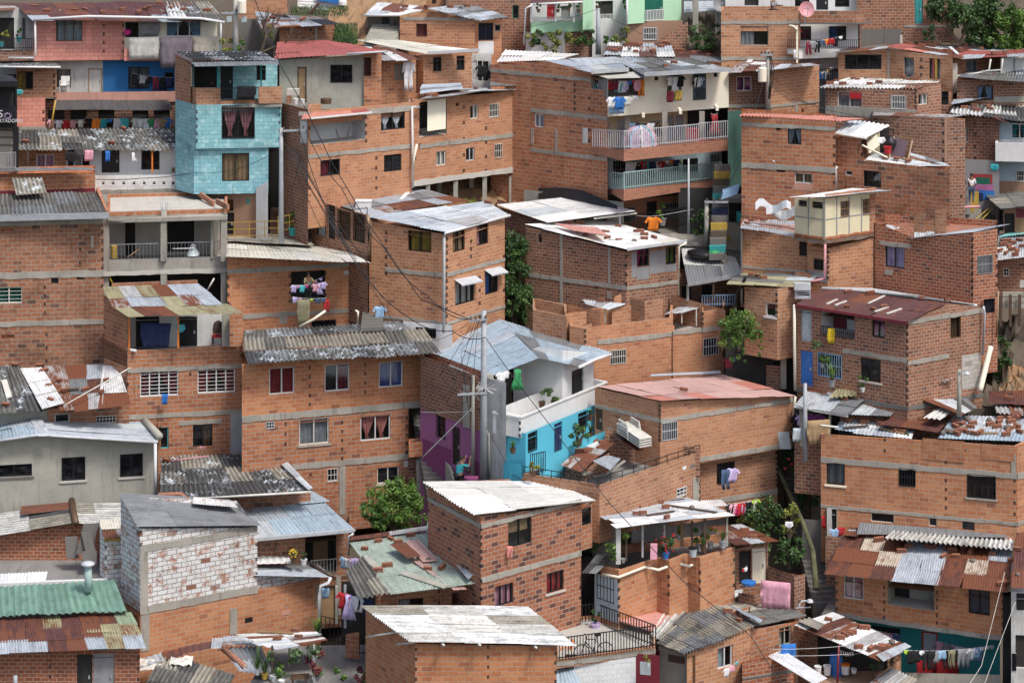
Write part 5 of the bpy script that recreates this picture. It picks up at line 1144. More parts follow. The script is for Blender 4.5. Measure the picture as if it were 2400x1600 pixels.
for(x0,y0,x1,y1)in((1065,655,1114,645),(1135,632,1174,624)):
 A,Bv=b.at(x0,y0),b.at(x1,y1);i_,u_,q_=b.hit(x0);Nn=b.frame(1)[2];nv=Vector((Nn.x,Nn.y,0));m=MB();m.face([A,Bv,Bv-nv*.45-Vector((0,0,.2)),A-nv*.45-Vector((0,0,.2))]);m.face([A-nv*.45-Vector((0,0,.2)),Bv-nv*.45-Vector((0,0,.2)),Bv-nv*.45-Vector((0,0,.26)),A-nv*.45-Vector((0,0,.26))]);m.build('awning','silver',H.root)
q=proof(H,(1045,543,112.6),(1194,503,116.7),(1140,473,118.6),(860,508,114.7),pal=('ZC','Z','ZC','ZR','Z'),sw=1.0,rows=3,wave=.14,run='across',seed=7)
bricks(q,[(1143,478)],'the ridge end of the shiny zinc roof',3)
pipe(H,[(1195,505,116.5),(1120,525,114.8),(1043,546,112.5),(1041,560,112.6),(1040,780,112.6)],'white',.07);pipe(H,[(862,505,114.5),(865,518,114.4),(864,615,114.4)],'tan',.08);pipe(H,[(869,518,114.2),(868,615,114.2)],'brown',.05)
lo=H.block([(945,775),(1060,785)],113.6,752,800,'white',back=2);lo.win(975,768,1022,790,'black',None,2,gr='black',grn=6)
H.done()
bush('ivy_thicket','dark green climbing thicket between the corner house and the white sheeted roof house',P(1205,650,117.5),(.75,.8,2.1),5200,.085,'leaf','bush',None,41,True,[((.15,-.3,-1.1),(.85,.6,.9),1500),((-.4,0,1.0),(.4,.5,.6),900)])
H=House('brick_house','brick house with long white curved sheet roof below the apartment balconies',1250,560,118.8)
b=H.block([(1165,590),(1290,612)],121.2,[483,522],640,'b_brown',back=3)
q=proof(H,(1285,521,118.4),(1490,497,119.7),(1335,460,122.3),(1165,480,120.8),pal=('W','W','W','ZC'),sw=1.1,rows=2,wave=.16,amp=.008,run='across',mat='zinc')
pipe(H,[(1392,512,119.2),(1492,500,120.2)],'offwhite',.05);H.post('post','silver',1453,500,540,120.2,.08)
H.block([(1400,540),(1460,540)],121,505,560,'room_dark',back=1)
H.done()
m=MB();pr=None
for k in range(13):
 t=k/12;x=1262+185*t;yt=441+8*max(0,t-.35)*3+26*max(0,t-.55)*2.2;yy=123.3-3.2*t;a_=P(x,yt,yy);b_=P(x,yt+24,yy-.3)
 if pr:m.face([pr[0],a_,b_,pr[1]]);m.face([pr[0]+Vector((0,.1,0)),a_+Vector((0,.1,0)),a_,pr[0]])
 pr=(a_,b_)
tag(m.build('plastic_sheet','black'),'long black plastic sheet lying behind the white curved roof','tarpaulin')
H=House('retaining_wall','grey concrete retaining wall behind the black plastic sheet',1350,470,123.6,'wall');H.block([(1228,466),(1462,492)],123.6,[444,474],520,'greyplaster',back=.5);H.done()
H=House('brick_house','brick house with white pink roof weighed down by bricks and pink curtain',1468,715,113.5)
b=H.block([(1232,644),(1468,676),(1590,660)],118.0,[530,590,572],730,'b_brown',back=5)
b.band(1300,652,9,'conc',1240,1468);b.band(1530,668,8,'conc',1468,1590);b.colm(1316,546,710,6);b.colm(1428,580,665,5);b.colm(1428,684,700,9);b.vents(1467,600,665,4)
b.vent(1261,548,1270,569);b.win(1493,583,1521,624,'black','hotpink',2,'tied');b.win(1561,578,1583,617,'black','lime',2,'full','black',5)
for(x0,y0,x1,y1)in((1480,590,1492,650),(1522,588,1560,640),(1493,626,1521,655),(1561,619,1585,636)):b.patch(x0,y0,x1,y1,'greypaint')
q=proof(H,(1472,585,114.5),(1607,567,116.0),(1425,515,121.5),(1230,526,118.1),pal=('W','W','CR','W'),sw=1.0,rows=3,wave=.14,amp=.008,run='across',mat='paintsheet',seed=3)
slab(H,'pink_sheet',MATS.setdefault('pinksheet',flat('pinksheet',(.55,.27,.23),.7,0,.25)).name,[(1345,540,116.6),(1427,552,115.2),(1400,533,117.0),(1300,523,118.0)],.03)
bricks(q,[(1332,525),(1360,526),(1354,523),(1376,540),(1358,547),(1372,554),(1418,549),(1423,562),(1449,534),(1487,568),(1492,546),(1510,564),(1510,554),(1533,560),(1500,546),(1450,567)],'the white roof of the pink curtain house',5,1.1)
plank(q,(1425,565),(1472,568),'the white roof of the pink curtain house');H.box('gutter','silver',P(1470,588,114.3),P(1610,568,115.8)-P(1470,588,114.3),(0,.1,0),(0,0,.12))
pipe(H,[(1609,568,115.6),(1592,578,115.4),(1591,692,115.6)],'cream',.05)
H.done()
H=House('porch_house','dark open porch under a plain pale grey corrugated roof with blue railing',1660,712,115.5)
q=proof(H,(1612,668,114.8),(1740,645,115.6),(1722,604,118.5),(1595,570,120.5),pal=('GY','FW','FW','ZC'),mat='paintsheet',sw=.9,rows=2,wave=.16,seed=2,name='roof');H.box('fascia','grey',P(1612,672,114.7),P(1745,648,115.5)-P(1612,672,114.7),(0,.1,0),(0,0,.14))
b=H.block([(1590,720),(1735,715)],117.5,640,735,'b_brown',back=2);b.vent(1598,670,1620,712);b.vent(1645,668,1670,705);H.post('post','greyplaster',1612,668,705,115.2,.12);H.post('post','woodd',1672,660,702,115.2,.08)
fence((1645,718,115.4),(1728,716,115.6),.5,14,'lightblue',None,parent=H.root)
H.done()
H=House('mural_wall','dark stepped walls painted with blue, yellow and teal bands behind the wooden pole',1670,600,119,'wall')
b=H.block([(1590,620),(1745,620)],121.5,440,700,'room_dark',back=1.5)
for k,(x0,y0,x1,y1,c_)in enumerate(((1632,548,1645,556,'mustard'),(1668,560,1708,574,'blue'),(1672,574,1712,583,'mustard'),(1660,582,1710,590,'red'),(1690,495,1722,507,'mustard'),(1676,515,1708,532,'navy'),(1682,535,1704,545,'mustard'),(1718,480,1745,500,'teal'))):b.patch(x0,y0,x1,y1,c_,'painted_band',.1+.3*k)
b2=H.block([(1700,560),(1742,560)],119.8,[455,455],570,'greyplaster',back=1);b2.win(1708,475,1738,520,'black',None,1,gr='black',grn=6)
proof(H,(1688,470,119.5),(1745,466,119.5),(1745,455,120.5),(1690,458,120.5),pal=('GY','ZC'),rows=1,name='tin_canopy')
H.done()
root=empty('painted_staircase',P(1690,600,117.5),'staircase with blue, yellow and teal painted risers behind the wooden pole','staircase')
for k in range(13):
 m=MB();m.box(P(1662,610,117.2)+Vector((.05*k,.34*k,.3*k)),(.8,.1,0),(0,.34,0),(0,0,.3));m.build('step',('conc_dark','teal','conc_dark','soil','mustard','conc_dark','navy')[k%7],root)
bush('shrub','dark leafy plants hanging beside the painted staircase',P(1642,520,119.5),(.5,.4,.8),700,.08,'leaf','plant',None,77,False)
m=MB();m.box(P(1690,468,118.8),P(1728,455,118.8)-P(1690,468,118.8),(0,.3,.1),(.1,0,.35));tag(m.build('bent_sheet','lightblue'),'pale blue bent metal sheet under the cable bundle','metal sheet')
m=MB();m.lathe(P(1655,600,118.3),[(.25,0),(.9,.05),(.95,.2),(.5,.32),(.05,.36)],12);tag(m.build('folded_tarp','black',smooth=True),'dark folded tarpaulin above the pale grey porch roof','tarpaulin')
m=MB();m.lathe(P(1673,596,117.6),[(.02,0),(.3,.05),(.25,.16),(.05,.2)],10);tag(m.build('green_bag','green',smooth=True),'green plastic bag beside the folded tarpaulin','bag')
H=House('roofless_house','brick house with roofless upper rooms, maze of low brick walls and pale floor',1500,890,110)
b1=H.block([(1335,802),(1371,807),(1577,784)],111.7,[763,769,744],900,'b_pale',back=3.2,para=False,inner=.9,cap='concfloor')
b2=H.block([(1577,784),(1646,776)],113.1,[776,768],900,'b_pale',ext=1.5,back=3.2,inner=.25,cap='concfloor',endopen=False)
b3=H.block([(1646,776),(1697,770)],113.75,[731,723],900,'b_pale',back=3,inner=1.2,cap='concfloor')
for b in(b1,b2,b3):b.band(b.px[-2]+8 if b is not b1 else 1450,{0:800}.get(0)if 0 else(797 if b is b1 else 779 if b is b2 else 773),10,x0=1400 if b is b1 else None,x1=1577 if b is b1 else None)
b1.vents(1372,775,800,3);b3.vents(1647,735,770,4);b3.vents(1695,735,830,6)
b1.win(1430,819,1467,852,'black',None,1,gr='offwhite',grn=7);b3.win(1648,791,1684,832,'black',None,1,gr='silver',grn=6)
bl=H.block([(1249,786),(1328,798)],112.9,[726,741],860,'b_tan',back=2.5,inner=.75,cap='floor_dark')
def thin(pts,Y,top,bot=None,mat='b_tan'):return H.block(pts,Y,top,(bot or max(p[1]for p in pts)),mat,ext=.4,back=.15,para=False)
thin([(1328,790),(1374,783)],112.4,[734,728]);thin([(1330,740),(1407,752)],114.2,[712,728]);thin([(1434,760),(1483,752)],113.6,[718,713]);thin([(1477,740),(1511,748),(1554,740)],114.3,[698,706,701]);thin([(1440,715),(1465,712),(1572,695)],114.9,[696,682,670],740);thin([(1572,745),(1700,770)],116.0,[690,726],770)
thin([(1371,768),(1387,765)],112.3,[762,757],790)
q=proof(H,(1372,712,113.5),(1425,725,113.2),(1466,712,114.0),(1364,700,114.6),pal=('ZC','ZR','ZC'),sw=.6,rows=1,name='lean_to');q.o['label']='small white and rusty sheet roof';bricks(q,[(1408,707)],'the small lean-to between roofless walls',3)
q=proof(H,(1556,738,114.0),(1600,732,114.0),(1674,714,115.6),(1600,716,115.8),pal=('GY','ZR','ZC'),sw=.7,rows=2,name='lean_to',und=.1)
H.post('post','offwhite',1598,730,757,114.2,.05);H.post('post','offwhite',1632,722,764,114.0,.05);H.post('post','greyplaster',1418,724,757,113.4,.08)
m=MB();m.box(P(1297,783,112.3),P(1320,779,112.2)-P(1297,783,112.3),(0,.05,0),(0,.2,.5));m.build('old_panel','brown',H.root)
H.done()
H=House('brick_house','large brick house with flat dusty pink sheet roof',1547,1170,106.5)
b=H.block([(1394,950),(1547,986),(1858,937)],108.9,[908,941,928],1062,'b_pale',ext=0,para=True)
b.band(1450,963,8,'conc',1394,1547);b.band(1700,962,9,'conc',1547,1858);b.band(1750,1058,10,'conc',1640,1858);b.vents(1546,950,1030,9)
b.win(1551,988,1587,1030,'black',None,1,gr='silver',grn=8);b.door(1388+7,958,1412,1008,'brown',3);b.vents(1855,985,1040,4)
b2=H.block([(1570,1083),(1822,1045)],107.3,[1070,1040],1180,'b_tan',ext=1.0,back=3);b2.win(1680,1083,1721,1131,'black',None,1,gr='black',grn=8);b2.band(1750,1162,9);b2.vents(1640,1085,1165,7);b2.vents(1820,1060,1150,8)
q=proof(H,(1547,939,106.1),(1862,926,109.6),(1690,878,112.5),(1398,905,108.9),pal=('PK','PK','PK','SA','PK'),mat='paintsheet',sw=1.0,rows=3,wave=.1,amp=.006,seed=3)
proof(H,(1527,888,110.6),(1690,879,112.0),(1688,873,112.3),(1530,884,111.0),pal=('FG','ZC','Z'),rows=1,sw=1.5,run='across',name='ridge_sheet',lift=.1)
bricks(q,[(1602,917)],'the dusty pink roof',3)
pipe(H,[(1864,930,109.3),(1859,975,109.6)],'cream',.06)
H.done()
laundry((1552,990,106.7),(1594,984,107.1),['white shirt','red small','white shirt','lilac shirt'],'on the barred window of the pink roof house',.62)
garment('trousers','denim',P(1700,1100,106.9),'blue jeans hanging from the lower window of the pink roof house',None,.95,.1);garment('shirt','lilac',P(1716,1096,107.0),'pale lilac shirt beside the blue jeans',None,1.0,.1)
laundry((1706,1180,107.0),(1775,1168,107.8),['black shirt','pink shirt','hotpink shirt','red shirt','lilac longshirt','black shirt','white shirt','lime shirt'],'in the shade under the pink roof house',.85)
H=House('brick_house','three level brick house with white framed windows under old fibre cement roof',760,1215,108)
b=H.block([(567,987),(957,953),(995,950)],108.6,[852,833,831],987,'b_bright',ext=0,back=4.5,para=False)
b.band(600,980,14)
b.win(631,861,690,923,'white','crimson',2,'full');b.win(761,853,819,916,'white','maroon',2,'right');b.win(888,847,944,907,'white','indigo',2,'full')
b.vents(726,861,947,5);b.vents(856,853,918,4);b.vents(992,848,932,5)
l=H.block([(567,987),(957,953)],108.6,[987,953],1225,'b_orange',ext=.8,back=4)
l.band(740,1090,12,x0=685,x1=957);l.win(701,981,771,1041,'offwhite','grey',2,'full',sill='conc');l.win(845,973,915,1031,'white','salmon',2,'tied');l.win(623,988,643,1004,'silver',None,1,gr='silver',grn=3,lbl='small louvred window');l.win(767,1097,792,1128,'offwhite',None,1,gr='offwhite',grn=3);l.win(884,1094,935,1132,'offwhite',None,2,sill='offwhite');l.patch(946,1080,960-4,1094,'white','air_grille')
l.colm(802,1092,1205,14);l.vents(802,989,1073,5);l.vents(953,978,1060,5);l.vents(669,993,1040,3);l.vents(728,1111,1111,1)
H.post('concrete_column','conc',984,1075,1180,110.2,.3);H.block([(957,1090),(995,1086)],110.6,[1076,1070],1180,'b_brown',back=1)
box_=H.block([(958,1072),(995,1068)],109.6,[1040,1035],1072,'b_orange',ext=0,back=.8,inner=.15,cap='soil')
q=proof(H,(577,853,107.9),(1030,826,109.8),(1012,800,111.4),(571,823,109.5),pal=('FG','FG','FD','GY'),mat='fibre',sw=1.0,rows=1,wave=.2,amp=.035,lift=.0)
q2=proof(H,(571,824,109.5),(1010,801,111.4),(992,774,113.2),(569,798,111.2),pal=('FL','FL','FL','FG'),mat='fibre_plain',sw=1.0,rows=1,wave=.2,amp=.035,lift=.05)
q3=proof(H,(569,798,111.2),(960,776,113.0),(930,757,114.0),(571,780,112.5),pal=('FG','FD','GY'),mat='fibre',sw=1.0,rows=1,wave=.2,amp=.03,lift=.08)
H.done()
bush('garden_bush','dense bright green bush in front of the three level brick house',P(925,1185,106.2),(1.35,1.0,.95),5200,.075,'leaf_bright','bush',None,51,True,[((.5,0,.5),(.75,.7,.6),1500),((-.9,-.1,-.35),(.6,.6,.5),900),((.1,-.2,-.6),(1.5,.7,.5),1500)])
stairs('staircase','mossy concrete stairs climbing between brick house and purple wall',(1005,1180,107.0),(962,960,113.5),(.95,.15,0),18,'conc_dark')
m=MB();a_,b_=P(1062,1135,107.0),P(985,960,113.2);m.box(a_-Vector((0,0,.8)),b_-a_,(.15,0,0),(0,0,1.05));tag(m.build('stair_wall','greyplaster'),'sloping grey parapet between the stairs and the purple wall','wall')
H=House('blue_white_house','white and sky blue house with wrap around white balcony and silver roof',1217,1120,104.6)
s=H.block([(985,957),(1127,1010)],109.9,[832,886],957,'b_brown',ext=0,back=2,para=False)
s2=H.block([(985,957),(1127,1010)],110.0,[957,1010],1130,'purple',ext=3,back=2,para=False);s2.win(1024,975,1044,1025,'black',None,1,gr='black',grn=4);s2.door(1059,1000,1078,1090,'black',3)
s2.patch(990,1040,1058,1120,'magenta');s2.patch(1079,1075,1127,1140,'magenta')
p2=H.block([(1085,1000),(1127,1010)],107.1,[900,905],1000,'greyplaster',ext=0,back=.4,para=False)
w=H.block([(1127,1010),(1186,1032)],106.2,[880,900],1130,'white_old',ext=2,back=1,para=False)
up=H.block([(1203,942),(1262,949),(1318,955),(1391,922)],109.1,[836,812,820,826],965,'white',ext=.4,para=False,back=4)
up.door(1338,861,1369,921,'black',1,'white');
ww=H.block([(1150,930),(1203,942)],111.7,[835,835],970,'room_dark',ext=.2,back=1,para=False)
pb=H.block([(1155,966),(1218,978),(1422,894)],105.4,[962,976,893],1014,'white',ext=0,para=True,inner=.85,cap='concfloor')
pb.band(1300,945,4,'white',proud=.05);pb.vents(1218,990,1020,3);pb.vents(1420,905,945,3)
bl_=H.block([(1186,1032),(1232,1042),(1402,968)],105.2,[1010,1015,945],1105,'sky',ext=2,para=True)
bl_.win(1237,1012,1258,1056,'black',None,1,gr='black',grn=4);bl_.door(1299,990,1318,1063,'navy',2);bl_.win(1355,965,1376,1002,'black',None,1,gr='black',grn=4);bl_.patch(1236,1062,1298,1095,'skylow')if 0 else None
lp=H.block([(1265,1105),(1420,1030)],103.6,[1075,1008],1120,'sky',ext=.5,back=.3,para=False)
lp2=H.block([(1180,1110),(1222,1118)],104.2,[1083,1087],1130,'skylow',ext=2,back=.8,para=False)
fl=slab(H,'walkway','concfloor',[(1265,1105,103.7),(1420,1030,109),(1402,1010,110.4),(1235,1098,105)],.1)
zA=proof(H,(1000,826,113.3),(1152,881,107.5),(1262,839,107.0),(1172,748,114.4),pal=('ZB','ZB','Z','ZB'),sw=1.0,rows=3,wave=.12,run='down',seed=4,mat='zinc')
zB=proof(H,(1262,839,107.0),(1358,858,108.2),(1432,826,110.7),(1172,748,114.4),pal=('GY','ZB','ZB'),sw=1.0,rows=3,wave=.12,seed=5)
proof(H,(1155,893,107.6),(1060,868,109.6),(1050,850,110.2),(1150,872,108),pal=('Z',),rows=1,sw=3,name='eave_sheet',run='across')
pipe(H,[(1432,830,110.2),(1395,842,109.2),(1357,861,107.9)],'white',.07);pipe(H,[(1141,1003,105.7),(1143,1130,105.7)],'offwhite',.07);pipe(H,[(1146,1010,105.5),(1146,1130,105.5)],'grey',.05)
cc=MB();cc.box(P(1138,1002,106.2),(.35,0,0),(0,.3,0),(0,0,2.3));cc.build('concrete_column','greyplaster',H.root)
H.block([(1163,960),(1200,958)],109.9,[870,870],965,'greyplaster',ext=0,back=.3,para=False).door(1170,895,1188,950,'black',2)
H.done()
laundry((1165,872,106.5),(1192,866,106.9),['white shirt','white towel','white shirt'],'under the silver roof eave of the blue white house',.55);garment('dress','green',P(1213,865,106.6),'translucent green cloth hanging from the silver roof eave',None,.95)
potplant(1270,955,107.2,'round leafed bush in terracotta pot, left one behind white balcony',.75,'brown','leaf',.15,seed=3);potplant(1299,953,108.0,'round leafed bush in terracotta pot, right one behind white balcony',.75,'brown','leaf',.15,seed=5)
bush('potted_bush','dense dark green bush beside the blue wall door',P(1354,1018,105.6),(.42,.4,.42),700,.07,'leaf','bush',None,3,True);potplant(1384,1022,107.0,'spiky agave plant right of the dense bush on blue parapet',.45,'brown','leaf',.1,True,5)
potplant(1383,985,107.3,'hanging basket plant at the right end of the blue wall',.3,'brown','leaf',.14,True,7,'hanging_plant');potplant(1202,1062,103.9,'hanging fern at the left end of the blue wall',.35,'brown','leaf_bright',.13,True,8,'hanging_plant')
potplant(1251,1115,102.9,'small yellow green conifer on the corner of the scrap terrace',.55,'brown','leaf_yellow',.1,seed=9)
fence((1243,1113,103.2),(1278,1105,103.8),.85,7,'black','short black gate at the low end of the blue parapet')
person(P(1075,1165,104.9),'man in a teal t-shirt holding a camera to his face by the purple wall','teal','black',h=1.75,yaw=2.2,lean=.25,armf=(1.3,1.2),elbow=(1.6,1.5))
m=MB();c0=P(1091,1106,104.7);m.box(c0,(.22,0,0),(0,.12,0),(0,0,.16));m.lathe(c0+Vector((.1,-.08,.02)),[(.08,0),(.09,.1),(.07,.14)],8);tag(m.build('camera_bag','black'),'black bag beside the man in teal','bag')
m=MB();m.box(P(1088,1140,105.0),(.6,0,0),(0,.4,0),(0,0,.35));tag(m.build('pink_bench','magenta'),'low pink block at the foot of the purple wall','bench')
H=House('terrace_house','brick terrace with thin black railing, scrap heaps and stacked white loungers',1405,1180,103)
b=H.block([(1225,1112),(1405,1140),(1641,1060)],103.8,[1110,1137,1058],1215,'b_tan',ext=.5,para=True,inner=.5,cap='floor_dark')
b.win(1585,1142,1608,1162,'offwhite',None,1,gr='white',grn=3);b.vents(1638,1075,1170,6);b.patch(1617,1088,1631,1094,'conc_dark');b.patch(1600,1092,1608,1100,'white');b.colm(1630,1118,1175,14)
for(a_,c_)in(((1227,1110),(1400,1137)),((1404,1137),(1640,1059))):
 ya,yc=b.hit(a_[0])[2].y-.03,b.hit(c_[0])[2].y-.03;fence((a_[0],a_[1],ya),(c_[0],c_[1],yc),.3,8 if c_[0]<1500 else 9,'black',None,parent=H.root)
bk=H.block([(1418,1040),(1640,1050)],107.5,[1003,1051],1085,'b_brown',ext=.5,back=.2,para=False)
sh=H.block([(1325,1105),(1375,1112),(1428,1092)],105.0,[1086,1096,1060],1112,'b_brown',ext=.3,para=False,back=1)
q=proof(H,(1320,1082,104.6),(1370,1098,104.0),(1440,1040,107.0),(1385,1036,108.0),pal=('R','ZR','R2','W','ZR'),sw=.6,rows=4,jit=.3,und=.1,name='shack_roof',seed=8)
q2=proof(H,(1385,1098,103.9),(1425,1118,103.4),(1452,1085,105.5),(1420,1075,106.0),pal=('Z','Z'),sw=1.5,rows=1,wave=.12,name='loose_sheet',lift=.3,und=.15)
q3=proof(H,(1420,1015,107.8),(1490,1062,105.8),(1512,1058,106.6),(1430,1005,108.4),pal=('M','FG'),sw=1.5,rows=2,name='lean_to',lift=.1)
bricks(q,[(1358,1060),(1380,1040),(1395,1038),(1378,1059),(1412,1040)],'the little shack on the scrap terrace',3)
H.done()
for k,(x0,y0,x1,y1)in enumerate(((1362,1110,1395,1098),(1365,1115,1400,1104),(1415,1118,1462,1082),(1422,1112,1466,1082),(1390,1118,1420,1115))):
 m=MB();A,Bv=P(x0,y0,104.2),P(x1,y1,105.2);m.box(A,Bv-A,(0,.1,0),(0,0,.06));tag(m.build('scrap_beam','greyplaster'),'grey scrap beam heaped on the terrace floor','beam','scrap beams on the terrace')
for k in range(4):
 root=empty('sun_lounger',P(1470,1030-k*5,106.3),['lowest white plastic lounger in the stack on the scrap terrace','second white lounger from below in the stack','third white lounger from below in the stack','topmost white plastic lounger in the stack with raised arms'][k],'sun lounger','stacked white loungers')
 A,Bv=P(1445,1012-k*6,107.2),P(1500,1050-k*6,105.6);d_=Bv-A;sd=Vector((.55,.35,.0));m=MB()
 m.box(A,d_*.98,sd,(0,0,.05));m.build('bed','offwhite',root);m=MB()
 for t in(0,1):m.tube([A+sd*t+d_*.1,A+sd*t+d_*.12+Vector((0,0,.3)),A+sd*t+d_*.45+Vector((0,0,.32)),A+sd*t+d_*.5],.04,6)
 m.build('armrest','offwhite',root)
H=House('brick_house','two storey house with white upper wall behind brick parapet and white railed balcony',1850,140,128)
b=H.block([(1690,140),(1876,140)],128,[25,25],150,'b_tan',ext=.5,back=2.2,inner=1.1,cap='floor_dark');b.band(1750,53,7);b.win(1735,61,1801,107,'conc','grey',1,'left',fw=.03);b.band(1750,138,6)
b=H.block([(1700,30),(2008,30)],130.8,-30,40,'white',back=3);b.vent(1745,-10,1778,14);b.win(1863,-10,1897,16,'black',None,1);b.door(1913,-10,1941,24,'black',2);b.win(1957,-10,1991,17,'black',None,1)
b=H.block([(1876,57),(2006,58),(2045,54)],127.9,[25,26,24],57,'b_dirty',ext=0,back=.4,para=False)
b.band(1950,55,4,'conc_dark')
b=H.block([(1845,120),(2012,120)],129.0,55,140,'white',back=3,ext=.5);b.win(1862,62,1901,94,'black','maroon',1,'full','black',8);b.win(1943,62,1983,95,'black','blue',1,'left','black',8)
H.post('post','black',2013,58,115,127.9,.08);H.post('post','cream',1868,60,148,127.4,.1)
H.block([(1872,140),(1968,137)],127.6,[115,115],138,'white',ext=0,back=1.4,cap='concfloor');H.block([(1845,125),(1872,126)],127.9,[115,115],126,'white',ext=0,back=1)
for(x0,x1,y)in((1845,2012,115),):fence((x0,y,127.5),(x1,y,127.7),.45,34,'black',None,parent=H.root)
b=H.block([(1872,200),(1970,198)],129.0,138,210,'paleblue',back=2);b.win(1942,145,1968,168,'white',None,1,gr='black',grn=6)
fence((1920,198,127.6),(1955,195,127.8),.75,8,'black',None,parent=H.root)
H.tube('downpipe','cream',[P(1868,72,127.3),P(1862,63,127.3),P(1850,60,127.5)],.06)
H.done()
person(P(1812,64,129.2),'person in a dark t-shirt looking at a phone by the white wall at the top','grey','black',h=1.7,yaw=.9,armf=(.5,.5),elbow=(1.3,1.2))
dish(1890,23,127.3,'pink red satellite dish above the brick parapet','rose',.4,(.1,.3))
laundry((1890,98,127.5),(1975,84,127.5),['maroon trousers','grey shirt','black trousers','denim shorts','orange shorts','red shorts','black shirt','white small'],'along the black railing of the white balcony',.7)
garment('shirt','red',P(1866,66,128.2),'dark red shirt hanging at the left window of the white balcony',None,.9)
laundry((1922,168,127.7),(1952,156,127.9),['blue shirt','white shirt','yellow small','white small'],'above the small lower railing',.8)
garment('sock','white',P(1862,118,127.2),'white sock hanging low beside the cream pipe',None,1.6)
H=House('brick_house','dark tall brick house with green door beside the top right trees',2100,100,129.8)
b=H.block([(2008,66),(2118,66),(2235,66)],130.0,[-30,-30,-30],120,'b_brown',ext=1,back=4,para=False);b.door(2144,-10,2163,56,'teal',2,lbl='green door')
b.band(2180,62,6,x0=2118,x1=2235);b.patch(2018,68,2112,118,'conc_dark');b.colm(2112,82,110,6,'white_old')
H.done()
H=House('brick_house','low tan brick house behind the cable pole with rusty roof and violet curtains',1750,260,124)
b=H.block([(1706,250),(1800,248)],124.4,166,340,'b_brown',back=4);b.win(1726,179,1762,214,'offwhite','purple',2,'full');b.band(1750,248,6);b.door(1708,262,1733,305,'black',1);b.win(1742,258,1795,275,'grey',None,1,gr='offwhite',grn=8)
b=H.block([(1800,250),(1806,249),(1920,236)],123.2,[167,163,153],300,'b_tan',back=3,para=False);b.band(1850,245,5);b.colm(1866,246,270,6);b.vents(1881,258,262,2)
q=proof(H,(1708,170,123.8),(1800,168,123.4),(1830,148,126.6),(1735,144,127),pal=('R','ZR','W','M'),sw=.8,rows=3,jit=.2,und=.1);plank(q,(1740,163),(1760,143),'the rusty roof by the cable pole','white',.25)
proof(H,(1803,164,122.9),(1922,153,123.8),(1900,149,126),(1830,152,126),pal=('ZC','GY'),rows=1)
H.done()
H=House('brick_house','long brick house with wide dark window, two curtained doorways and pink patched roof',2080,190,126)
b=H.block([(1965,192),(2082,192),(2233,205)],126.4,[124,115,135],245,'b_tan',ext=1,back=5,para=False)
b.win(1980,128,2066,163,'black',None,3);b.win(2118,135,2142,183,'grey','grey',1,'low',fw=.02);w_=b.win(2178,138,2204,185,'black','grey',1,'low',fw=.02);b.colm(2082,118,192,5);b.vents(2159,140,175,3)
b.patch(2186,139,2190,184,'crimson','stripe',.02);b.patch(2191.5,139,2196,184,'mustard','stripe',.02)
c=H.block([(2233,242),(2345,232)],125.6,[138,136],262,'b_orange',back=3);c.win(2265,141,2291,172,'grey','pale',2);H.post('concrete_column','conc_light',2237,148,218,125.3,.26)
d=H.block([(2345,175),(2420,170)],125.3,[138,134],180,'white_old',back=3);d.colm(2377,138,170,3,'grey')
q=proof(H,(2075,109,126),(2250,138,125),(2345,118,130),(2150,103,130.5),pal=('RD','R','ZC','SA','R','W','RD'),sw=1.0,rows=4,jit=.2,und=.1,seed=61,wave=.16)
q0=proof(H,(1950,126,125.9),(2075,112,126),(2130,105,129),(1990,112,129),pal=('ZC','FG','W','R'),sw=1.0,rows=2,und=.08)
q3=proof(H,(2240,139,125.1),(2420,132,125),(2390,108,130),(2300,112,130),pal=('ZC','RD','Z','R','ZC'),sw=1.0,rows=3,und=.08)
bricks(q,[(2130,106),(2160,110),(2172,107),(2185,112),(2205,108),(2212,122),(2224,124),(2250,120),(2262,110),(2240,112),(2150,104),(2195,104)],'the pink patched roof',5);bricks(q3,[(2300,118),(2330,128),(2358,126)],'the right end of the pink patched roof',6)
plank(q,(2226,113),(2244,129),'the pink patched roof','white',.18);pipe(H,[(2322,139,124.9),(2318,165,124.9),(2290,172,124.9),(2243,178,124.8),(2240,215,124.8),(2234,220,124.8)],'offwhite',.05);pipe(H,[(2350,138,124.9),(2348,164,124.9),(2300,168,124.9)],'offwhite',.05)
H.done()
H=House('brick_house','small brick house with long white weathered corrugated roof and red cloth window',2040,262,122)
b=H.block([(1934,256),(2148,266),(2206,258)],122.6,[207,211,194],275,'b_brown',ext=1.5,back=4,para=True)
b.win(1963,215,2020,252,'offwhite','grey',2,'low');b.patch(1992,217,2018,232,'red','red_cloth',-.05 if 0 else .02);b.win(2088,224,2124,256,'white',None,1,gr='white',grn=9,lbl='white ornate grille window');b.win(2153,220,2174,246,'offwhite','white',2,'right');b.patch(1935,252,2147,275,'conc');b.vents(2146,215,262,5)
q=proof(H,(1920,204,122.3),(2150,210,121.8),(2212,189,125),(1985,185,126.2),pal=('W','WD','ZR','FW','W'),mat='fibre_plain',sw=1.0,rows=3,wave=.18,amp=.035,jit=.15,und=.05)
bricks(q,[(1945,199),(1975,200),(2038,200),(2060,196),(2010,190),(2118,184),(2143,188),(2000,188),(1960,193),(2030,187)],'the white weathered corrugated roof',5)
H.done()
H=House('brick_house','brick house at right edge with grey sheet roof and blue reflecting window',2320,240,124)
b=H.block([(2243,242),(2420,238)],124.2,[186,192],262,'b_brown',back=3);b.win(2291,201,2328,235,'black','lightblue',2,'sides');b.patch(2330,226,2420,240,'greyplaster')
q=proof(H,(2240,182,123.8),(2420,190,123.6),(2420,157,126.5),(2275,168,126),pal=('Z','GY','FG','ZR'),sw=1.0,rows=2,mat='fibre_plain',wave=.15,und=.1,jit=.2);
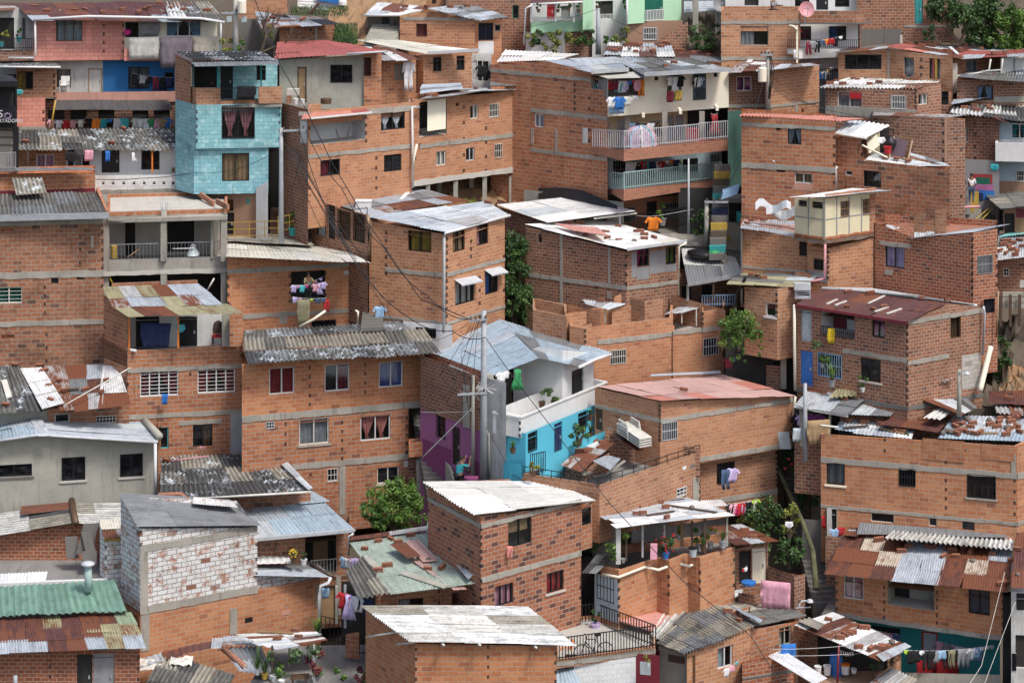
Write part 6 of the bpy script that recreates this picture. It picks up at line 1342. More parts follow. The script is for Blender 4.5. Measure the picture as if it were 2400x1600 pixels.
c=H.block([(2206,262),(2230,262)],123,214,270,'b_brown',back=1);c.win(2206,214,2223,246,'black',None,1)
H.done()
H=House('pale_house','pale blue and white house at the right edge with blue curtains and white balcony',2370,375,121)
b=H.block([(2342,380),(2420,382)],121.4,[287,290],470,'paleblue',back=3);b.win(2370,290,2410,326,'white','teal',2,'sides');b.win(2382,400,2410,426,'offwhite',None,1,gr='offwhite',grn=5);b.patch(2338,425,2420,458,'tile_brown')
H.block([(2333,378),(2420,380)],120.2,[335,336],378,'white',ext=0,back=1.2,inner=.5)
w=H.block([(2262,380),(2342,384)],121.6,[268,280],480,'b_brown',back=3);w.vents(2285,290,370,4);w.win(2262,297,2270,335,'offwhite',None,1)
q=proof(H,(2226,262,121.2),(2420,288,120.5),(2420,238,126),(2236,240,125),pal=('FD','FG','W','FD','FW'),mat='fibre_plain',sw=.9,rows=4,wave=.2,amp=.035,jit=.2,und=.1,seed=9)
proof(H,(2322,280,120.6),(2355,295,120.2),(2370,288,121),(2335,276,121.4),pal=('R',),rows=1,name='rusty_strip',lift=.15);proof(H,(2228,255,121.2),(2300,240,124),(2330,237,125),(2235,243,124),pal=('ZC','Z'),rows=1,name='ridge_strip',lift=.2)
bricks(q,[(2260,256),(2287,261),(2283,251),(2320,258),(2315,252)],'the blackened roof at the right edge',5)
H.done()
H=House('brick_house','big brick house with black graffiti words behind the junk on the shed roof',2150,400,119.8)
b=H.block([(2045,375),(2212,386),(2262,384)],119.9,[268,275,278],520,'b_brown',back=4,ext=1,para=False);b.colm(2216,280,378,6,'tile_brown');b.vents(2211,290,375,5);b.vents(2253,350,460,2)
c=b
for s_,x,y,z_ in(('Solo',2103,299,.36),('Dios',2092,314,.34),('love',2104,318,.3)):
 pt_=b.at(x,y);text(s_,pt_+Vector((0,-.03,0)),z_,'black',H.root,0,'graffiti')
q=proof(H,(2044,271,119.5),(2215,275,119.2),(2262,270,121),(2050,264,121),pal=('R','ZR','M'),sw=.9,rows=1,jit=.2)
d=H.block([(2225,480),(2342,484)],120.9,372,560,'greypaint',back=2);d.win(2232,402,2247,432,'paleblue',None,1);
for k,(x0,y0,x1,y1,c_)in enumerate(((2280,408,2326,430,'crimson'),(2288,416,2320,438,'darkgreen'),(2284,432,2328,446,'purple'),(2292,446,2330,468,'blue'),(2286,452,2304,470,'navy'))):d.patch(x0,y0,x1,y1,c_,'mural_patch',.012+.004*k)
e=H.block([(2247,485),(2275,487)],119.9,[434,434],487,'white_old',back=.2,ext=.3);e=H.block([(2275,487),(2294,487)],119.85,[450,448],483,'mustard',back=.2,ext=.3)
f=H.block([(2200,560),(2245,562)],119.6,[470,455],590,'b_brown',back=1.5);g=H.block([(2245,560),(2300,562)],120.0,488,590,'greyplaster',back=1.5)
H.done()
garment('small','teal',P(2330,385,119.9),'teal cloth hanging at the foot of the white balcony',None,1.5)
person(P(2256,470,120.2),'child with dark cap beside the white painted low wall','black','black',h=1.25,yaw=.5);person(P(2277,476,119.3),'child in white shirt leaning on the yellow low wall','white','denim',h=1.45,yaw=2.8)
pipe(type('X',(),{'tube':lambda s_,n_,c_,p_,r_,k_:tag((lambda m_:(m_.tube(p_,r_,k_),m_.build('pipe',c_))[1])(MB()),'long pinkish pipe running along the wall below the mural','pipe')})(),[(2214,480,119),(2220,482,119),(2250,486,119),(2296,484,119.4)],'rose',.06)
H=House('brick_house','brick house with salmon tile-like roof edge, black window and white drain pipe',1850,400,118)
b=H.block([(1738,391),(1958,404)],118.2,[270,284],580,'b_orange',back=3.5);b.band(1800,294,7);b.band(1800,390,12);b.win(1846,301,1878,339,'black','pale',2,'sides');b.win(1862,406,1904,430,'silver','tan',2,'full');b.vent(1819,399,1840,404);b.win(1936,399,1950,408,'offwhite',None,1);b.vent(1818,300,1829,306);b.vents(1955,300,470,9);b.patch(1861,431,1904,446,'pinkplaster')
c=H.block([(1958,404),(2019,409),(2023,409.4),(2226,428)],118.0,[322,326,374,398],500,'b_dirty',back=2,para=False,ext=1);c.win(2023,401,2065,439,'black','woodd',2,'full');c.win(1981,400,1998,412,'white',None,1);c.vents(2020,335,362,2);c.band(2150,420,8,'conc',2065,2226)if 0 else None
q=proof(H,(1733,272,117.8),(1975,284,117.6),(2022,277,119),(1745,266,119.5),pal=('SA','SA','RD'),mat='paintsheet',sw=1.0,rows=1,wave=.18,amp=.03)
q=proof(H,(1953,316,117.6),(2030,323,117.2),(2084,296,119.4),(1990,284,119.6),pal=('ZC','W','GY'),sw=.8,rows=1,wave=.2,amp=.03,lift=.05,und=.08);H.tube('gutter','offwhite',[P(1950,312,117.4),P(2032,325,117.1)],.05)
H.post('shed_board','cream',2045,318,355,118.2,.9)if 0 else None
H.block([(2032,356),(2062,357)],118.6,[318,308],360,'ivory',ext=0,back=.1);H.block([(2062,356),(2084,357)],118.8,[304,298],362,'room_dark',ext=0,back=.1)
q2=proof(H,(2028,374,117.4),(2140,394,116.9),(2160,366,118.4),(2050,355,118.8),pal=('W','ZC','W'),sw=1.1,rows=2,und=.1,jit=.2);q3=proof(H,(2140,392,117.0),(2225,392,117.2),(2205,378,118.6),(2140,360,119),pal=('ZC','GY','Z'),sw=.8,rows=2,und=.1,jit=.2,run='across')
bricks(q2,[(2100,375),(2128,380),(2075,372)],'the white junk covered sheets',6)
pipe(H,[(1813,375,117.7),(1817,385,117.7),(1819,485,117.7)],'white',.07);pipe(H,[(1962,390,117.6),(1959,396,117.6),(1960,450,117.6)],'white',.07)
H.done()
root=empty('mattress_frame',P(2110,370,118),'tilted patterned brown mattress in a wooden frame on the junk roof','mattress');A=P(2086,368,118.2);U=P(2118,374,117.9)-A;V=Vector((.3,.55,.85));m=MB();m.box(A,U,V,(0,.15,-.05));m.build('mattress','plum',root);m=MB()
for o_,d_ in((A,U*1.35),(A+V*1.05,U*1.35),(A+U*1.35,V*1.05),(A-V*.02,V*1.07)):m.box(o_+Vector((0,-.04,0)),d_,(0,.12,0),d_.cross(Vector((0,1,0))).normalized()*.07)
m.build('frame','wood',root)
bucket(2080,360,117.8,'red bucket lying among the roof junk','red',.2,.35);m=MB();m.lathe(P(2087,346,118.3),[(.1,0),(.3,.1),(.3,.3),(.1,.5),(.03,.6)],10);tag(m.build('rubbish_bag','black',smooth=True),'black rubbish bag behind the red bucket','bag')
cable([(2020,340,117.2),(2080,370,117)],'cream pipe slanting across the roof junk',.05,0,None,'cream','loose_pipe','pipe');garment('small','white',P(2065,322,118.2),'small white cloth under the tin shack roof',None,1.4)
m=MB();m.box(P(2038,360,117.9),P(2062,340,118)-P(2038,360,117.9),(0,.1,0),(-.12,.1,.5));tag(m.build('old_door','cream'),'cream fridge door lying on the junk roof','door')
cc_=[((2120,60,129.5),'dark')]
H=House('brick_house','brick house with projecting cream painted upper room and tilted white roof',1932,655,112.8)
up=H.block([(1862,562),(1933,571),(2051,553)],113.6,[466,464,446],562,'ivory',ext=0,para=True)
up.band(1900,557,10,'b_orange',name='brick_band');up.band(1990,557,10,'b_orange',name='brick_band');up.band(1900,564,6);up.band(1960,457,9,'b_orange',1933,2051,name='brick_band');up.patch(2038,455,2051,552,'b_orange','brick_panel')
for x in(1895,1961,1990,2019):up.colm(x,462,553,2.5,'grey',.015,'seam')
up.band(1900,511,2.5,'grey',proud=.016,name='seam');up.colm(1932,466,562,4,'greyplaster')
up.vent(1871,470,1891,484);up.vent(1903,473,1928,489);up.win(1970,471,1990,508,'wood',None,1,gr='wood',grn=5,lbl='small wooden barred window');up.win(2022,466,2038,503,'wood',None,1,gr='wood',grn=5,lbl='small wooden barred window')
lo=H.block([(1892,655),(1940,661),(2051,648)],113.9,[575,582,556],672,'b_tan',ext=1.5,para=True);lo.win(1908,607,1930,632,'black',None,2,gr='black',grn=3);lo.vents(1941,590,650,6);lo.patch(1894,636,1939,660,'greypaint')
ll=H.block([(1736,640),(1892,652)],115.2,[532,562],670,'b_tan',ext=1,back=3);ll.vent(1873,567,1891,600);ll.band(1800,630,5)
ds=H.block([(1736,640),(1740,641)],114.9,[540,540],660,'greyplaster',ext=1,back=1);ds.H
q=proof(H,(1852,463,112.6),(1935,462,112.4),(2093,447,114.2),(2000,441,116.5),pal=('W','ZC','W'),sw=1.0,rows=2,wave=.14,und=.05)
q2=proof(H,(1736,536,114.8),(1862,556,114.6),(1862,517,117),(1745,512,117.6),pal=('Z','PK','R','GY','ZC'),sw=.8,rows=3,und=.12,jit=.3,seed=8)
bricks(q2,[(1760,520),(1772,515),(1750,527),(1790,518)],'the debris roof left of the cream room',4)
pipe(H,[(1934,572,112.7),(1934,650,112.9),(1925,655,112.9),(1862,666,112.9)],'rose',.06)
H.done()
for k,(x,y,s_)in enumerate(((1812,498,.75),(1845,515,.9))):
 m=MB();pr=None;c0=P(x,y,115.4)
 for i in range(9):
  t=i/8;row=[c0+Vector(((t-.5)*2.2*s_,.3*math.sin(t*5),.45*s_*(1 if j else 0)+.18*math.sin(t*9+k)))+Vector((0,.2*j,.1))for j in(0,1)]
  if pr:m.face([pr[0],row[0],row[1],pr[1]])
  pr=row
 tag(m.build('bent_sheet','silver',smooth=True),('small upper' if k==0 else'larger lower')+' bent silvery sheet beside the cream room','metal sheet')
H=House('brick_house','large brick house with violet curtains, parapet stumps and thin slanting tin roof',2280,800,111.8)
b=H.block([(2051,669),(2142,682),(2281,703),(2338,696)],114.4,[520,558,546,535],790,'b_red',ext=1,back=3,para=False)
b.vents(2279,560,690,9);b.vents(2336,600,690,5);b.band(2100,574,9,'conc',2062,2136);b.win(2074,578,2120,628,'black','lilac',2,'full',lbl='black framed window with violet grey curtains');b.win(2291,598,2326,641,'black','steel',1,'low','grey',10);b.win(2305,700,2332,734,'black',None,1);b.patch(2073,632,2092,644,'conc')
for pts_,Y_,t_ in(([(2142,682),(2170,686)],113.7,[503,500]),([(2170,686),(2192,689)],113.5,[518,514]),([(2192,689),(2218,692)],113.2,[493,488])):H.block(pts_,Y_,t_,560+127,'b_tan',ext=0,back=.25)
H.block([(2170,640),(2192,643)],115.0,[478,490],650,'b_brown',ext=0,back=.2)
H.block([(2075,620),(2145,622)],116.3,[502,500],640,'b_red',ext=0,back=.2)
q=proof(H,(2138,558,113.0),(2282,546,111.5),(2368,526,113.5),(2290,534,116.0),pal=('Z','ZC','GY'),sw=1.2,rows=2,run='across',und=.05)
proof(H,(2143,555,113.3),(2190,547,113.1),(2190,536,113.6),(2143,543,113.8),pal=('ZC',),rows=1,name='flashing')
proof(H,(2076,538,115.6),(2140,537,115.6),(2142,520,117),(2080,503,118),pal=('GY','FD','ZC'),rows=2,wave=.2,amp=.03,run='across',name='stacked_sheets')
proof(H,(2296,680,111.6),(2340,680,112),(2336,676,112.6),(2300,674,112.2),pal=('GY',),rows=1,name='small_awning')
pipe(H,[(2340,682,111.6),(2335,790,111.6)],'tan',.04)
H.done()
H=House('wooden_shed','dark wooden shed with red panels under a grey fibre cement roof at the right edge',2370,560,118,'shed')
b=H.block([(2352,560),(2420,562)],118.2,[485,480],570,'tile_brown',back=3);b.patch(2382,490,2420,510,'maroon');b.patch(2380,512,2420,548,'wood');b.vent(2354,500,2378,548)
q=proof(H,(2350,490,117.5),(2420,484,117.3),(2420,450,121),(2308,458,120.8),pal=('FG','FL','FG'),mat='fibre_plain',sw=1.1,rows=2,wave=.18,amp=.03,run='across')
H.done()
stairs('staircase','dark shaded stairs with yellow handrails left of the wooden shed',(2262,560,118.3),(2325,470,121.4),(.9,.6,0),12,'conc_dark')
for k in(0,1):m=MB();A,Bv=P(2261+18*k,536,117.9),P(2318+12*k,488-k*2,119.8);m.tube([A,Bv],.03,6);m.tube([(A+Bv)/2,(A+Bv)/2-Vector((0,0,.6))],.03,6);tag(m.build('handrail','mustard'),('left' if k==0 else'right')+' sloping yellow handrail of the shaded stairs','handrail')
H=House('brick_house','shaded brick house at right edge with debris covered roof and wooden deck',2370,700,115)
b=H.block([(2338,690),(2420,692)],115.2,[606,600],700,'b_brown',back=3,ext=0);b.win(2351,628,2366,648,'offwhite',None,1,gr='offwhite',grn=2);b.patch(2390,657,2420,674,'white_old')
q=proof(H,(2336,606,114.6),(2420,596,114.6),(2420,545,118.5),(2340,552,118.5),pal=('ZC','GY','Z','W'),sw=.9,rows=4,und=.1,jit=.3);proof(H,(2345,560,117.9),(2420,552,117.7),(2420,545,118.3),(2365,552,118.3),pal=('TQ',),rows=1,name='blue_sheet',lift=.12)
bricks(q,[(2352,575),(2362,568),(2375,572),(2390,566),(2345,590),(2358,596),(2372,588),(2385,592),(2395,580),(2349,565),(2366,580),(2380,600)],'the debris roof at the right edge',5)
for x in(2345,2368,2390):H.post('deck_post','woodd',x,690,765,114.6,.12)
for y in(695,708,722):H.box('deck_board','greyplaster',P(2350,y,114.8),(2.6,0,0),(0,.08,0),(0,0,.22))
H.done()
patch_ground('earth_bank','soil',[(2270,980,110),(2440,980,110),(2440,740,118),(2300,745,117)],bumpy=.6)
patch_ground('earth_bank','earth',[(2335,960,110.8),(2440,960,110.8),(2440,860,113.5),(2350,850,113.5)],bumpy=.6)
bush('climbing_bush','tall dark shrub on the earth slope at right edge',P(2350,850,112.5),(.5,.5,1.6),1500,.09,'leaf','bush',None,61,True,[((.1,0,-1.3),(.5,.4,.5),300)])
H=House('brick_house','brick house with maroon tin roof, magenta curtains and blue door',2128,955,107.5)
b=H.block([(1868,718),(2127,757),(2224,741),(2303,729)],110.8,[714,754,712,720],955,'b_brown',ext=.8,back=3.5,para=False)
b.room(1926,731,2003,788,1.1,'white','concfloor');b.innerp(1950,736,1985,768,'maroon');b.win(2044,751,2074,791,'black','hotpink',2,'sides');b.door(1877,727,1902,800,'pale',1);b.rail(1926,768,2003,789,'black',16,-.05)
b.door(1876,822,1905,903,'blue',4,lbl='bright blue metal door');b.win(1917,829,1973,884,'blue',None,1,gr='lightblue',grn=10,lbl='window with light blue bars');b.win(2017,840,2064,894,'black',None,2,sill='conc_light');b.band(2040,832,9,'conc',1975,2127);b.band(2150,752,9,'conc',2127,2303);b.band(2200,838,9,'conc',2127,2224);b.band(2100,952,9,'conc_dark');b.vents(2126,765,945,12)
b.win(2228,743,2252,792,'brown','brown',1,'full',fw=.02);b.patch(2254,830,2298,910,'b_greyblk','grey_blocks');b.colm(1913,728,830,4,'b_orange')if 0 else None
q=proof(H,(1864,713,110.6),(2129,755,107.2),(2224,710,109.3),(1926,675,112.2),pal=('M','M','R','M'),sw=1.0,rows=2,wave=.13,seed=14,und=.03)
q2=proof(H,(2224,709,109.3),(2305,718,109.8),(2040,678,113.6),(1926,675,112.2),pal=('GY','ZC','GY'),rows=1,sw=1.4,run='across',name='ridge_sheets',lift=.05)
H.box('eave_board','maroon',P(1864,719,110.5),P(2129,761,107.1)-P(1864,719,110.5),(0,.06,0),(0,0,.12));pipe(H,[(2305,718,109.6),(2308,735,109.6),(2303,830,109.6)],'silver',.06);pipe(H,[(1862,714,110.6),(1862,800,110.6),(1864,915,110.5)],'cream',.07);H.tube('white_edge','white',[P(1926,676,112.1),P(2080,690,111),P(2290,716,109.7)],.06)
bricks(q,[(1985,722),(2072,723),(2047,728),(1988,688),(2040,690)],'the maroon tin roof',4);bricks(q2,[(2160,702),(2220,708)],'the ridge of the maroon roof',6)
for a_,c_ in(((2035,714),(2083,691)),((1937,715),(1963,704)),((1957,718),(1984,708)),((2078,738),(2113,726)),((2050,733),(2082,722))):plank(q,a_,c_,'the maroon tin roof','offwhite',.1)
H.done()
garment('longshirt','yellow',P(1948,769,109.6),'bright yellow shirt hanging over the railing of the magenta curtain house',None,1.0,.2,.8)
potplant(1950,905,109.0,'long grassy plant below the light blue barred window',.9,'grey','leaf_bright',.15,True,3);potplant(2022,918,108.4,'bushy fern pot at the corner of the zinc shed roof',.55,'white','leaf_bright',.1,False,4);potplant(1928,860,109.8,'climbing plant between the blue door and barred window',1.3,'grey','leaf',.12,False,5)
H=House('brick_house','narrow tan brick house under grey splintered roof left of the maroon roof house',1800,900,111.5)
b=H.block([(1745,800),(1822,813),(1868,806)],112.2,[672,676,672],830,'b_tan',ext=0,back=4,para=False);b.win(1794,710,1818,742,'white','maroon',1,'half',sill='white');b.vents(1820,690,745,5);b.patch(1800,760,1820,800,'b_orange')if 0 else None
d=H.block([(1700,905),(1870,910)],112.8,790,930,'room_dark',back=1);d.win(1810,812,1832,870,'black',None,1,gr='black',grn=5);H.post('concrete_column','conc',1836,806,910,112.0,.25);H.post('post','woodd',1722,715,880,113.5,.15)
e=H.block([(1796,908),(1832,912)],112.4,[855,857],925,'b_brown',back=.4)
q=proof(H,(1720,670,111.6),(1872,672,111.4),(1925,645,114),(1745,640,115),pal=('GY','FG','ZC','FD','YE'),sw=.9,rows=3,run='across',wave=.16,amp=.03,und=.1,jit=.3)
bricks(q,[(1760,648),(1790,655),(1775,650)],'the splintered grey roof',4)
m_=H.block([(1863,690),(1900,692)],111.2,[672,672],700,'silver',ext=0,back=.2);m_.win(1866,684,1898,696,'white',None,1)
m_=H.block([(1862,640),(1900,645)],113.8,[636,640],660,'b_orange',ext=0,back=1)
H.done()
m=MB();m.box(P(1862,680,111.0),(.75,0,0),(0,.3,0),(0,0,.3));tag(m.build('metal_box','silver'),'shiny metal box at the left end of the maroon roof','box')
cable([(1748,650,112),(1728,690,113),(1722,760,113.3)],'thick black pipe bent down at the splintered roof',.08,0,None,'black','pipe','pipe')
bush('hanging_tree','drooping pale green tree in front of the dark gap beside the roofless house',P(1732,762,111.2),(.85,.6,.9),2800,.06,'leaf_bright','tree',None,71,True,[((-.3,0,-1.1),(.35,.3,.6),450),((.75,0,-.6),(.55,.3,.4),500),((.25,-.1,-1.2),(.2,.2,.6),350),((.95,0,-1.1),(.15,.2,.4),200),((-.1,0,-.5),(.9,.5,.6),900)])
laundry((1702,835,112.0),(1722,838,112.0),['maroon shirt','turquoise small'],'in the dark gap below the drooping tree',.8,False)
H=House('tin_roof_shed','zinc roofed shack with laundry porch below the blue door',1900,1000,108,'shed')
q=proof(H,(1862,950,107.6),(1988,971,106.8),(2044,922,109.6),(1905,903,111),pal=('Z','ZC','GY','R','ZC','Z'),sw=.8,rows=3,wave=.12,und=.06,seed=22,jit=.15);bricks(q,[(1978,938)],'the zinc roof below the blue door',3)
q2=proof(H,(1948,905,108.9)if 0 else(1945,940,108.2),(2008,935,108.6),(2000,918,109.4),(1960,920,109.4),pal=('YE',),rows=1,wave=.18,amp=.03,name='yellow_sheet',lift=.15)
b=H.block([(1862,1035),(1990,1040)],108.9,955,1050,'room_dark',back=1.5);b.patch(1894,965,1935,1010,'greyplaster')if 0 else None
c=H.block([(1862,1060),(1925,1066)],107.8,[1028,1030],1075,'b_brown',back=.3);H.post('post','greyplaster',1877,960,1045,107.6,.12);H.post('post','greyplaster',1945,968,1040,107.4,.1);H.box('eave_board','offwhite',P(1864,957,107.5),P(1988,978,106.7)-P(1864,957,107.5),(0,.05,0),(0,0,.1))
fence((1890,1030,107.4),(1930,1032,107.4),.5,7,'black',None,parent=H.root)
q3=proof(H,(1985,988,106.9)if 0 else(1990,968,107.4),(2085,975,107.2),(2110,950,109.4),(2040,930,109.8),pal=('GY','ZC','GY'),sw=.9,rows=2,und=.06);q4=proof(H,(2068,990,106.8),(2200,1012,106.4),(2235,975,108.8),(2110,950,109.6),pal=('R','R2','M','R','FW'),sw=.8,rows=2,und=.08,jit=.2)
proof(H,(2165,990,106.9),(2205,995,106.7),(2232,975,107.8),(2200,966,108),pal=('FW',),rows=1,sw=2,wave=.2,amp=.03,name='white_sheet',lift=.25)
H.block([(1990,1010),(2235,1030)],108.9,[975,990],1040,'b_brown',back=1)
H.done()
garment('sheet','tan',P(1918,984,106.9),'brown blanket hanging from the zinc shack porch',None,.9,.1,.75);laundry((1864,968,107.9),(1880,970,107.9),['black shirt','lilac shirt'],'at the dark left end of the zinc shack porch',.8);laundry((1895,968,107.9),(1925,970,107.9),['purple shirt','purple towel','purple shirt'],'in the shade of the zinc shack porch',.85)
garment('towel','pale',P(1870,1003,107.3),'pale green cloth on the low fence under the laundry porch',None,.8)
H=House('collapsed_shed','collapsed shed of slanting rusty and grey sheets beside the lamp pole',2220,970,108.5,'shed')
q=proof(H,(2142,930,108.2),(2255,972,106.9),(2290,960,108.4),(2225,893,111.2),pal=('R','ZC','R','GY','R2','FD','R'),sw=.5,rows=1,wave=.14,run='across',und=.12,jit=.2,seed=3);proof(H,(2183,918,108.4),(2236,905,108.6),(2230,892,109.4),(2180,905,109.4),pal=('ZR',),rows=1,wave=.2,amp=.03,name='bent_sheet',lift=.3)
q2=proof(H,(2320,945,108.3),(2430,950,108.2),(2430,910,111),(2315,918,110.6),pal=('R','M','R'),sw=1.0,rows=2,und=.1,jit=.2);q3=proof(H,(2335,968,107.6),(2430,972,107.5),(2430,948,108.6),(2330,946,108.6),pal=('ZR','R','W','R2'),sw=.7,rows=1,wave=.2,amp=.03)
H.block([(2140,1005),(2420,1010)],109.2,[950,960],1020,'soil',back=1);bricks(q2,[(2364,937)],'the dark red shed roof at the right edge',3)
H.done()
cable([(2297,915,109),(2322,812,110)],'thick pale drain pipe leaning against the earth slope',.13,0,None,'cream','drain_pipe','pipe')
H=House('brick_house','big brick house at right with brick laden tin roofs behind its parapet',2384,1250,104)
b=H.block([(1924,1073),(2384,1113),(2425,1102)],106.8,[1017,1046,1025],1262,'b_bright',ext=1,back=4,para=False,inner=.5,cap='floor_dark')
b.band(2100,1091,12);b.band(2200,1210,7,'conc');b.colm(2376,1065,1108,11);b.vents(2217,1040,1210,9);b.vents(2378,1125,1230,5);b.vents(2074,1030,1055,2)
b.win(1937,1082,1980,1136,'black','grey',2,'full',sill='cream');b.win(2107,1097,2146,1139,'black',None,1,gr='black',grn=6);b.win(2267,1112,2334,1167,'black','woodd',2,'full','black',10,sill='conc');b.win(2041,1203,2095,1224,'offwhite',None,1,fw=.03);b.win(2177,1213,2196,1233,'offwhite',None,1,fw=.03);b.win(2255,1222,2284,1242,'black',None,1,fw=.03)
for x0,x1,yt in((2162,2260,1026),(2300,2377,1038)):H.block([(x0,1094 if x0<2200 else 1106),(x1,1103 if x0<2200 else 1113)],b.hit(x0)[2].y-.02,[yt,yt+8],1075,'b_bright',ext=0,back=.2)
l=H.block([(1938,1255),(1962,1257)],106.3,[1190,1190],1265,'white_old',back=1);l.vent(1963-14,1192,1961,1250);sl_=H.block([(1935,1300),(1984,1304)],105.6,[1255,1258],1340,'b_brown',back=1)
pL=proof(H,(1955,1003,106.9),(2135,1026,105.9),(2148,988,108.0),(1985,965,108.8),pal=('ZC','ZB','Z','ZC','W'),sw=.9,rows=3,und=.08,jit=.3,wave=.16,seed=31)
pR=proof(H,(2200,1023,105.8),(2400,1033,104.8),(2425,975,107.8),(2232,976,108.2),pal=('ZC','ZB','ZC','ZB','Z'),sw=1.1,rows=3,und=.04,wave=.16,seed=33)
H.post('post','woodd',2210,1020,1060,106,.1);H.block([(2050,1060),(2085,1062)],107.2,[1012,1014],1065,'wood',ext=0,back=.1);H.block([(1963,1045),(2028,1050)],107.3,[1002,1008],1055,'black',ext=0,back=.1)
cc1=[(1994,968),(1990,976),(1978,985),(1984,988),(1996,984),(2018,975),(2024,984),(2045,983),(2086,995),(2098,990),(2094,998),(2110,992),(2112,1005),(2093,1008),(2127,1004),(2102,1012),(2066,998),(2025,992),(2114,1015),(2012,983),(2078,992),(2058,990),(2122,1010)]
cc2=[(2237,990),(2245,997),(2268,986),(2280,996),(2257,997),(2318,987),(2344,984),(2355,980),(2342,993),(2367,985),(2382,983),(2370,992),(2321,998),(2337,1004),(2362,1006),(2373,1006),(2384,1003),(2363,1014),(2358,1022),(2298,1018),(2284,1020),(2274,1004),(2250,1014),(2230,1016),(2243,1020),(2210,1018),(2220,1013),(2350,975),(2377,975),(2390,1015),(2240,1004),(2262,1014)]
bricks(pL,cc1,'the left brick laden roof',5,1.15);bricks(pR,cc2,'the right brick laden roof',7,1.15)
plank(pR,(2300,1018),(2340,1018),'the right brick laden roof','wood');plank(pR,(2235,1005),(2275,1004),'the right brick laden roof','wood');plank(pL,(1975,1005),(2035,1000),'the left brick laden roof');plank(pL,(2060,1005),(2120,1018),'the left brick laden roof','wood')
H.done()
potplant(2122,1038,106.2,'small plant in an orange pot behind the brick parapet',.3,'orange',seed=3,potsz=.12)
cable([(1922,996,106.5),(1965,1001,106.6)],'pale pole sticking out left of the brick laden roof',.05,0,None,'offwhite','pole','pole')
laundry((1943,1238,105.8),(1976,1232,105.8),['lilac small','lightblue shirt','lilac shirt','red shirt'],'at the white corner of the big right house',.6,False)
H=House('brick_house','brick house with rust and zinc checkered roof, teal ground floor',2150,1560,102)
b=H.block([(1958,1436),(2352,1493)],103.4,[1343,1388],1436,'b_bright',ext=0,back=4.5)
b.holes_ok=1
b.win(1977,1350,2024,1404,'offwhite','rose',2,'full');b.room(2080,1360,2190,1423,1.2,'greyplaster');b.innerp(2090,1362,2132,1420,'black');b.win(2270,1379,2320,1439,'black','navy',2,'full');b.band(2150,1467,10);b.vents(2072,1375,1445,5);b.vents(2196,1387,1458,5);b.vents(2350,1390,1480,6);b.vents(1961,1365,1425,4)
t=H.block([(1975,1530),(2344,1580)],104.2,[1430,1484],1555,'teal',ext=0,back=3);t.door(2160,1480,2198,1540,'pale',1,'red');t.vent(2042,1468,2110,1500,'room_dark')
t2=H.block([(1975,1600),(2344,1640)],104.1,[1555,1568],1660,'b_brown',ext=1,back=2)
q=proof(H,(1930,1342,102.6),(2362,1386,99.8),(2374,1288,103.4),(1980,1251,105.8),pal=('R','M'),plan=['RqRZZRRZZR','RRqZZRqRRR','RRRZZRRRRR'],sw=.95,rows=3,wave=.1,seed=4,und=.03)
q.o['label']='roof of rusty and zinc sheets'
qw=proof(H,(2073,1268,103.9),(2373,1293,102.6),(2376,1268,104.4),(2102,1245,105.8),pal=('FW','W','FW'),mat='fibre_plain',sw=1.1,rows=1,wave=.2,amp=.04,lift=.12,name='white_sheets')
proof(H,(2011,1252,105.4),(2358,1262,104.2),(2350,1252,104.6),(2015,1228,106),pal=('GY','ZC'),rows=1,sw=2,name='flashing',lift=.1)
bricks(q,[(2060,1268),(2114,1295),(2130,1283),(2176,1285),(2190,1284),(2217,1288),(2232,1292),(2275,1297),(2326,1302),(2280,1317),(2211,1307),(2241,1308),(2372,1318),(2358,1368),(2347,1372),(2260,1287)],'the rust and zinc roof',5,1.1);bricks(qw,[(2260,1255),(2362,1286)],'the white corrugated strip above rust roof',3)
H.done()
sc_=[(2005,1243),(2018,1246),(2028,1242),(2040,1247),(2065,1250),(2058,1244)]
q=proof(None,(1980,1252,105.6),(2080,1262,105.0),(2095,1245,106.1),(2000,1238,106.4),pal=('R','Z','R'),sw=.6,rows=2,und=.12,jit=.3,name='scrap_sheets');tag(q.o,'heap of rusty scrap sheets above the left end of the rust roof','scrap metal');bricks(q,sc_,'the scrap sheets above the rust roof',5)
it='lime small|black longshirt|black shirt|white small|black trousers|black trousers|grey shirt|lightblue shorts|black trousers|khaki trousers|black longshirt|grey trousers|grey trousers|white shirt|lightblue shirt|white small|white small|offwhite small'.split('|')
laundry((2118,1522,100.3),(2330,1510,101.2),it,'on the long crowded line before the teal wall',.8,sag=.12)
laundry((2195,1500,102.6),(2300,1520,102.0),['pink shirt','grey shirt','pink small','white shirt','lilac shirt','maroon small','lightblue shirt'],'on the second line before the teal wall',.75)
laundry((2238,1494,103.3),(2300,1498,103.0),['black shirt','lilac small','black towel','black towel'],'high on the teal wall',.8);laundry((2043,1472,103.2),(2105,1484,102.8),['black shirt','white small','red small','pink shirt','denim shirt','denim longshirt'],'under the rust porch roof by the teal wall',.85)
garment('sheet','red',P(2180,1545,102.3),'large red curtain hanging left below the long laundry line',None,1.25,.1,.65);garment('sheet','red',P(2220,1547,102.1),'large red curtain hanging right below the long laundry line',None,1.25,.1,.5)
H=House('white_house','weathered white house at the lower right edge with dark barred balconies',2390,1600,98.8)
b=H.block([(2370,1600),(2430,1603)],98.8,[1385,1388],1640,'white_old',back=4);b.vent(2382,1390,2425,1432);b.vent(2380,1488,2425,1565);b.win(2372,1530,2382,1570,'black',None,1,gr='black',grn=3)
q=proof(H,(2368,1378,98.4),(2430,1380,98.2),(2430,1245,103.6),(2382,1248,103.6),pal=('R','ZR','M'),sw=.8,rows=4,und=.08);bricks(q,[(2384,1290),(2385,1350)],'the rusty roof at the lower right edge',3)
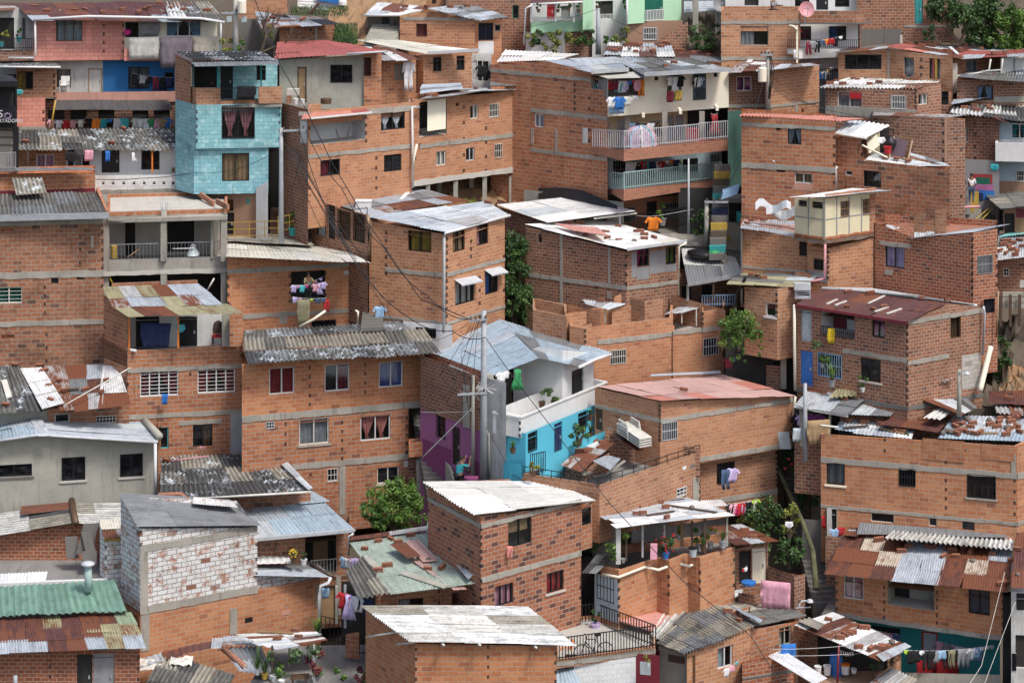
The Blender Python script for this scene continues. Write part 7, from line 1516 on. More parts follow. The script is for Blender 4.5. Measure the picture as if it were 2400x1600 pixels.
H.block([(2350,1600),(2372,1600)],100.5,1395,1640,'room_dark',back=1)
H.done()
H=House('fibre_roof_house','low house under dark fibre cement roof splashed with white paint',560,1180,106.8)
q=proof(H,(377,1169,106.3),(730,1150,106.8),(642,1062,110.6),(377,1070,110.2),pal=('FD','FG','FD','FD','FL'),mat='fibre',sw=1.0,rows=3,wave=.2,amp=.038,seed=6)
proof(H,(722,1152,106.6),(732,1146,106.8),(645,1058,110.7),(625,1062,110.6),pal=('GY','ZC'),rows=3,sw=1,name='flashing',lift=.1,wave=.3)
H.block([(377,1200),(728,1190)],107.2,[1168,1150],1260,'b_dirty',back=2,ext=1);H.tube('gutter','offwhite',[P(455,1168,106.2),P(730,1152,106.6)],.05)
pipe(H,[(377,1082,109.8),(490,1068,109.9)],'rose',.03);bricks(q,[(390,1082),(627,1088)],'the paint splashed fibre roof',3)
H.done()
H=House('zinc_roof_house','house with blue grey zinc roof, wide open doorway and small balcony',760,1345,105)
q=proof(H,(602,1264,104.6),(830,1243,105.0),(742,1160,108.6),(545,1180,108.2),pal=('ZB','ZC','ZB','Z'),sw=1.0,rows=2,wave=.16,amp=.022,seed=4);proof(H,(700,1185,107.6),(772,1178,107.8),(728,1150,109),(680,1165,108.5),pal=('ZB',),rows=1,lift=.08,name='sheet')
H.box('gutter','silver',P(602,1268,104.5),P(830,1247,104.9)-P(602,1268,104.5),(0,.1,0),(0,0,.14))
b=H.block([(590,1352),(818,1336)],105.1,[1266,1246],1430,'b_dirty',back=3,ext=1);b.room(715,1256,788,1342,1.2,'room_dark','floor_dark');b.innerp(734,1258,768,1338,'wood');b.rail(728,1308,789,1350,'greyplaster',8,-.12)
b.colm(793,1350,1440,10,'greyplaster');pipe(H,[(829,1250,104.8),(817,1256,104.8),(817,1300,104.8)],'offwhite',.05);b.vent(752,1372,786,1460,'tan')
H.done()
potplant(688,1320,104.5,'yellow flowered plant in clay pot on the small zinc roof edge',.4,'brown',seed=3,flower='yellow');potplant(712,1323,104.5,'leafy plant in white pot by the wide doorway',.3,'white',seed=4)
laundry((803,1303,104.3),(838,1306,103.8),['lightblue shirt','offwhite shirt','hotpink small','lilac longshirt','lilac dress'],'in a bunch at the corner of zinc roof house',.85,False);garment('towel','lightblue',P(762,1377,104.2),'pale cloth hanging at the dark passage beside the white downpipe',None,.6)
H=House('plastered_house','large grey green plastered house with bluish metal roof and three black windows',370,1190,107.6)
b=H.block([(-25,1131),(90,1125),(370,1108)],107.4,[1036,1021,1037],1215,'greyplaster',back=4,para=False,ext=1.5)
b.win(-10,1088,75,1117,'black',None,2,sill='conc_dark');b.win(144,1071,200,1126,'black',None,2,sill='conc_light');b.win(281,1063,335,1117,'black',None,2,sill='conc_light')
c=H.block([(370,1108),(377,1108)],108.6,[1020,1025],1165,'b_orange',back=4,ext=1)
proof(H,(-25,1038,106.9),(92,1019,107.4),(65,966,111.2),(-25,990,111),pal=('ZC','ZB'),sw=1.0,rows=2,wave=.14,seed=5);q=proof(H,(88,1019,107.4),(372,1036,108.0),(336,984,111.6),(60,966,111.2),pal=('ZB','ZC','ZB','Z','ZC'),sw=1.0,rows=2,wave=.14,run='across',seed=6);proof(H,(88,1024,107.2),(118,1024,107.2),(86,968,111),(60,966,111.1),pal=('ZC',),sw=2,rows=3,name='ridge_cap',lift=.08,wave=1)
H.tube('tile_ridge','greyplaster',[P(332,978,111.6),P(374,1022,108.2)],.16);pipe(H,[(364,1038,107.9),(364,1160,107.9)],'white',.07);H.tube('roof_edge','silver',[P(-25,1036,106.9),P(90,1019,107.3),P(370,1036,107.9)],.06)
H.done()
H=House('white_brick_house','corner house of whitewashed blocks above orange blocks with bare grey beams',328,1520,101)
ref=[(283,1408),(328,1438),(603,1384),(752,1358)]
b=H.block(ref[:3],102.5,[1163,1238,1236],1408,'b_white',ext=0,para=True);b.band(450,1266,14,x0=328,x1=603);b.vents(330,1245,1275,2);b.colm(338,1292,1420,17);b.vents(601,1240,1345,4)
b=H.block(ref[:2]+[ref[3]],102.5,[1404,1432,1352],1408,'b_bright',ext=6,para=True,back=3)
b.band(450,1408,17,x0=328,x1=603);b.colm(340,1440,1524,20);b.colm(547,1425,1485,17);b.patch(574,1446,592,1457,'black');b.patch(659,1429,680,1440,'pinkplaster');b.colm(745,1370,1420,10)
c=H.block([(603,1384),(752,1358)],103.9,[1345,1350],1384,'b_white',ext=0,back=1.8);c.band(680,1377,9)
q=proof(H,(326,1235,100.8),(614,1231,103.6),(540,1172,106.2),(283,1157,102.5),pal=('GY','GY','Z','GY'),sw=1.1,rows=3,wave=.12,run='across',seed=11);proof(H,(600,1348,103.6),(780,1352,104.3),(738,1315,106.0),(600,1322,105.4),pal=('GY','Z','ZC'),sw=1.2,rows=1,wave=.14,run='across',name='lean_to_roof')
H.tube('tile_ridge','b_small',[P(372,1160,104.6),P(425,1158,105.2),P(450,1180,104.2)],.11,7);H.tube('tile_ridge','b_small',[P(452,1176,104.6),P(540,1184,105.2)],.1,7);proof(H,(450,1186,103.6),(556,1196,104.4),(540,1182,105.2),(452,1172,104.8),pal=('W',),rows=1,name='white_sheet',lift=.12)
proof(H,(600,1318,104.8),(682,1318,104.8),(676,1305,105.2),(600,1300,105.2),pal=('W',),rows=1,wave=.3,name='white_flashing')
pipe(H,[(775,1352,104),(770,1366,103.9),(752,1372,103.8),(749,1395,103.8),(749,1480,103.8)],'white',.08);H.tube('roof_edge','woodd',[P(728,1322,105.4),P(780,1350,104.2)],.07)
t=H.block([(234,1392),(246,1400),(320,1394)],103.9,[1228,1267,1263],1420,'b_white',ext=1,para=False,back=1.5);t.vents(248,1282,1330,3)
proof(H,(243,1262,103.4),(318,1258,103.4),(305,1238,104.4),(236,1242,104.4),pal=('R','ZR','R'),rows=1,wave=.16,amp=.03,name='small_roof');proof(H,(234,1240,104.4),(304,1236,104.4),(296,1213,105.2),(229,1218,105.2),pal=('CR',),rows=1,name='cream_sheet');pipe(H,[(314,1266,103.4),(316,1350,103.4)],'cream',.04);H.box('moss_beam','mustard',P(245,1268,103.4),(1.4,0,0),(0,.1,0),(0,0,.13))
proof(H,(288,1413,102.6),(330,1405,102.2),(326,1392,103),(283,1398,103.2),pal=('GY',),rows=1,wave=.2,amp=.03,name='small_awning')
H.done()
H=House('courtyard_house','brick house behind dark courtyard under weathered whitish ridge roof',100,1312,105.6)
b=H.block([(-25,1312),(180,1312),(236,1314)],105.6,[1260,1226,1234],1320,'b_red',back=1.5,para=False,ext=.6);b.patch(115,1282,119,1296,'wood')
proof(H,(-25,1258,105.0),(182,1224,105.2),(168,1178,107.0),(-25,1205,107.0),pal=('FW','FL','FW','FD'),mat='fibre_plain',rows=2,wave=.2,run='across',seed=3);proof(H,(180,1224,105.2),(292,1236,105.0),(285,1178,107.0),(165,1178,107.0),pal=('FW','FL'),mat='fibre_plain',rows=2,wave=.2,run='across',seed=4)
H.tube('tile_ridge','brown',[P(168,1172,107.1),P(172,1200,106),P(178,1226,105)],.15);proof(H,(50,1210,106.2),(165,1196,106.4),(165,1180,107),(50,1190,107),pal=('R2','R'),rows=1,name='rust_patch',lift=.08,run='across')
slab(H,'courtyard_floor','floor_dark',[(-25,1392,102.0),(262,1392,102.0),(232,1312,105.6),(-25,1310,105.7)]);H.box('low_wall','white',P(-25,1376,102.5),P(250,1366,102.7)-P(-25,1376,102.5),(0,.2,0),(0,0,.15))
q=proof(H,(-25,1364,102.9),(104,1362,102.9),(110,1340,103.6),(-25,1344,103.6),pal=('W','FW','CR'),mat='paintsheet',rows=1,wave=.14,amp=.025,name='small_canopy');H.post('post','woodd',82,1360,1376,102.9,.05)
H.done()
for k,(x,y,w_,h_,an)in enumerate(((156,1310,.5,.9,-.1),(178,1298,.65,1.25,.3),(205,1310,.4,1.1,-.3),(192,1322,.6,.5,0))):
 m=MB();c0=P(x,y,104.2-.15*k);m.box(c0,(w_,.1,0),(0,.05,.0),(an,.15,h_));tag(m.build('sheet_scrap','conc_dark'),('leftmost','tallest','rightmost','lowest')[k]+' dark fibre sheet leaning against the courtyard wall','roof sheet','dark sheets in the courtyard')
H=House('green_roof_house','brick house with green corrugated upper roof and rusty patchwork lower roof',180,1600,97.9)
Ya=101.9
q=proof(H,(-25,1450,99.5),(295,1434,99.7),(268,1364,102.2),(-25,1381,101.9),pal=('GR','GR','GR'),mat='zinc',sw=1.0,rows=1,wave=.28,amp=.03,seed=2,lift=.1)
q2=proof(H,(-25,1529,97.4),(342,1516,97.6),(305,1434,99.9),(-25,1450,99.7),plan=['RMRYMRRgRg','RRRMRRYYgY','ZZZRRZYZZR'],sw=.75,rows=3,wave=.11,amp=.02,seed=3)
proof(H,(205,1484,98.6),(312,1484,98.6),(300,1463,99.2),(208,1468,99.2),pal=('YE','YE'),rows=1,wave=.11,name='mossy_sheets',lift=.06)
b=H.block([(-25,1600),(328,1600)],98.0,[1530,1520],1660,'b_red',back=3,ext=1);b.vents(117,1560,1585,2);b.vents(324,1540,1590,3);b.door(180,1532,216,1640,'room_dark',1);b.door(218,1530,268,1640,'grey',1)
H.tube('chimney_pipe','palegreen',[P(208,1384,101),P(206,1328,101)],.16,14);m=MB();m.lathe(P(206,1328,101),[(.1,0),(.29,.1),(.29,.16),(.15,.22),(.02,.24)],16);m.build('chimney_cap','silver',H.root,smooth=True);pipe(H,[(36,1582,97.6),(36,1620,97.6)],'steel',.09)
H.done()
H=House('low_house','low house with broken fibre cement roof and crumpled white cloths at bottom',440,1610,98)
q=proof(H,(330,1620,97.3),(520,1640,96.0),(552,1578,98.6),(385,1530,100.6),pal=('FD','FG','FL','FD'),mat='fibre_plain',sw=.9,rows=3,wave=.22,amp=.045,jit=.2,und=.06)
proof(H,(328,1562,99.4),(390,1545,100),(378,1530,100.6),(330,1545,100.4),pal=('Z',),rows=1,wave=.3);proof(H,(385,1548,100.0),(505,1518,100.9),(500,1505,101.2),(378,1532,100.5),pal=('M',),rows=1,wave=.3,name='gutter_sheet',lift=.1)
proof(H,(495,1515,100.4),(600,1510,100.4),(600,1485,101.4),(498,1495,101.2),pal=('ZC','ZR','Z'),sw=.5,rows=2,und=.1,jit=.2,name='scrap_sheets');proof(H,(560,1570,98.4),(640,1580,98.0),(610,1515,100.4),(525,1520,100.4),pal=('Z','GY'),rows=2,wave=.2,amp=.03,name='zinc_sheets');H.tube('tile_ridge','b_small',[P(522,1518,100.3),P(575,1562,98.6)],.12)
H.done()
for k,(x,y,s_)in enumerate(((360,1565,1),(425,1555,.6))):
 m=MB();rnd=random.Random(k);c0=q.hit(x,y)[0];g=[[c0+Vector(((i-4)*.19*s_,(j-3)*.16*s_,.12+rnd.uniform(-.05,.09)-(j-3)*-.02))for j in range(7)]for i in range(9)]
 for i in range(8):
  for j in range(6):m.face([g[i][j],g[i+1][j],g[i+1][j+1],g[i][j+1]])
 tag(m.build('cloth','offwhite',smooth=True),('large' if k==0 else'small')+' crumpled off white cloth thrown on the broken fibre roof','cloth')
H=House('plant_terrace','mottled grey roof terrace full of potted plants with thin iron railings',760,1600,98,'terrace')
slab(H,'terrace_floor','floor_dark',[(560,1640,96.4),(975,1640,96.4),(905,1508,101.6),(640,1515,101.4)],.2);b=H.block([(560,1640),(975,1640)],96.6,1640,1700,'b_tan',back=2)if 0 else None
q=proof(H,(650,1522,98.2),(768,1500,98.4),(742,1478,100.2),(575,1484,100.4),pal=('W','R','ZC','WD','ZR'),sw=.4,rows=2,run='across',jit=.3,und=.06,name='canopy')
for x,y0,y1,c_ in((736,1510,1640,'silver'),(638,1512,1600,'woodd'),(678,1518,1560,'woodd')):H.post('post',c_,x,y0,y1,98,.08)
bricks(q,[(700,1495),(650,1500),(692,1481)],'the plant terrace canopy',2);plank(q,(605,1482),(688,1486),'the plant terrace canopy','wood',.2)
for a_,c_,h_,n_ in(((752,1500,101),(842,1520,100.6),1.0,9),((842,1535,99.6),(884,1532,99.8),1.0,5)):fence(a_,c_,h_,n_,'black',None,parent=H.root)
H.block([(810,1530),(842,1534)],99.9,[1485,1480],1540,'b_orange',back=.2,ext=0);fence((930,1590,97.4),(976,1580,97.8),.6,6,'black',None,parent=H.root);H.block([(928,1600),(958,1604)],97.2,[1560,1575],1615,'white',back=.1,ext=0)
H.done()
for k,a_ in enumerate(((603,1580,97.8,'tall spiky plant in white pot at the left of the terrace',1.0,'white','leaf',.12,True),(620,1590,97.6,'spiky bush in a yellow pot left of the wooden post',.7,'mustard','leaf',.13,True),(642,1596,97.4,'dark bushy plant behind the wooden post',1.1,'white','leaf',.14,False),(660,1606,97.0,'bright leafy plant in pale pot near the wooden table',.6,'white','leaf_bright',.13,False),(722,1600,97.6,'tall dark leaved rubber plant beside the silver post',1.9,'grey','leaf',.16,False),(745,1595,97.4,'red leaved shrub right of the silver post',1.2,'grey','leaf_red',.12,False),(790,1622,96.9,'green flowering bush at the middle bottom edge',.9,'brown','leaf_bright',.12,False),(845,1622,96.9,'dark red foliage plant at bottom edge',.8,'brown','leaf_red',.12,False),(872,1615,97.0,'dry yellow branching plant beside the dark red one',1.0,'brown','leaf_yellow',.12,False),(745,1500,100.6,'feathery green palm behind the terrace canopy',.8,'teal','leaf_bright',.15,True))):potplant(*a_,seed=k+50)
potplant(968,1588,97.1,'red geranium in white pot at the corner of the brick house',.62,'white','leaf',.16,seed=9,flower='orange')
root=empty('wooden_table',P(698,1600,97.0),'small brown wooden table on the plant terrace','table');c0=P(680,1592,97.2);m=MB();m.box(c0,(.72,.1,0),(0,.5,0),(0,0,.04));m.build('tabletop','brown',root)
for dx,dy in((.05,.05),(.62,.1),(.05,.42),(.62,.5)):m=MB();m.box(c0+Vector((dx,dy,-.6)),(.05,0,0),(0,.05,0),(0,0,.6));m.build('leg','brown',root)
SH[0]=-4
H=House('brick_house','low brick house with pale green and pink sheet roof strewn with bricks',1000,1425,102)
q=proof(H,(915,1392,101.4),(1124,1365,101.9),(1006,1247,106.9),(818,1270,106.3),plan=['GGGPGG','GGGPPG','GGGGPG']if 0 else None,pal=('GP',),sw=.85,rows=3,wave=.11,amp=.02,seed=5,jit=.05)
T['G']=T['GP'];T['P']=T['PK']
proof(H,(1060,1384,101.6),(1092,1382,101.7),(1022,1310,104.4),(960,1310,104.2),pal=('PK','PK'),rows=1,wave=.11,name='pink_sheet',lift=.05,sw=.9);proof(H,(990,1318,103.9),(1025,1315,104),(980,1266,105.8),(950,1270,105.6),pal=('PK',),rows=1,wave=.11,name='pink_sheet',lift=.05,sw=.9);proof(H,(955,1313,103.8),(988,1308,104),(950,1276,105.2),(912,1280,105.0),pal=('ZR','R2'),rows=1,sw=1,name='rusty_sheet',lift=.1)
q3=proof(H,(838,1404,101.1),(914,1392,101.3),(850,1305,104.4),(812,1345,103),pal=('FG','FL','FG'),mat='fibre_plain',sw=.8,rows=2,wave=.22,amp=.045,name='fibre_sheets',lift=.05)
proof(H,(1098,1362,101.8),(1130,1330,102.6),(1005,1220,107.4),(1000,1250,106.8),pal=('GY','Z'),rows=3,sw=3,wave=.12,name='flashing',lift=.12);proof(H,(820,1270,106.2),(1005,1247,106.8),(1000,1238,107.1),(822,1262,106.5),pal=('R','ZR'),rows=1,sw=2,name='ridge_sheets',lift=.1)
bricks(q,[(855,1289),(963,1258),(916,1266),(934,1274),(908,1328),(1005,1316),(1037,1333),(885,1340),(887,1271),(1003,1336)],'the pale green and pink roof',4,1.1)
for a_,c_ in(((852,1306),(895,1340)),((942,1344),(1045,1378))):plank(q,a_,c_,'the pale green and pink roof','greyplaster',.3,'roof_strip','grey corrugated strip')
b=H.block([(880,1432),(1124,1412)],102.2,[1394,1370],1470,'b_tan',back=3);b.win(934,1402,992,1426,'black','offwhite',2,'left');b.win(1059,1386,1117,1426,'black','pale',2,'right');b.vents(1029,1385,1412,2)
b=H.block([(800,1460),(880,1462)],108.0,1370,1520,'room_dark',back=1);H.post('post','steel',809,1370,1470,102.6,.1);H.post('post','greyplaster',789,1372,1460,103,.1)
H.done()
laundry((800,1385,102.2),(868,1402,101.7),['red shirt','lilac dress','white longshirt','white shirt','black longshirt','navy trousers'],'in the dark passage under the fibre sheets',1.0,False)
SH[0]=-3.2
H=House('brick_house','corner brick house with speckled dark blocks and smooth white corrugated roof',1127,1420,100.5)
b=H.block([(1003,1168),(1127,1233),(1362,1173)],104.4,[1132,1208,1182],1440,'b_checker',ext=1.5,para=True)
b.band(1060,1198,9,x0=1003,x1=1127);b.band(1250,1202,8,x0=1127,x1=1362);b.band(1250,1326,12,x0=1127,x1=1362);b.vents(1128,1240,1325,6);b.vents(1360,1375,1400,2);b.vents(1127,1360,1420,4)
b.win(1191,1215,1246,1278,'black','tan',2,'half');b.win(1281,1338,1321,1386,'black','red',3,'full',sill='conc_light');b.win(1160,1369,1203,1417,'black','pink',3,'full')
q=proof(H,(1116,1206,100.3),(1398,1175,104.2),(1297,1128,107.4),(990,1129,104.6),pal=('FW','W','FW','W'),mat='paintsheet',sw=1.1,rows=3,wave=.2,amp=.028,run='across',seed=9)
c=H.block([(1362,1290),(1388,1282)],104.2,[1190,1180],1290,'b_orange',ext=0,back=1);c.win(1364,1190,1386,1230,'black',None,1)
H.done()
garment('trousers','salmon',P(1195,1279,101.4),'small salmon red trousers hanging below the dark window of checkered house',None,.55)
SH[0]=0
H=House('brick_house','zigzag brick house with pipe and roofed terrace full of plants',1450,1445,100)
zz=[(1393,1333),(1450,1352),(1540,1320),(1569,1329),(1613,1313),(1641,1322),(1722,1296)]
b=H.block(zz,101.4,[1322,1335,1306,1313,1297,1306,1281],1440,'b_bright',ext=2,para=False,back=4.5,inner=.35,cap='floor_dark');b.bz=[P(1710,1280,106).z]*2
b.patch(1394,1350,1449,1450,'paleblue','painted_wall');b.win(1400,1345,1440,1407,'black','brown',1,'full','black',5);b.vents(1451,1360,1440,5);b.vents(1567,1350,1390,3);b.vents(1640,1340,1380,3);b.vents(1720,1310,1370,3);b.vent(1480,1361,1485,1368)
pipe(H,[(1410,1345,100.9),(1450,1352,100.2),(1512,1328,101.5),(1543,1335,101.3),(1587,1319,102.2),(1615,1326,102.1),(1672,1304,103.6)],'cream',.06)
q=proof(H,(1455,1236,100.1),(1725,1206,102.8),(1610,1165,106.4),(1385,1192,104),pal=('ZC','W','Z','ZC','W'),sw=.8,rows=3,run='across',und=.06,jit=.2,wave=.16,seed=3,name='canopy');q2=proof(H,(1400,1186,104.0),(1600,1166,106.2),(1560,1148,108),(1385,1164,106.4),pal=('W','R','ZC','ZR','WD'),sw=.7,rows=2,und=.1,jit=.3,name='rear_roof')
proof(H,(1640,1190,104.6),(1705,1184,104.8),(1690,1170,106),(1642,1172,106),pal=('W',),rows=1,name='white_sheet')
bricks(q,[(1490,1207),(1507,1206),(1495,1190),(1560,1192),(1545,1180),(1622,1193),(1563,1216)],'the zinc canopy over the plant terrace',4);bricks(q2,[(1430,1170),(1528,1158),(1545,1164),(1450,1172)],'the rear roof behind the zinc canopy',5);plank(q,(1515,1210),(1580,1200),'the zinc canopy over the plant terrace');plank(q,(1560,1185),(1680,1203),'the zinc canopy over the plant terrace');plank(q2,(1490,1152),(1560,1170),'the rear roof behind the zinc canopy','wood')
for x,y0,y1,Y_,c_,w_ in((1449,1238,1320,100.6,'white_old',.2),(1468,1234,1315,101,'woodd',.08),(1506,1232,1305,101.6,'silver',.08),(1557,1228,1300,102,'greyplaster',.09),(1598,1224,1280,103,'wood',.12),(1622,1220,1284,102.6,'woodd',.1),(1652,1216,1296,102.4,'woodd',.1),(1704,1206,1280,103,'greyplaster',.08)):H.post('post',c_,x,y0,y1,Y_,w_)
w=H.block([(1388,1330),(1450,1345)],103.4,1215,1350,'greyplaster',back=.2,para=False);H.block([(1480,1290),(1700,1270)],108.0,[1215,1200],1300,'white_old',back=.3)
proof(H,(1366,1340,100.8),(1402,1342,100.4),(1442,1305,101.4),(1400,1300,102),pal=('FD','GY'),sw=.5,rows=2,wave=.14,name='small_awning');d=H.block([(1362,1420),(1394,1425)],102.8,1300,1470,'room_dark',back=1)
qr=proof(H,(1722,1278,103.2),(1824,1267,104),(1740,1228,107),(1655,1232,106),pal=('R2','ZR','R','ZC'),sw=.8,rows=3,wave=.14,name='rusty_roof');bricks(qr,[(1745,1246),(1765,1262)],'the small rusty roof right of the canopy',5)
s=H.block([(1725,1372),(1800,1366)],104.4,[1285,1272],1390,'b_brown',back=1.5);s.door(1763,1284,1796,1366,'cream',6);s.vent(1732,1290,1760,1368)
H.done()
for k,a_ in enumerate(((1460,1318,100.8,'long leafy creeper beside the white post under canopy',1.5,'grey','leaf_bright',.1,False),(1412,1310,102.8,'creeper hanging on the grey board wall left of the white post',1.3,'grey','leaf',.1,False),(1560,1308,101.6,'red flowering bush in blue pot in the terrace middle',1.0,'blue','leaf',.15,False),(1638,1290,103.0,'large leafy green bush between the wooden posts',1.0,'grey','leaf_bright',.15,False),(1665,1284,103.2,'light green broad leaved plant behind the right post',.9,'grey','leaf_yellow',.14,False),(1694,1283,102.8,'agave in a round grey pot at the right corner',.5,'steel','leaf',.17,True),(1648,1290,102.2,'spiky plant in clay tray near the corner',.4,'brown','leaf',.12,True),(1592,1265,104.2,'pale yucca in white pot behind the brown post',.5,'white','leaf_yellow',.12,True))):potplant(*a_,seed=k+80,**({'flower':'red'}if k==2 else{}))
bucket(1624,1303,101.8,'grey bucket with black lid by the terrace edge','pale',.17,.35,lid='black');m=MB();m.box(P(1524,1310,101.2),(.28,0,0),(0,.04,.02),(.02,.1,.6));tag(m.build('pink_board','pink'),'pink board leaning on the terrace edge left of the flowers','board')
H=House('brick_house','brick house under large grey fibre cement roof with pink roof patch',1610,1600,97.5)
b=H.block([(1543,1600),(1610,1612)],98.6,[1512,1530],1660,'greyplaster',ext=1,back=3,para=False);b.patch(1566,1535,1605,1552,'woodd')
b=H.block([(1610,1612),(1758,1570)],97.4,[1532,1468],1660,'b_tan',ext=1,back=3);b.win(1682,1514,1717,1564,'white','pale',2,'left');b.colm(1626,1535,1600,5,'brown')
q=proof(H,(1600,1534,96.9),(1766,1466,99.6),(1668,1408,103.4),(1535,1508,98.4),pal=('FL','FG','FL','GY','FL'),mat='fibre_plain',sw=1.0,rows=4,wave=.2,amp=.04,run='down',seed=5,jit=.1)
q2=proof(H,(1766,1466,99.6),(1890,1442,101.2),(1790,1405,104.8),(1672,1408,103.6),pal=('FG','FL','FG'),mat='fibre_plain',sw=1.0,rows=2,wave=.2,amp=.035,run='across',seed=6)
slab(H,'pink_roof_patch','pinksheet',[(1450,1452,100.4),(1525,1476,99.6),(1582,1438,102),(1538,1412,103.4)],.06);proof(H,(1525,1480,99.4),(1560,1505,98.6),(1660,1432,102.6),(1560,1420,102.8),pal=('FL','FG','FW'),mat='fibre_plain',sw=.8,rows=2,wave=.2,amp=.04,name='old_sheets',lift=-.05);proof(H,(1630,1405,103.2),(1740,1398,103.8),(1740,1384,104.4),(1638,1396,103.9),pal=('ZB','ZC'),rows=1,run='across',wave=.2,amp=.03,name='zinc_strip');proof(H,(1735,1448,100.4),(1778,1470,99.2),(1785,1462,99.6),(1700,1425,102.2),pal=('ZB',),rows=1,name='zinc_strip',lift=.2);proof(H,(1540,1392,103.6),(1572,1392,103.6),(1572,1384,103.8),(1540,1384,103.8),pal=('FG',),rows=1,wave=.15,amp=.03)
bricks(q,[(1584,1428),(1748,1447),(1732,1457),(1725,1442)],'the grey fibre roof left of the gully',4,1.1);bricks(q2,[(1705,1436),(1780,1456)],'the rear part of the grey fibre roof',5)
c=H.block([(1758,1560),(1870,1530)],99.6,[1474,1455],1600,'b_orange',ext=1,back=1);c.win(1826,1468,1855,1512,'greyplaster','cream',2,'left')
e=H.block([(1730,1410),(1768,1420),(1886,1380)],103.6,[1388,1392,1348],1440,'b_brown',back=.2,para=False);f=H.block([(1740,1620),(1860,1600)],98.0,[1560,1535],1660,'b_red',back=1);f.band(1800,1580,5,'conc_dark')
H.done()
laundry((1698,1566,96.6),(1732,1545,97.0),['white shirt','pink shorts','turquoise small'],'on a stick below the white framed window',.6);garment('sheet','pink',P(1818,1362,102.4),'pink patterned blanket hanging over the wall by the gully',None,.98,-.3,.85);laundry((1740,1330,103.6),(1750,1325,103.8),['red small','white small'],'in the shed with cream door',.8)
m=MB();m.lathe(P(1755,1368,103),[(.3,0),(.32,.1),(.05,.12)],12);tag(m.build('wash_basin','blue'),'blue wash basin with clothes by the cream shed door','basin')
H=House('terrace_house','small white block house with railed roof terrace holding a bicycle',1440,1600,96.6)
b=H.block([(1303,1562),(1536,1530)],96.6,[1546,1514],1566,'b_tan',ext=0,back=4.6,inner=.12,cap='concfloor');b.band(1420,1540,10,'conc')
w=H.block([(1345,1600),(1490,1585)],97.0,[1560,1538],1650,'b_whiteblk',ext=1,back=2);w2=H.block([(1488,1585),(1546,1590)],97.8,[1530,1535],1650,'maroon',ext=1,back=1);w2.patch(1500,1550,1525,1580,'pale')
for a_,c_,n_ in(((1304,1547),(1536,1516),34),((1396,1462),(1536,1516),22),((1268,1480),(1396,1462),16)):
 ya,yc={1304:96.5,1396:101.4,1268:100.6}[a_[0]],{1536:97.9,1396:101.4}[c_[0]];fence((a_[0],a_[1],ya),(c_[0],c_[1],yc),.85,n_,'black',None,parent=H.root,t=.03)
H.block([(1268,1480),(1392,1465)],102.4,1420,1500,'room_dark',back=1)
proof(H,(1300,1600,96.2),(1370,1620,95.6),(1340,1560,97.2),(1302,1556,97.4),pal=('ZB',),rows=1,wave=.16,name='zinc_awning')
H.done()
potplant(1396,1480,100.6,'green plant in lilac pot on the bicycle terrace corner',.55,'lilac',seed=4,potsz=.2);potplant(1518,1560,97.2,'small plant hanging before the maroon door',.35,'white','leaf_yellow',.1,seed=5)
root=empty('bicycle',P(1390,1548,97.4),'black bicycle standing behind the terrace railing','bicycle');c0=P(1363,1548,97.4);X=Vector((.94,.25,0)).normalized()
for k,d_ in enumerate((.0,.98)):
 c_=c0+X*d_+Vector((0,0,.33));m=MB();m.tube([c_+X*.33*math.cos(t*.3927)+Vector((0,0,.33*math.sin(t*.3927)))for t in range(17)],.022,6,caps=False);w_=m.build('wheel','black',root);s_=MB()
 for t in range(8):s_.tube([c_,c_+X*.32*math.cos(t*.785)+Vector((0,0,.32*math.sin(t*.785)))],.004,4)
 s_.build('spokes','steel',w_)
V3=lambda a,z:c0+X*a+Vector((0,0,z));m=MB()
for pl in([V3(0,.33),V3(.2,.85),V3(.22,.95)],[V3(.2,.85),V3(.62,.8)],[V3(.18,.75),V3(.5,.33)],[V3(.64,.95),V3(.5,.33),V3(.98,.33),V3(.62,.75)]):m.tube(pl,.02,6)
m.build('frame','black',root);m=MB();m.box(V3(.54,.95)-Vector((0,.06,0)),X*.26,(0,.12,0),(0,0,.06));m.build('saddle','black',root);m=MB();m.tube([V3(.14,1.0)-Vector((0,.25,0)),V3(.22,.95),V3(.14,1.0)+Vector((0,.25,0))],.018,6);m.build('handlebar','black',root);m=MB();m.tube([V3(.5,.33)+Vector((.0,-.05,-.17)),V3(.5,.33)+Vector((0,.05,.17))],.02,6);m.build('pedals','black',root)
def pchair(x,y,Y,col,label,nm='plastic_chair',back=True):
 root=empty(nm,P(x,y,Y),label,'chair' if back else'table');c=P(x,y,Y);h=.42
 m=MB();m.box(c+Vector((-.22,-.2,h-.03)),(.44,0,0),(0,.42,0),(0,0,.04));m.build('seat' if back else'tabletop',col,root)
 if back:m=MB();m.box(c+Vector((.18,-.2,h)),(.05,0,0),(0,.42,0),(.1,0,.42));m.build('backrest',col,root);m=MB();m.box(c+Vector((-.2,-.22,h+.2)),(.4,0,0),(0,.04,0),(0,0,.04));m.box(c+Vector((-.2,-.22,h)),(.04,0,0),(0,.04,0),(0,0,.2));m.build('armrest',col,root)
 for dx in(-.2,.17):
  for dy in(-.18,.17):m=MB();m.box(c+Vector((dx,dy,0)),(.04,0,0),(0,.04,0),(0,0,h-.03));m.build('leg',col,root)
pchair(1325,1550,98.2,'orange','orange red plastic armchair on the bicycle terrace');pchair(1338,1562,97.2,'black','small black plastic table beside the orange chair','plastic_table',False)
SH[0]=-2.2
H=House('brick_house','front brick house with bright white streaked corrugated roof at bottom centre',973,1600,95.5)
b=H.block([(857,1440),(973,1509),(1304,1509)],98.8,[1430,1507,1513],1640,'b_bright',ext=1,para=True);b.vents(975,1520,1590,4);b.vents(1144,1515,1585,4);b.vents(1302,1530,1595,4)
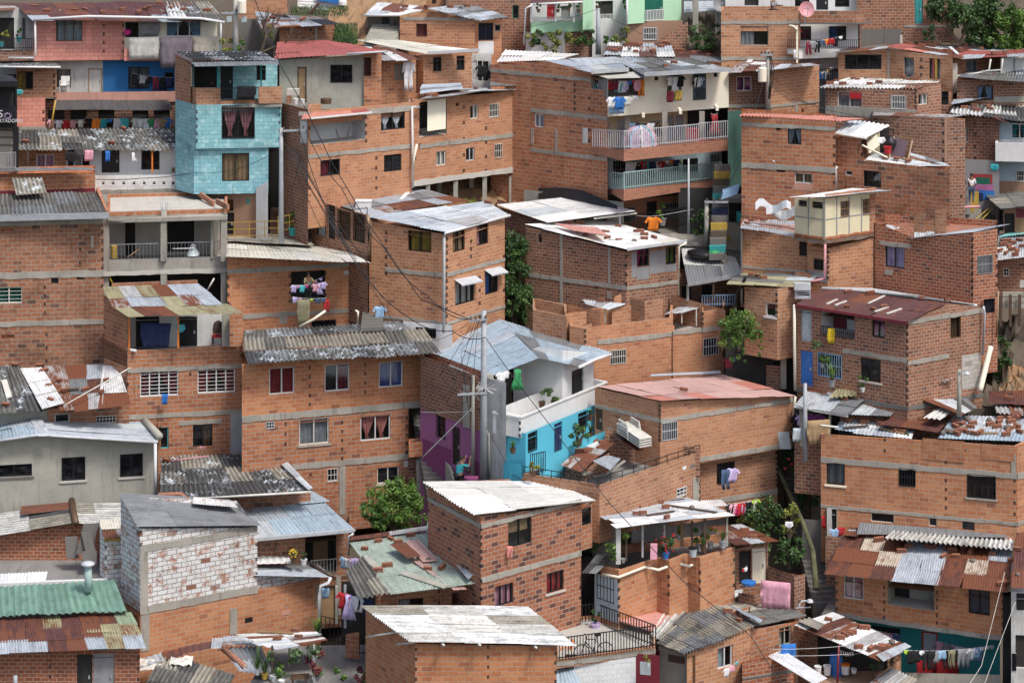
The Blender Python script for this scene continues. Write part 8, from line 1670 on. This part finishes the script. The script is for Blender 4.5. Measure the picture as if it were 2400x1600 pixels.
for x,y in((1035,1508),(1120,1508),(1252,1514)):H.tube('beam_end','offwhite',[P(x,y,95.4),P(x+5,y+3,95.0)],.05)
q=proof(H,(968,1505,95.2),(1352,1513,95.3),(1240,1424,99.2),(850,1420,99.0),pal=('W','W','WD','FW','W','FL','W'),mat='fibre_plain',sw=1.1,rows=3,wave=.18,amp=.03,run='across',seed=12)
pipe(H,[(858,1493,97.8),(930,1480,96.6)],'offwhite',.04);pipe(H,[(930,1509,96.2),(972,1505,95.4)],'offwhite',.04)
H.done()
SH[0]=0
H=House('patio_house','open brick patio under a sloping rusty roof with buckets and blue barrel',2000,1600,98.5)
q=proof(H,(2066,1548,97.6),(2136,1514,99.6),(1954,1437,102.4),(1866,1464,100.6),pal=('R','M','R','ZR','W'),sw=.6,rows=1,run='across',wave=.12,seed=8,und=.05);proof(H,(1915,1482,99.8),(1930,1470,100.2),(1895,1452,101.2),(1866,1460,100.8),pal=('FL',),rows=1,wave=.2,amp=.03,name='fibre_sheet',lift=.1);proof(H,(2068,1551,97.4),(2136,1518,99.4),(2120,1508,99.8),(2052,1538,98),pal=('ZC',),rows=1,name='zinc_edge',lift=.06)
bricks(q,[(1941,1456),(1968,1498),(1980,1491),(1996,1486),(2025,1475),(2090,1508),(2040,1525),(2072,1520),(2012,1520),(1990,1488),(2062,1522)],'the sloping rusty patio roof',4,1.2)
b=H.block([(1865,1560),(1915,1572),(2110,1590)],102.0,[1470,1480,1530],1640,'b_brown',back=.5,para=False);b.vent(1916,1492,2080,1585)
slab(H,'patio_floor','tile_brown',[(1900,1640,97),(2060,1640,97),(2090,1572,100.4),(1920,1570,100.4)]);H.tube('post','maroon',[P(1966,1510,99),P(1962,1610,98.8)],.05)
H.block([(1850,1620),(1905,1640)],98.6,[1490,1505],1660,'b_orange',back=.3,para=False)if 0 else None;s=H.block([(2050,1600),(2110,1560),(2112,1545)],98.6,[1585,1545,1530],1640,'b_tan',back=.2,para=False)
proof(H,(2010,1620,97.0),(2100,1640,96.6),(2150,1590,98.4),(2090,1565,99.6),pal=('FL','GY','ZR','FG'),sw=.5,rows=2,wave=.18,amp=.03,name='scrap_roof',und=.1);w=H.block([(2120,1600),(2345,1620)],100.8,[1575,1580],1640,'conc',back=.3)
H.done()
proof(None,(1905,1600,96.4),(1934,1586,96.9),(1832,1522,99.2),(1800,1536,98.7),pal=('W',),sw=3,rows=1,wave=.14,amp=.02,name='white_roof_sheet',seed=3).o.update_tag();o_=[o for o in bpy.data.objects if o.name=='white_roof_sheet'][0];tag(o_,'long bright white corrugated sheet propped at lower right','roof sheet')
garment('sheet','blue',P(1848,1508,98.9),'bright blue cloth hanging behind the long white corrugated sheet',None,.7,.2,.6)
for x,y,l,c_,r_,h_,ld in((1917,1580,'left white plastic bucket in the patio','white',.15,.35,None),(1939,1580,'white bucket between the left bucket and blue barrel','white',.16,.38,None),(1981,1578,'white bucket with orange lid right of the red post','white',.18,.38,'orange'),(2001,1576,'small white pot right of the orange lidded bucket','white',.12,.18,None)):bucket(x,y,99.6,l,c_,r_,h_,lid=ld)
m=MB();m.lathe(P(1960,1580,99.9),[(.24,0),(.29,.1),(.27,.3),(.29,.5),(.27,.7),(.24,.85)],16);tag(m.build('barrel','blue',smooth=True),'tall blue plastic barrel in the patio','barrel')
laundry((1968,1522,99.2),(2000,1526,99.0),['white sock']*6,'under the front edge of the patio roof',.5);potplant(2050,1585,98.6,'leafy bush on the low wall right of the patio',.75,'brown','leaf',.12,seed=4);potplant(2090,1560,98.9,'spiky plant at the patio corner',.5,'brown','leaf_yellow',.1,True,5)
stairs('staircase','long mossy staircase climbing through the overgrown gully',(1905,1420,104.2),(1835,1120,113),(1.35,.2,0),26,'conc_dark');stairs('staircase','rough block steps left of the rust roof house',(1925,1440,102.6),(1955,1390,104.6),(.5,.2,0),6,'conc_dark')
m=MB();m.tube([P(1913,1380,104.4),P(1905,1290,105.6),(P(1880,1220,107)),P(1822,1095,110.5)],.13,8,0,.09);tag(m.build('leaning_trunk',flat('moss',(.1,.1,.05),.95,0,.5)),'long mossy trunk leaning along the gully stairs','trunk')
for k,(x,y,Y_,rd,n_,mt,l)in enumerate(((1875,1075,110,(.75,.6,.8),1500,'leaf','dark rose bush with red blooms beside the grey lamp pole'),(1895,1150,109,(.5,.5,1.0),1300,'leaf','tall dark shrub below the rose bush'),(1790,1210,107,(.8,.6,.9),1800,'leaf','loose green bush above the rusty small roof'),(1850,1215,107,(.5,.5,.7),900,'leaf_yellow','light yellow green bush beside the leaning trunk'),(1850,1290,105.6,(.7,.5,.6),1400,'leaf','broad leaved plants at the foot of the gully stairs'),(1795,1280,105.8,(.5,.4,.5),700,'leaf','dark fern clump right of the cream shed door'),(1760,1235,107.5,(.9,.5,.4),1100,'leaf_yellow','low yellowish shrub behind the small rusty roof'))):bush('garden_bush',l,P(x,y,Y_),rd,n_,.075,mt,'bush','bushes in the gully',90+k,True)
m=MB()
for dx,dy in((-24,8),(-10,22),(0,-6),(10,0),(26,-4),(36,12),(-32,-4),(-14,34),(-40,18)):m.lathe(P(1880+dx,1080+dy,108.9),[(.01,-.05),(.07,0),(.06,.05),(.01,.07)],7)
tag(m.build('roses',cloth('red')),'red blooms on the dark rose bush by lamp pole','flower',kind='stuff')
garment('small','white',P(1848,1222,106.2),'white cloth hung on the yellow green gully bush',None,1.3);garment('sock','red',P(1929,1208,106.4),'red and white cloth hanging on the pole left of the big right house',None,1.8)
m=MB();m.box(P(1828,1052,108.6),(.5,0,0),(0,.05,0),(-.1,0,.75));tag(m.build('old_panel','pale'),'pale green panel leaning by the gully fence','panel')
H=House('garden_wall','dark concrete retaining walls of the overgrown gully',1870,1330,106,'wall');H.block([(1880,1240),(1935,1245)],107.2,1215,1420,'conc_dark',back=.4);H.block([(1900,1110),(1940,1112)],109.6,1060,1260,'greyplaster',back=.4);H.done()
H=House('brick_wall','mossy brick parapet with green watering can by the gully',1860,1400,103.8,'wall');H.block([(1800,1345),(1862,1368),(1887,1360)],104.6,[1325,1350,1343],1440,'b_brown',back=.2,para=False);H.done()
def tree(label,p,base,crowns,mat='leaf',seed=1,size=.13,bare=False):
 root=empty('tree',base,label,'tree',None);rnd=random.Random(seed);t=MB();B=Vector(base)
 for c,rd,n_ in crowns:
  C=Vector(c);t.tube([B,B*.45+C*.55+Vector((rnd.uniform(-.3,.3),0,-.3)),C],.1,7,0,.03)
  for k in range(5):q_=C+Vector((rnd.uniform(-.7,.7)*rd[0],rnd.uniform(-.7,.7)*rd[1],rnd.uniform(-.5,.7)*rd[2]));t.tube([B*.3+C*.7,C*.6+q_*.4,q_],.05,5,0,.012)
 t.build('trunk','bark',root);m=MB()
 for c,rd,n_ in crowns:leaves(m,c,rd,int(n_*2),size*.68,rnd)
 m.build('crown',mat,root)
tree('airy green tree with visible branches left in the top right corner group',None,P(2248,105,129),[(P(2215,25,129),(1.1,.8,.6),1500),(P(2262,35,129),(.9,.7,.7),1300),(P(2178,78,128.4),(.35,.3,.45),420),(P(2200,12,129),(.7,.6,.4),700)],'leaf',3,.12)
tree('dense dark tree in the middle of the top right group',None,P(2310,120,129.5),[(P(2312,30,130),(.9,.8,.9),2200),(P(2300,85,129.5),(1.0,.8,.6),1800)],'leaf',4);tree('bright yellow green tree at the top right corner',None,P(2380,120,129),[(P(2372,50,129),(.9,.7,.7),2400),(P(2395,95,129),(.7,.6,.6),1300),(P(2350,100,128.8),(.9,.5,.5),1300)],'leaf_bright',5)
patch_ground('earth_bank','soil',[(2230,125,130.6),(2440,125,130.6),(2440,-40,137),(2230,-40,137)],bumpy=.5)
root=empty('leafless_tree',P(625,118,126),'dark leafless tree in front of the scrap roof beside turquoise tower','tree');t=MB();rnd=random.Random(9)
def br(p,d,L_,r,n_):
 q_=p+d*L_;t.tube([p,(p+q_)/2+Vector((rnd.uniform(-.06,.06),0,rnd.uniform(-.06,.06))),q_],r,5,0,r*.65)
 if n_:
  for k in range(3 if n_>2 else 2):br(q_,(d+Vector((rnd.gauss(0,.5),rnd.gauss(0,.4),rnd.gauss(.05,.4)))).normalized(),L_*rnd.uniform(.6,.85),r*.6,n_-1)
br(P(612,122,126),Vector((.3,0,.9)).normalized(),.75,.09,5);br(P(618,122,126),Vector((.8,0,.35)).normalized(),.9,.08,5);t.build('trunk','bark',root);bush('shrub','yellow green shrub beside the left grey pole',P(533,105,122.4),(.4,.3,.45),500,.08,'leaf_yellow','plant',None,5,False);bush('shrub','green leafy plant right of the left grey pole',P(566,108,122.4),(.35,.3,.4),450,.08,'leaf_bright','plant',None,6,False);bush('shrub','small bush growing below the leafless tree',P(625,70,126.5),(.6,.4,.4),350,.07,'leaf_yellow','plant',None,7,False)
p=pole(552,-20,130,122.2,'grey pole with pale yellow transformer at the top left',.12,'conc_light',[(30,520,575,0)]);m=MB();m.lathe(P(567,32,121.9),[(.2,0),(.22,.03),(.22,.62),(.18,.66),(.03,.68)],16);q_=m.build('transformer','cream',p)
for x in(535,570):m=MB();m.box(P(x-4,52,121.9),(.25,0,0),(0,.15,0),(0,0,.26));m.build('junction_box','pale',p)
p=pole(659,300,570,116.6,'tall grey pole with crossarm beside the turquoise tower',.11,'steel',[(303,662,716,3)]);
p=pole(1134,728,1135,105.4,'large grey pole with crossarms and cable tangle in front of silver roof',.14,'steel',[(746,1100,1142,4),(918,1073,1140,4)]);m=MB();rnd=random.Random(2)
for k in range(26):a=rnd.random()*6.28;m.tube([P(1137,910,105.3),P(1137,910,105.3)+Vector((math.cos(a)*rnd.uniform(.3,.5),-.1,math.sin(a)*rnd.uniform(.15,.4)))],.008,4)
m.build('spikes','white',p)
pole(1109,880,1130,106.4,'thin wooden pole left of the large grey pole',.08,'greyplaster',name='wooden_pole');pole(1656,470,585,119,'wooden pole with crossarm in front of the dark mural stairs',.12,'greyplaster',[(472,1652,1706,0)]);pole(1614,372,550,119.6,'thin silver lamp pole before the apartment balconies',.05,'silver',name='lamp_pole')
p=pole(1800,118,270,122,'dark pole wrapped in cables with pale transformer',.11,'greyplaster',[(128,1782,1812,0)]);m=MB();m.lathe(P(1787,192,121.7),[(.2,0),(.22,.04),(.22,.68),(.17,.72)],14);m.build('transformer','cream',p)
for k in range(5):m=MB();m.tube([P(1803+k*1.2,132,121.6),P(1806+k*2.2-(k%2)*4,170,121.5),P(1802+k*1.5,205,121.5),P(1801+k,232,121.6)],.02,5);m.build('cable_bundle','black',p)
pole(1887,898,1080,107.2,'plain grey metal pole beside the laundry porch',.1,'steel',name='metal_pole');p=pole(2248,865,975,106.8,'grey lamp pole above the collapsed shed',.09,'greyplaster',name='lamp_post');m=MB();m.tube([P(2249,872,106.7),P(2262,866,106.6)],.03,6);m.lathe(P(2266,878,106.6),[(.12,0),(.14,.05),(.06,.13),(.02,.16)],10);m.build('lamp_head','silver',p)
p=empty('street_lamp',P(1870,1440,102),'street lamp head and bracket in the gully beside the fibre roof','street lamp');m=MB();m.tube([P(1872,1420,102),P(1878,1408,102),P(1900,1406,102)],.035,6);m.build('arm','silver',p);m=MB();m.lathe(P(1898,1412,101.9),[(.08,0),(.15,.05),(.1,.14),(.02,.17)],10);m.build('lamp_head','silver',p);m=MB();m.tube([P(1866,1424,102),P(1900,1422,102)],.03,6);m.build('bracket','steel',p)
A1,A2,A3,A4=(716,304,116.5),(1100,748,105.3),(1137,790,105.2),(1134,915,105.2)
cable([(590,-20,121),(655,150,118),(720,262,116),(780,385,113),(860,520,110),(985,700,107),A2],'thick black cable falling from the top to the large grey pole',.022);cable([A1,(800,440,113),(900,580,110),(1000,690,107),A2],'black cable from the turquoise tower pole to the large pole, lower one',.02,.3)
cable([(702,304,116.4),(760,480,113),(850,640,109.5),(960,745,106.5),(1060,775,105.3),A3],'black cable sagging over the cream roof to the large pole',.02,.2)
for k,(x,y,Y_)in enumerate(((770,566,115),(820,590,113.8),(824,592,113.6),(862,615,112.7),(864,620,112.7),(898,700,113),(925,758,109),(700,560,117.5))):cable([(664+6*k,330+4*k,116.3),((664+x)/2,350+(y-330)*.45,(116.3+Y_)/2),(x,y,Y_)],'thin wire fanning down from the pole by the turquoise tower',.015,.1,'wires fanning from the tower pole')
for k,(x,y,Y_)in enumerate(((1010,800,107.5),(1030,880,107.6),(1045,950,107.2),(1088,880,106),(1100,960,105.6),(1080,820,106))):cable([(1105+4*k,750,105.2),(x,y,Y_),(1098,925+6*k,105.3)],'thin loose wire looping at the large grey pole',.011,.15,'loose wires of the large pole')
cable([A3,(1200,880,103.5),(1300,1010,101.5),(1430,1180,99.5),(1600,1360,97),(1760,1490,95.5),(1830,1600,94.5)],'long black cable running diagonally from large pole to the lower right',.017);cable([(1140,1000,105.1),(1200,1110,104),(1232,1130,103.2)],'cable running down to the sky blue corner',.014);cable([(984,965,108.6),(1110,962,106.2)],'thin white wire crossing the stair gap',.012,.05,None,'offwhite');cable([(990,1072,108),(1108,955,106)],'long white pole slanting over the stair gap',.03,0,None,'offwhite','pole','pole')
cable([(455,405,118.6),(560,395,117.6),(660,345,116.6)],'cable crossing the front of the turquoise tower',.014,.1);cable([(220,420,118.6),(330,418,118.2),(455,405,118.2)],'cable crossing above the pierced white parapet',.018,.05);cable([(1245,62,129),(1400,22,129),(1470,60,128.6),(1540,92,128.4)],'thin cable hung over the lamp pole before the green house',.012,.1)
for k,(x,y)in enumerate(((1930,250),(1975,265),(2030,275),(1900,258),(1850,265))):cable([(1803,185+k*3,121.6),(1860,225+k*4,121.8),(x,y,121.4)],'thin cable fanning right from the cable wrapped pole',.011,.1,'cables fanning from the wrapped pole')
for k,(x,y,Y_)in enumerate(((1740,520,118.4),(1735,590,118),(1722,650,117),(1790,190,121.5),(1760,300,120))):cable([(1658,500,118.8),((1658+x)/2+12,(500+y)/2+8,118.9),(x,y,Y_)],'thin wire leaving the wooden pole by the mural stairs',.011,.1,'wires of the wooden pole')
cable([(2355,1340,99.8),(2300,1560,97.5),(2260,1620,96.8)],'thin white cord slanting before the teal wall',.012,0,None,'offwhite','cord','cord');cable([(2380,1410,98),(2300,1620,96.5)],'second white cord slanting down at the lower right',.012,0,None,'offwhite','cord','cord')
for a_,c_ in(((1800,1520,98.4),(1985,1512,98.8)),((1805,1535,98.4),(2020,1530,98.6))):cable([a_,c_],'thin white clothesline before the patio',.009,.05,'empty patio clotheslines','white','clothesline','clothesline')
m=MB();rnd=random.Random(5);nx,ny=70,70;g={}
for i in range(nx+1):
 for j in range(ny+1):
  x=-75+150*i/nx;y=55+(145*(j/ny));g[i,j]=Vector((x,y,hillz(y)+rnd.uniform(-.35,.35)))
for i in range(nx):
 for j in range(ny):m.face([g[i,j],g[i+1,j],g[i+1,j+1],g[i,j+1]],[(g[k].x,g[k].z*1.5)for k in((i,j),(i+1,j),(i+1,j+1),(i,j+1))])
o=m.build('ground','soil',weld=True);o['kind']='structure'
cam=bpy.data.cameras.new('camera');co=bpy.data.objects.new('camera',cam);COLL.objects.link(co);sc.camera=co
cam.sensor_width=36;cam.lens=F/2400*36;cam.shift_y=-(800-HZ)/2400;cam.clip_start=1;cam.clip_end=2000;co.rotation_euler=(math.pi/2,0,0)
w=bpy.data.worlds.new('World');sc.world=w;w.use_nodes=True;nt=w.node_tree;nt.nodes.clear()
out=nt.nodes.new('ShaderNodeOutputWorld');bg=nt.nodes.new('ShaderNodeBackground');sk=nt.nodes.new('ShaderNodeTexSky');sk.sky_type='NISHITA';sk.sun_disc=False
EL,AZ=math.radians(58),math.radians(SUN_AZ)
sk.sun_elevation=EL;sk.sun_rotation=AZ;sk.air_density=1.0;sk.dust_density=3.5;sk.ozone_density=1.0
bg.inputs[1].default_value=SKY;nt.links.new(sk.outputs[0],bg.inputs[0]);nt.links.new(bg.outputs[0],out.inputs[0])
sl=bpy.data.lights.new('sun','SUN');sl.energy=SUNE;sl.angle=math.radians(11);sl.color=(1,.97,.92);so=bpy.data.objects.new('sun',sl);COLL.objects.link(so)
d=Vector((math.sin(AZ)*math.cos(EL),math.cos(AZ)*math.cos(EL),math.sin(EL)));so.rotation_euler=d.to_track_quat('Z','Y').to_euler();so.location=(20,60,30)
sc.view_settings.view_transform='Standard';sc.view_settings.look='None';sc.view_settings.exposure=EXPO;sc.view_settings.gamma=1
for o in bpy.data.objects:
 for k in('wl','rq'):
  if k in o:del o[k]
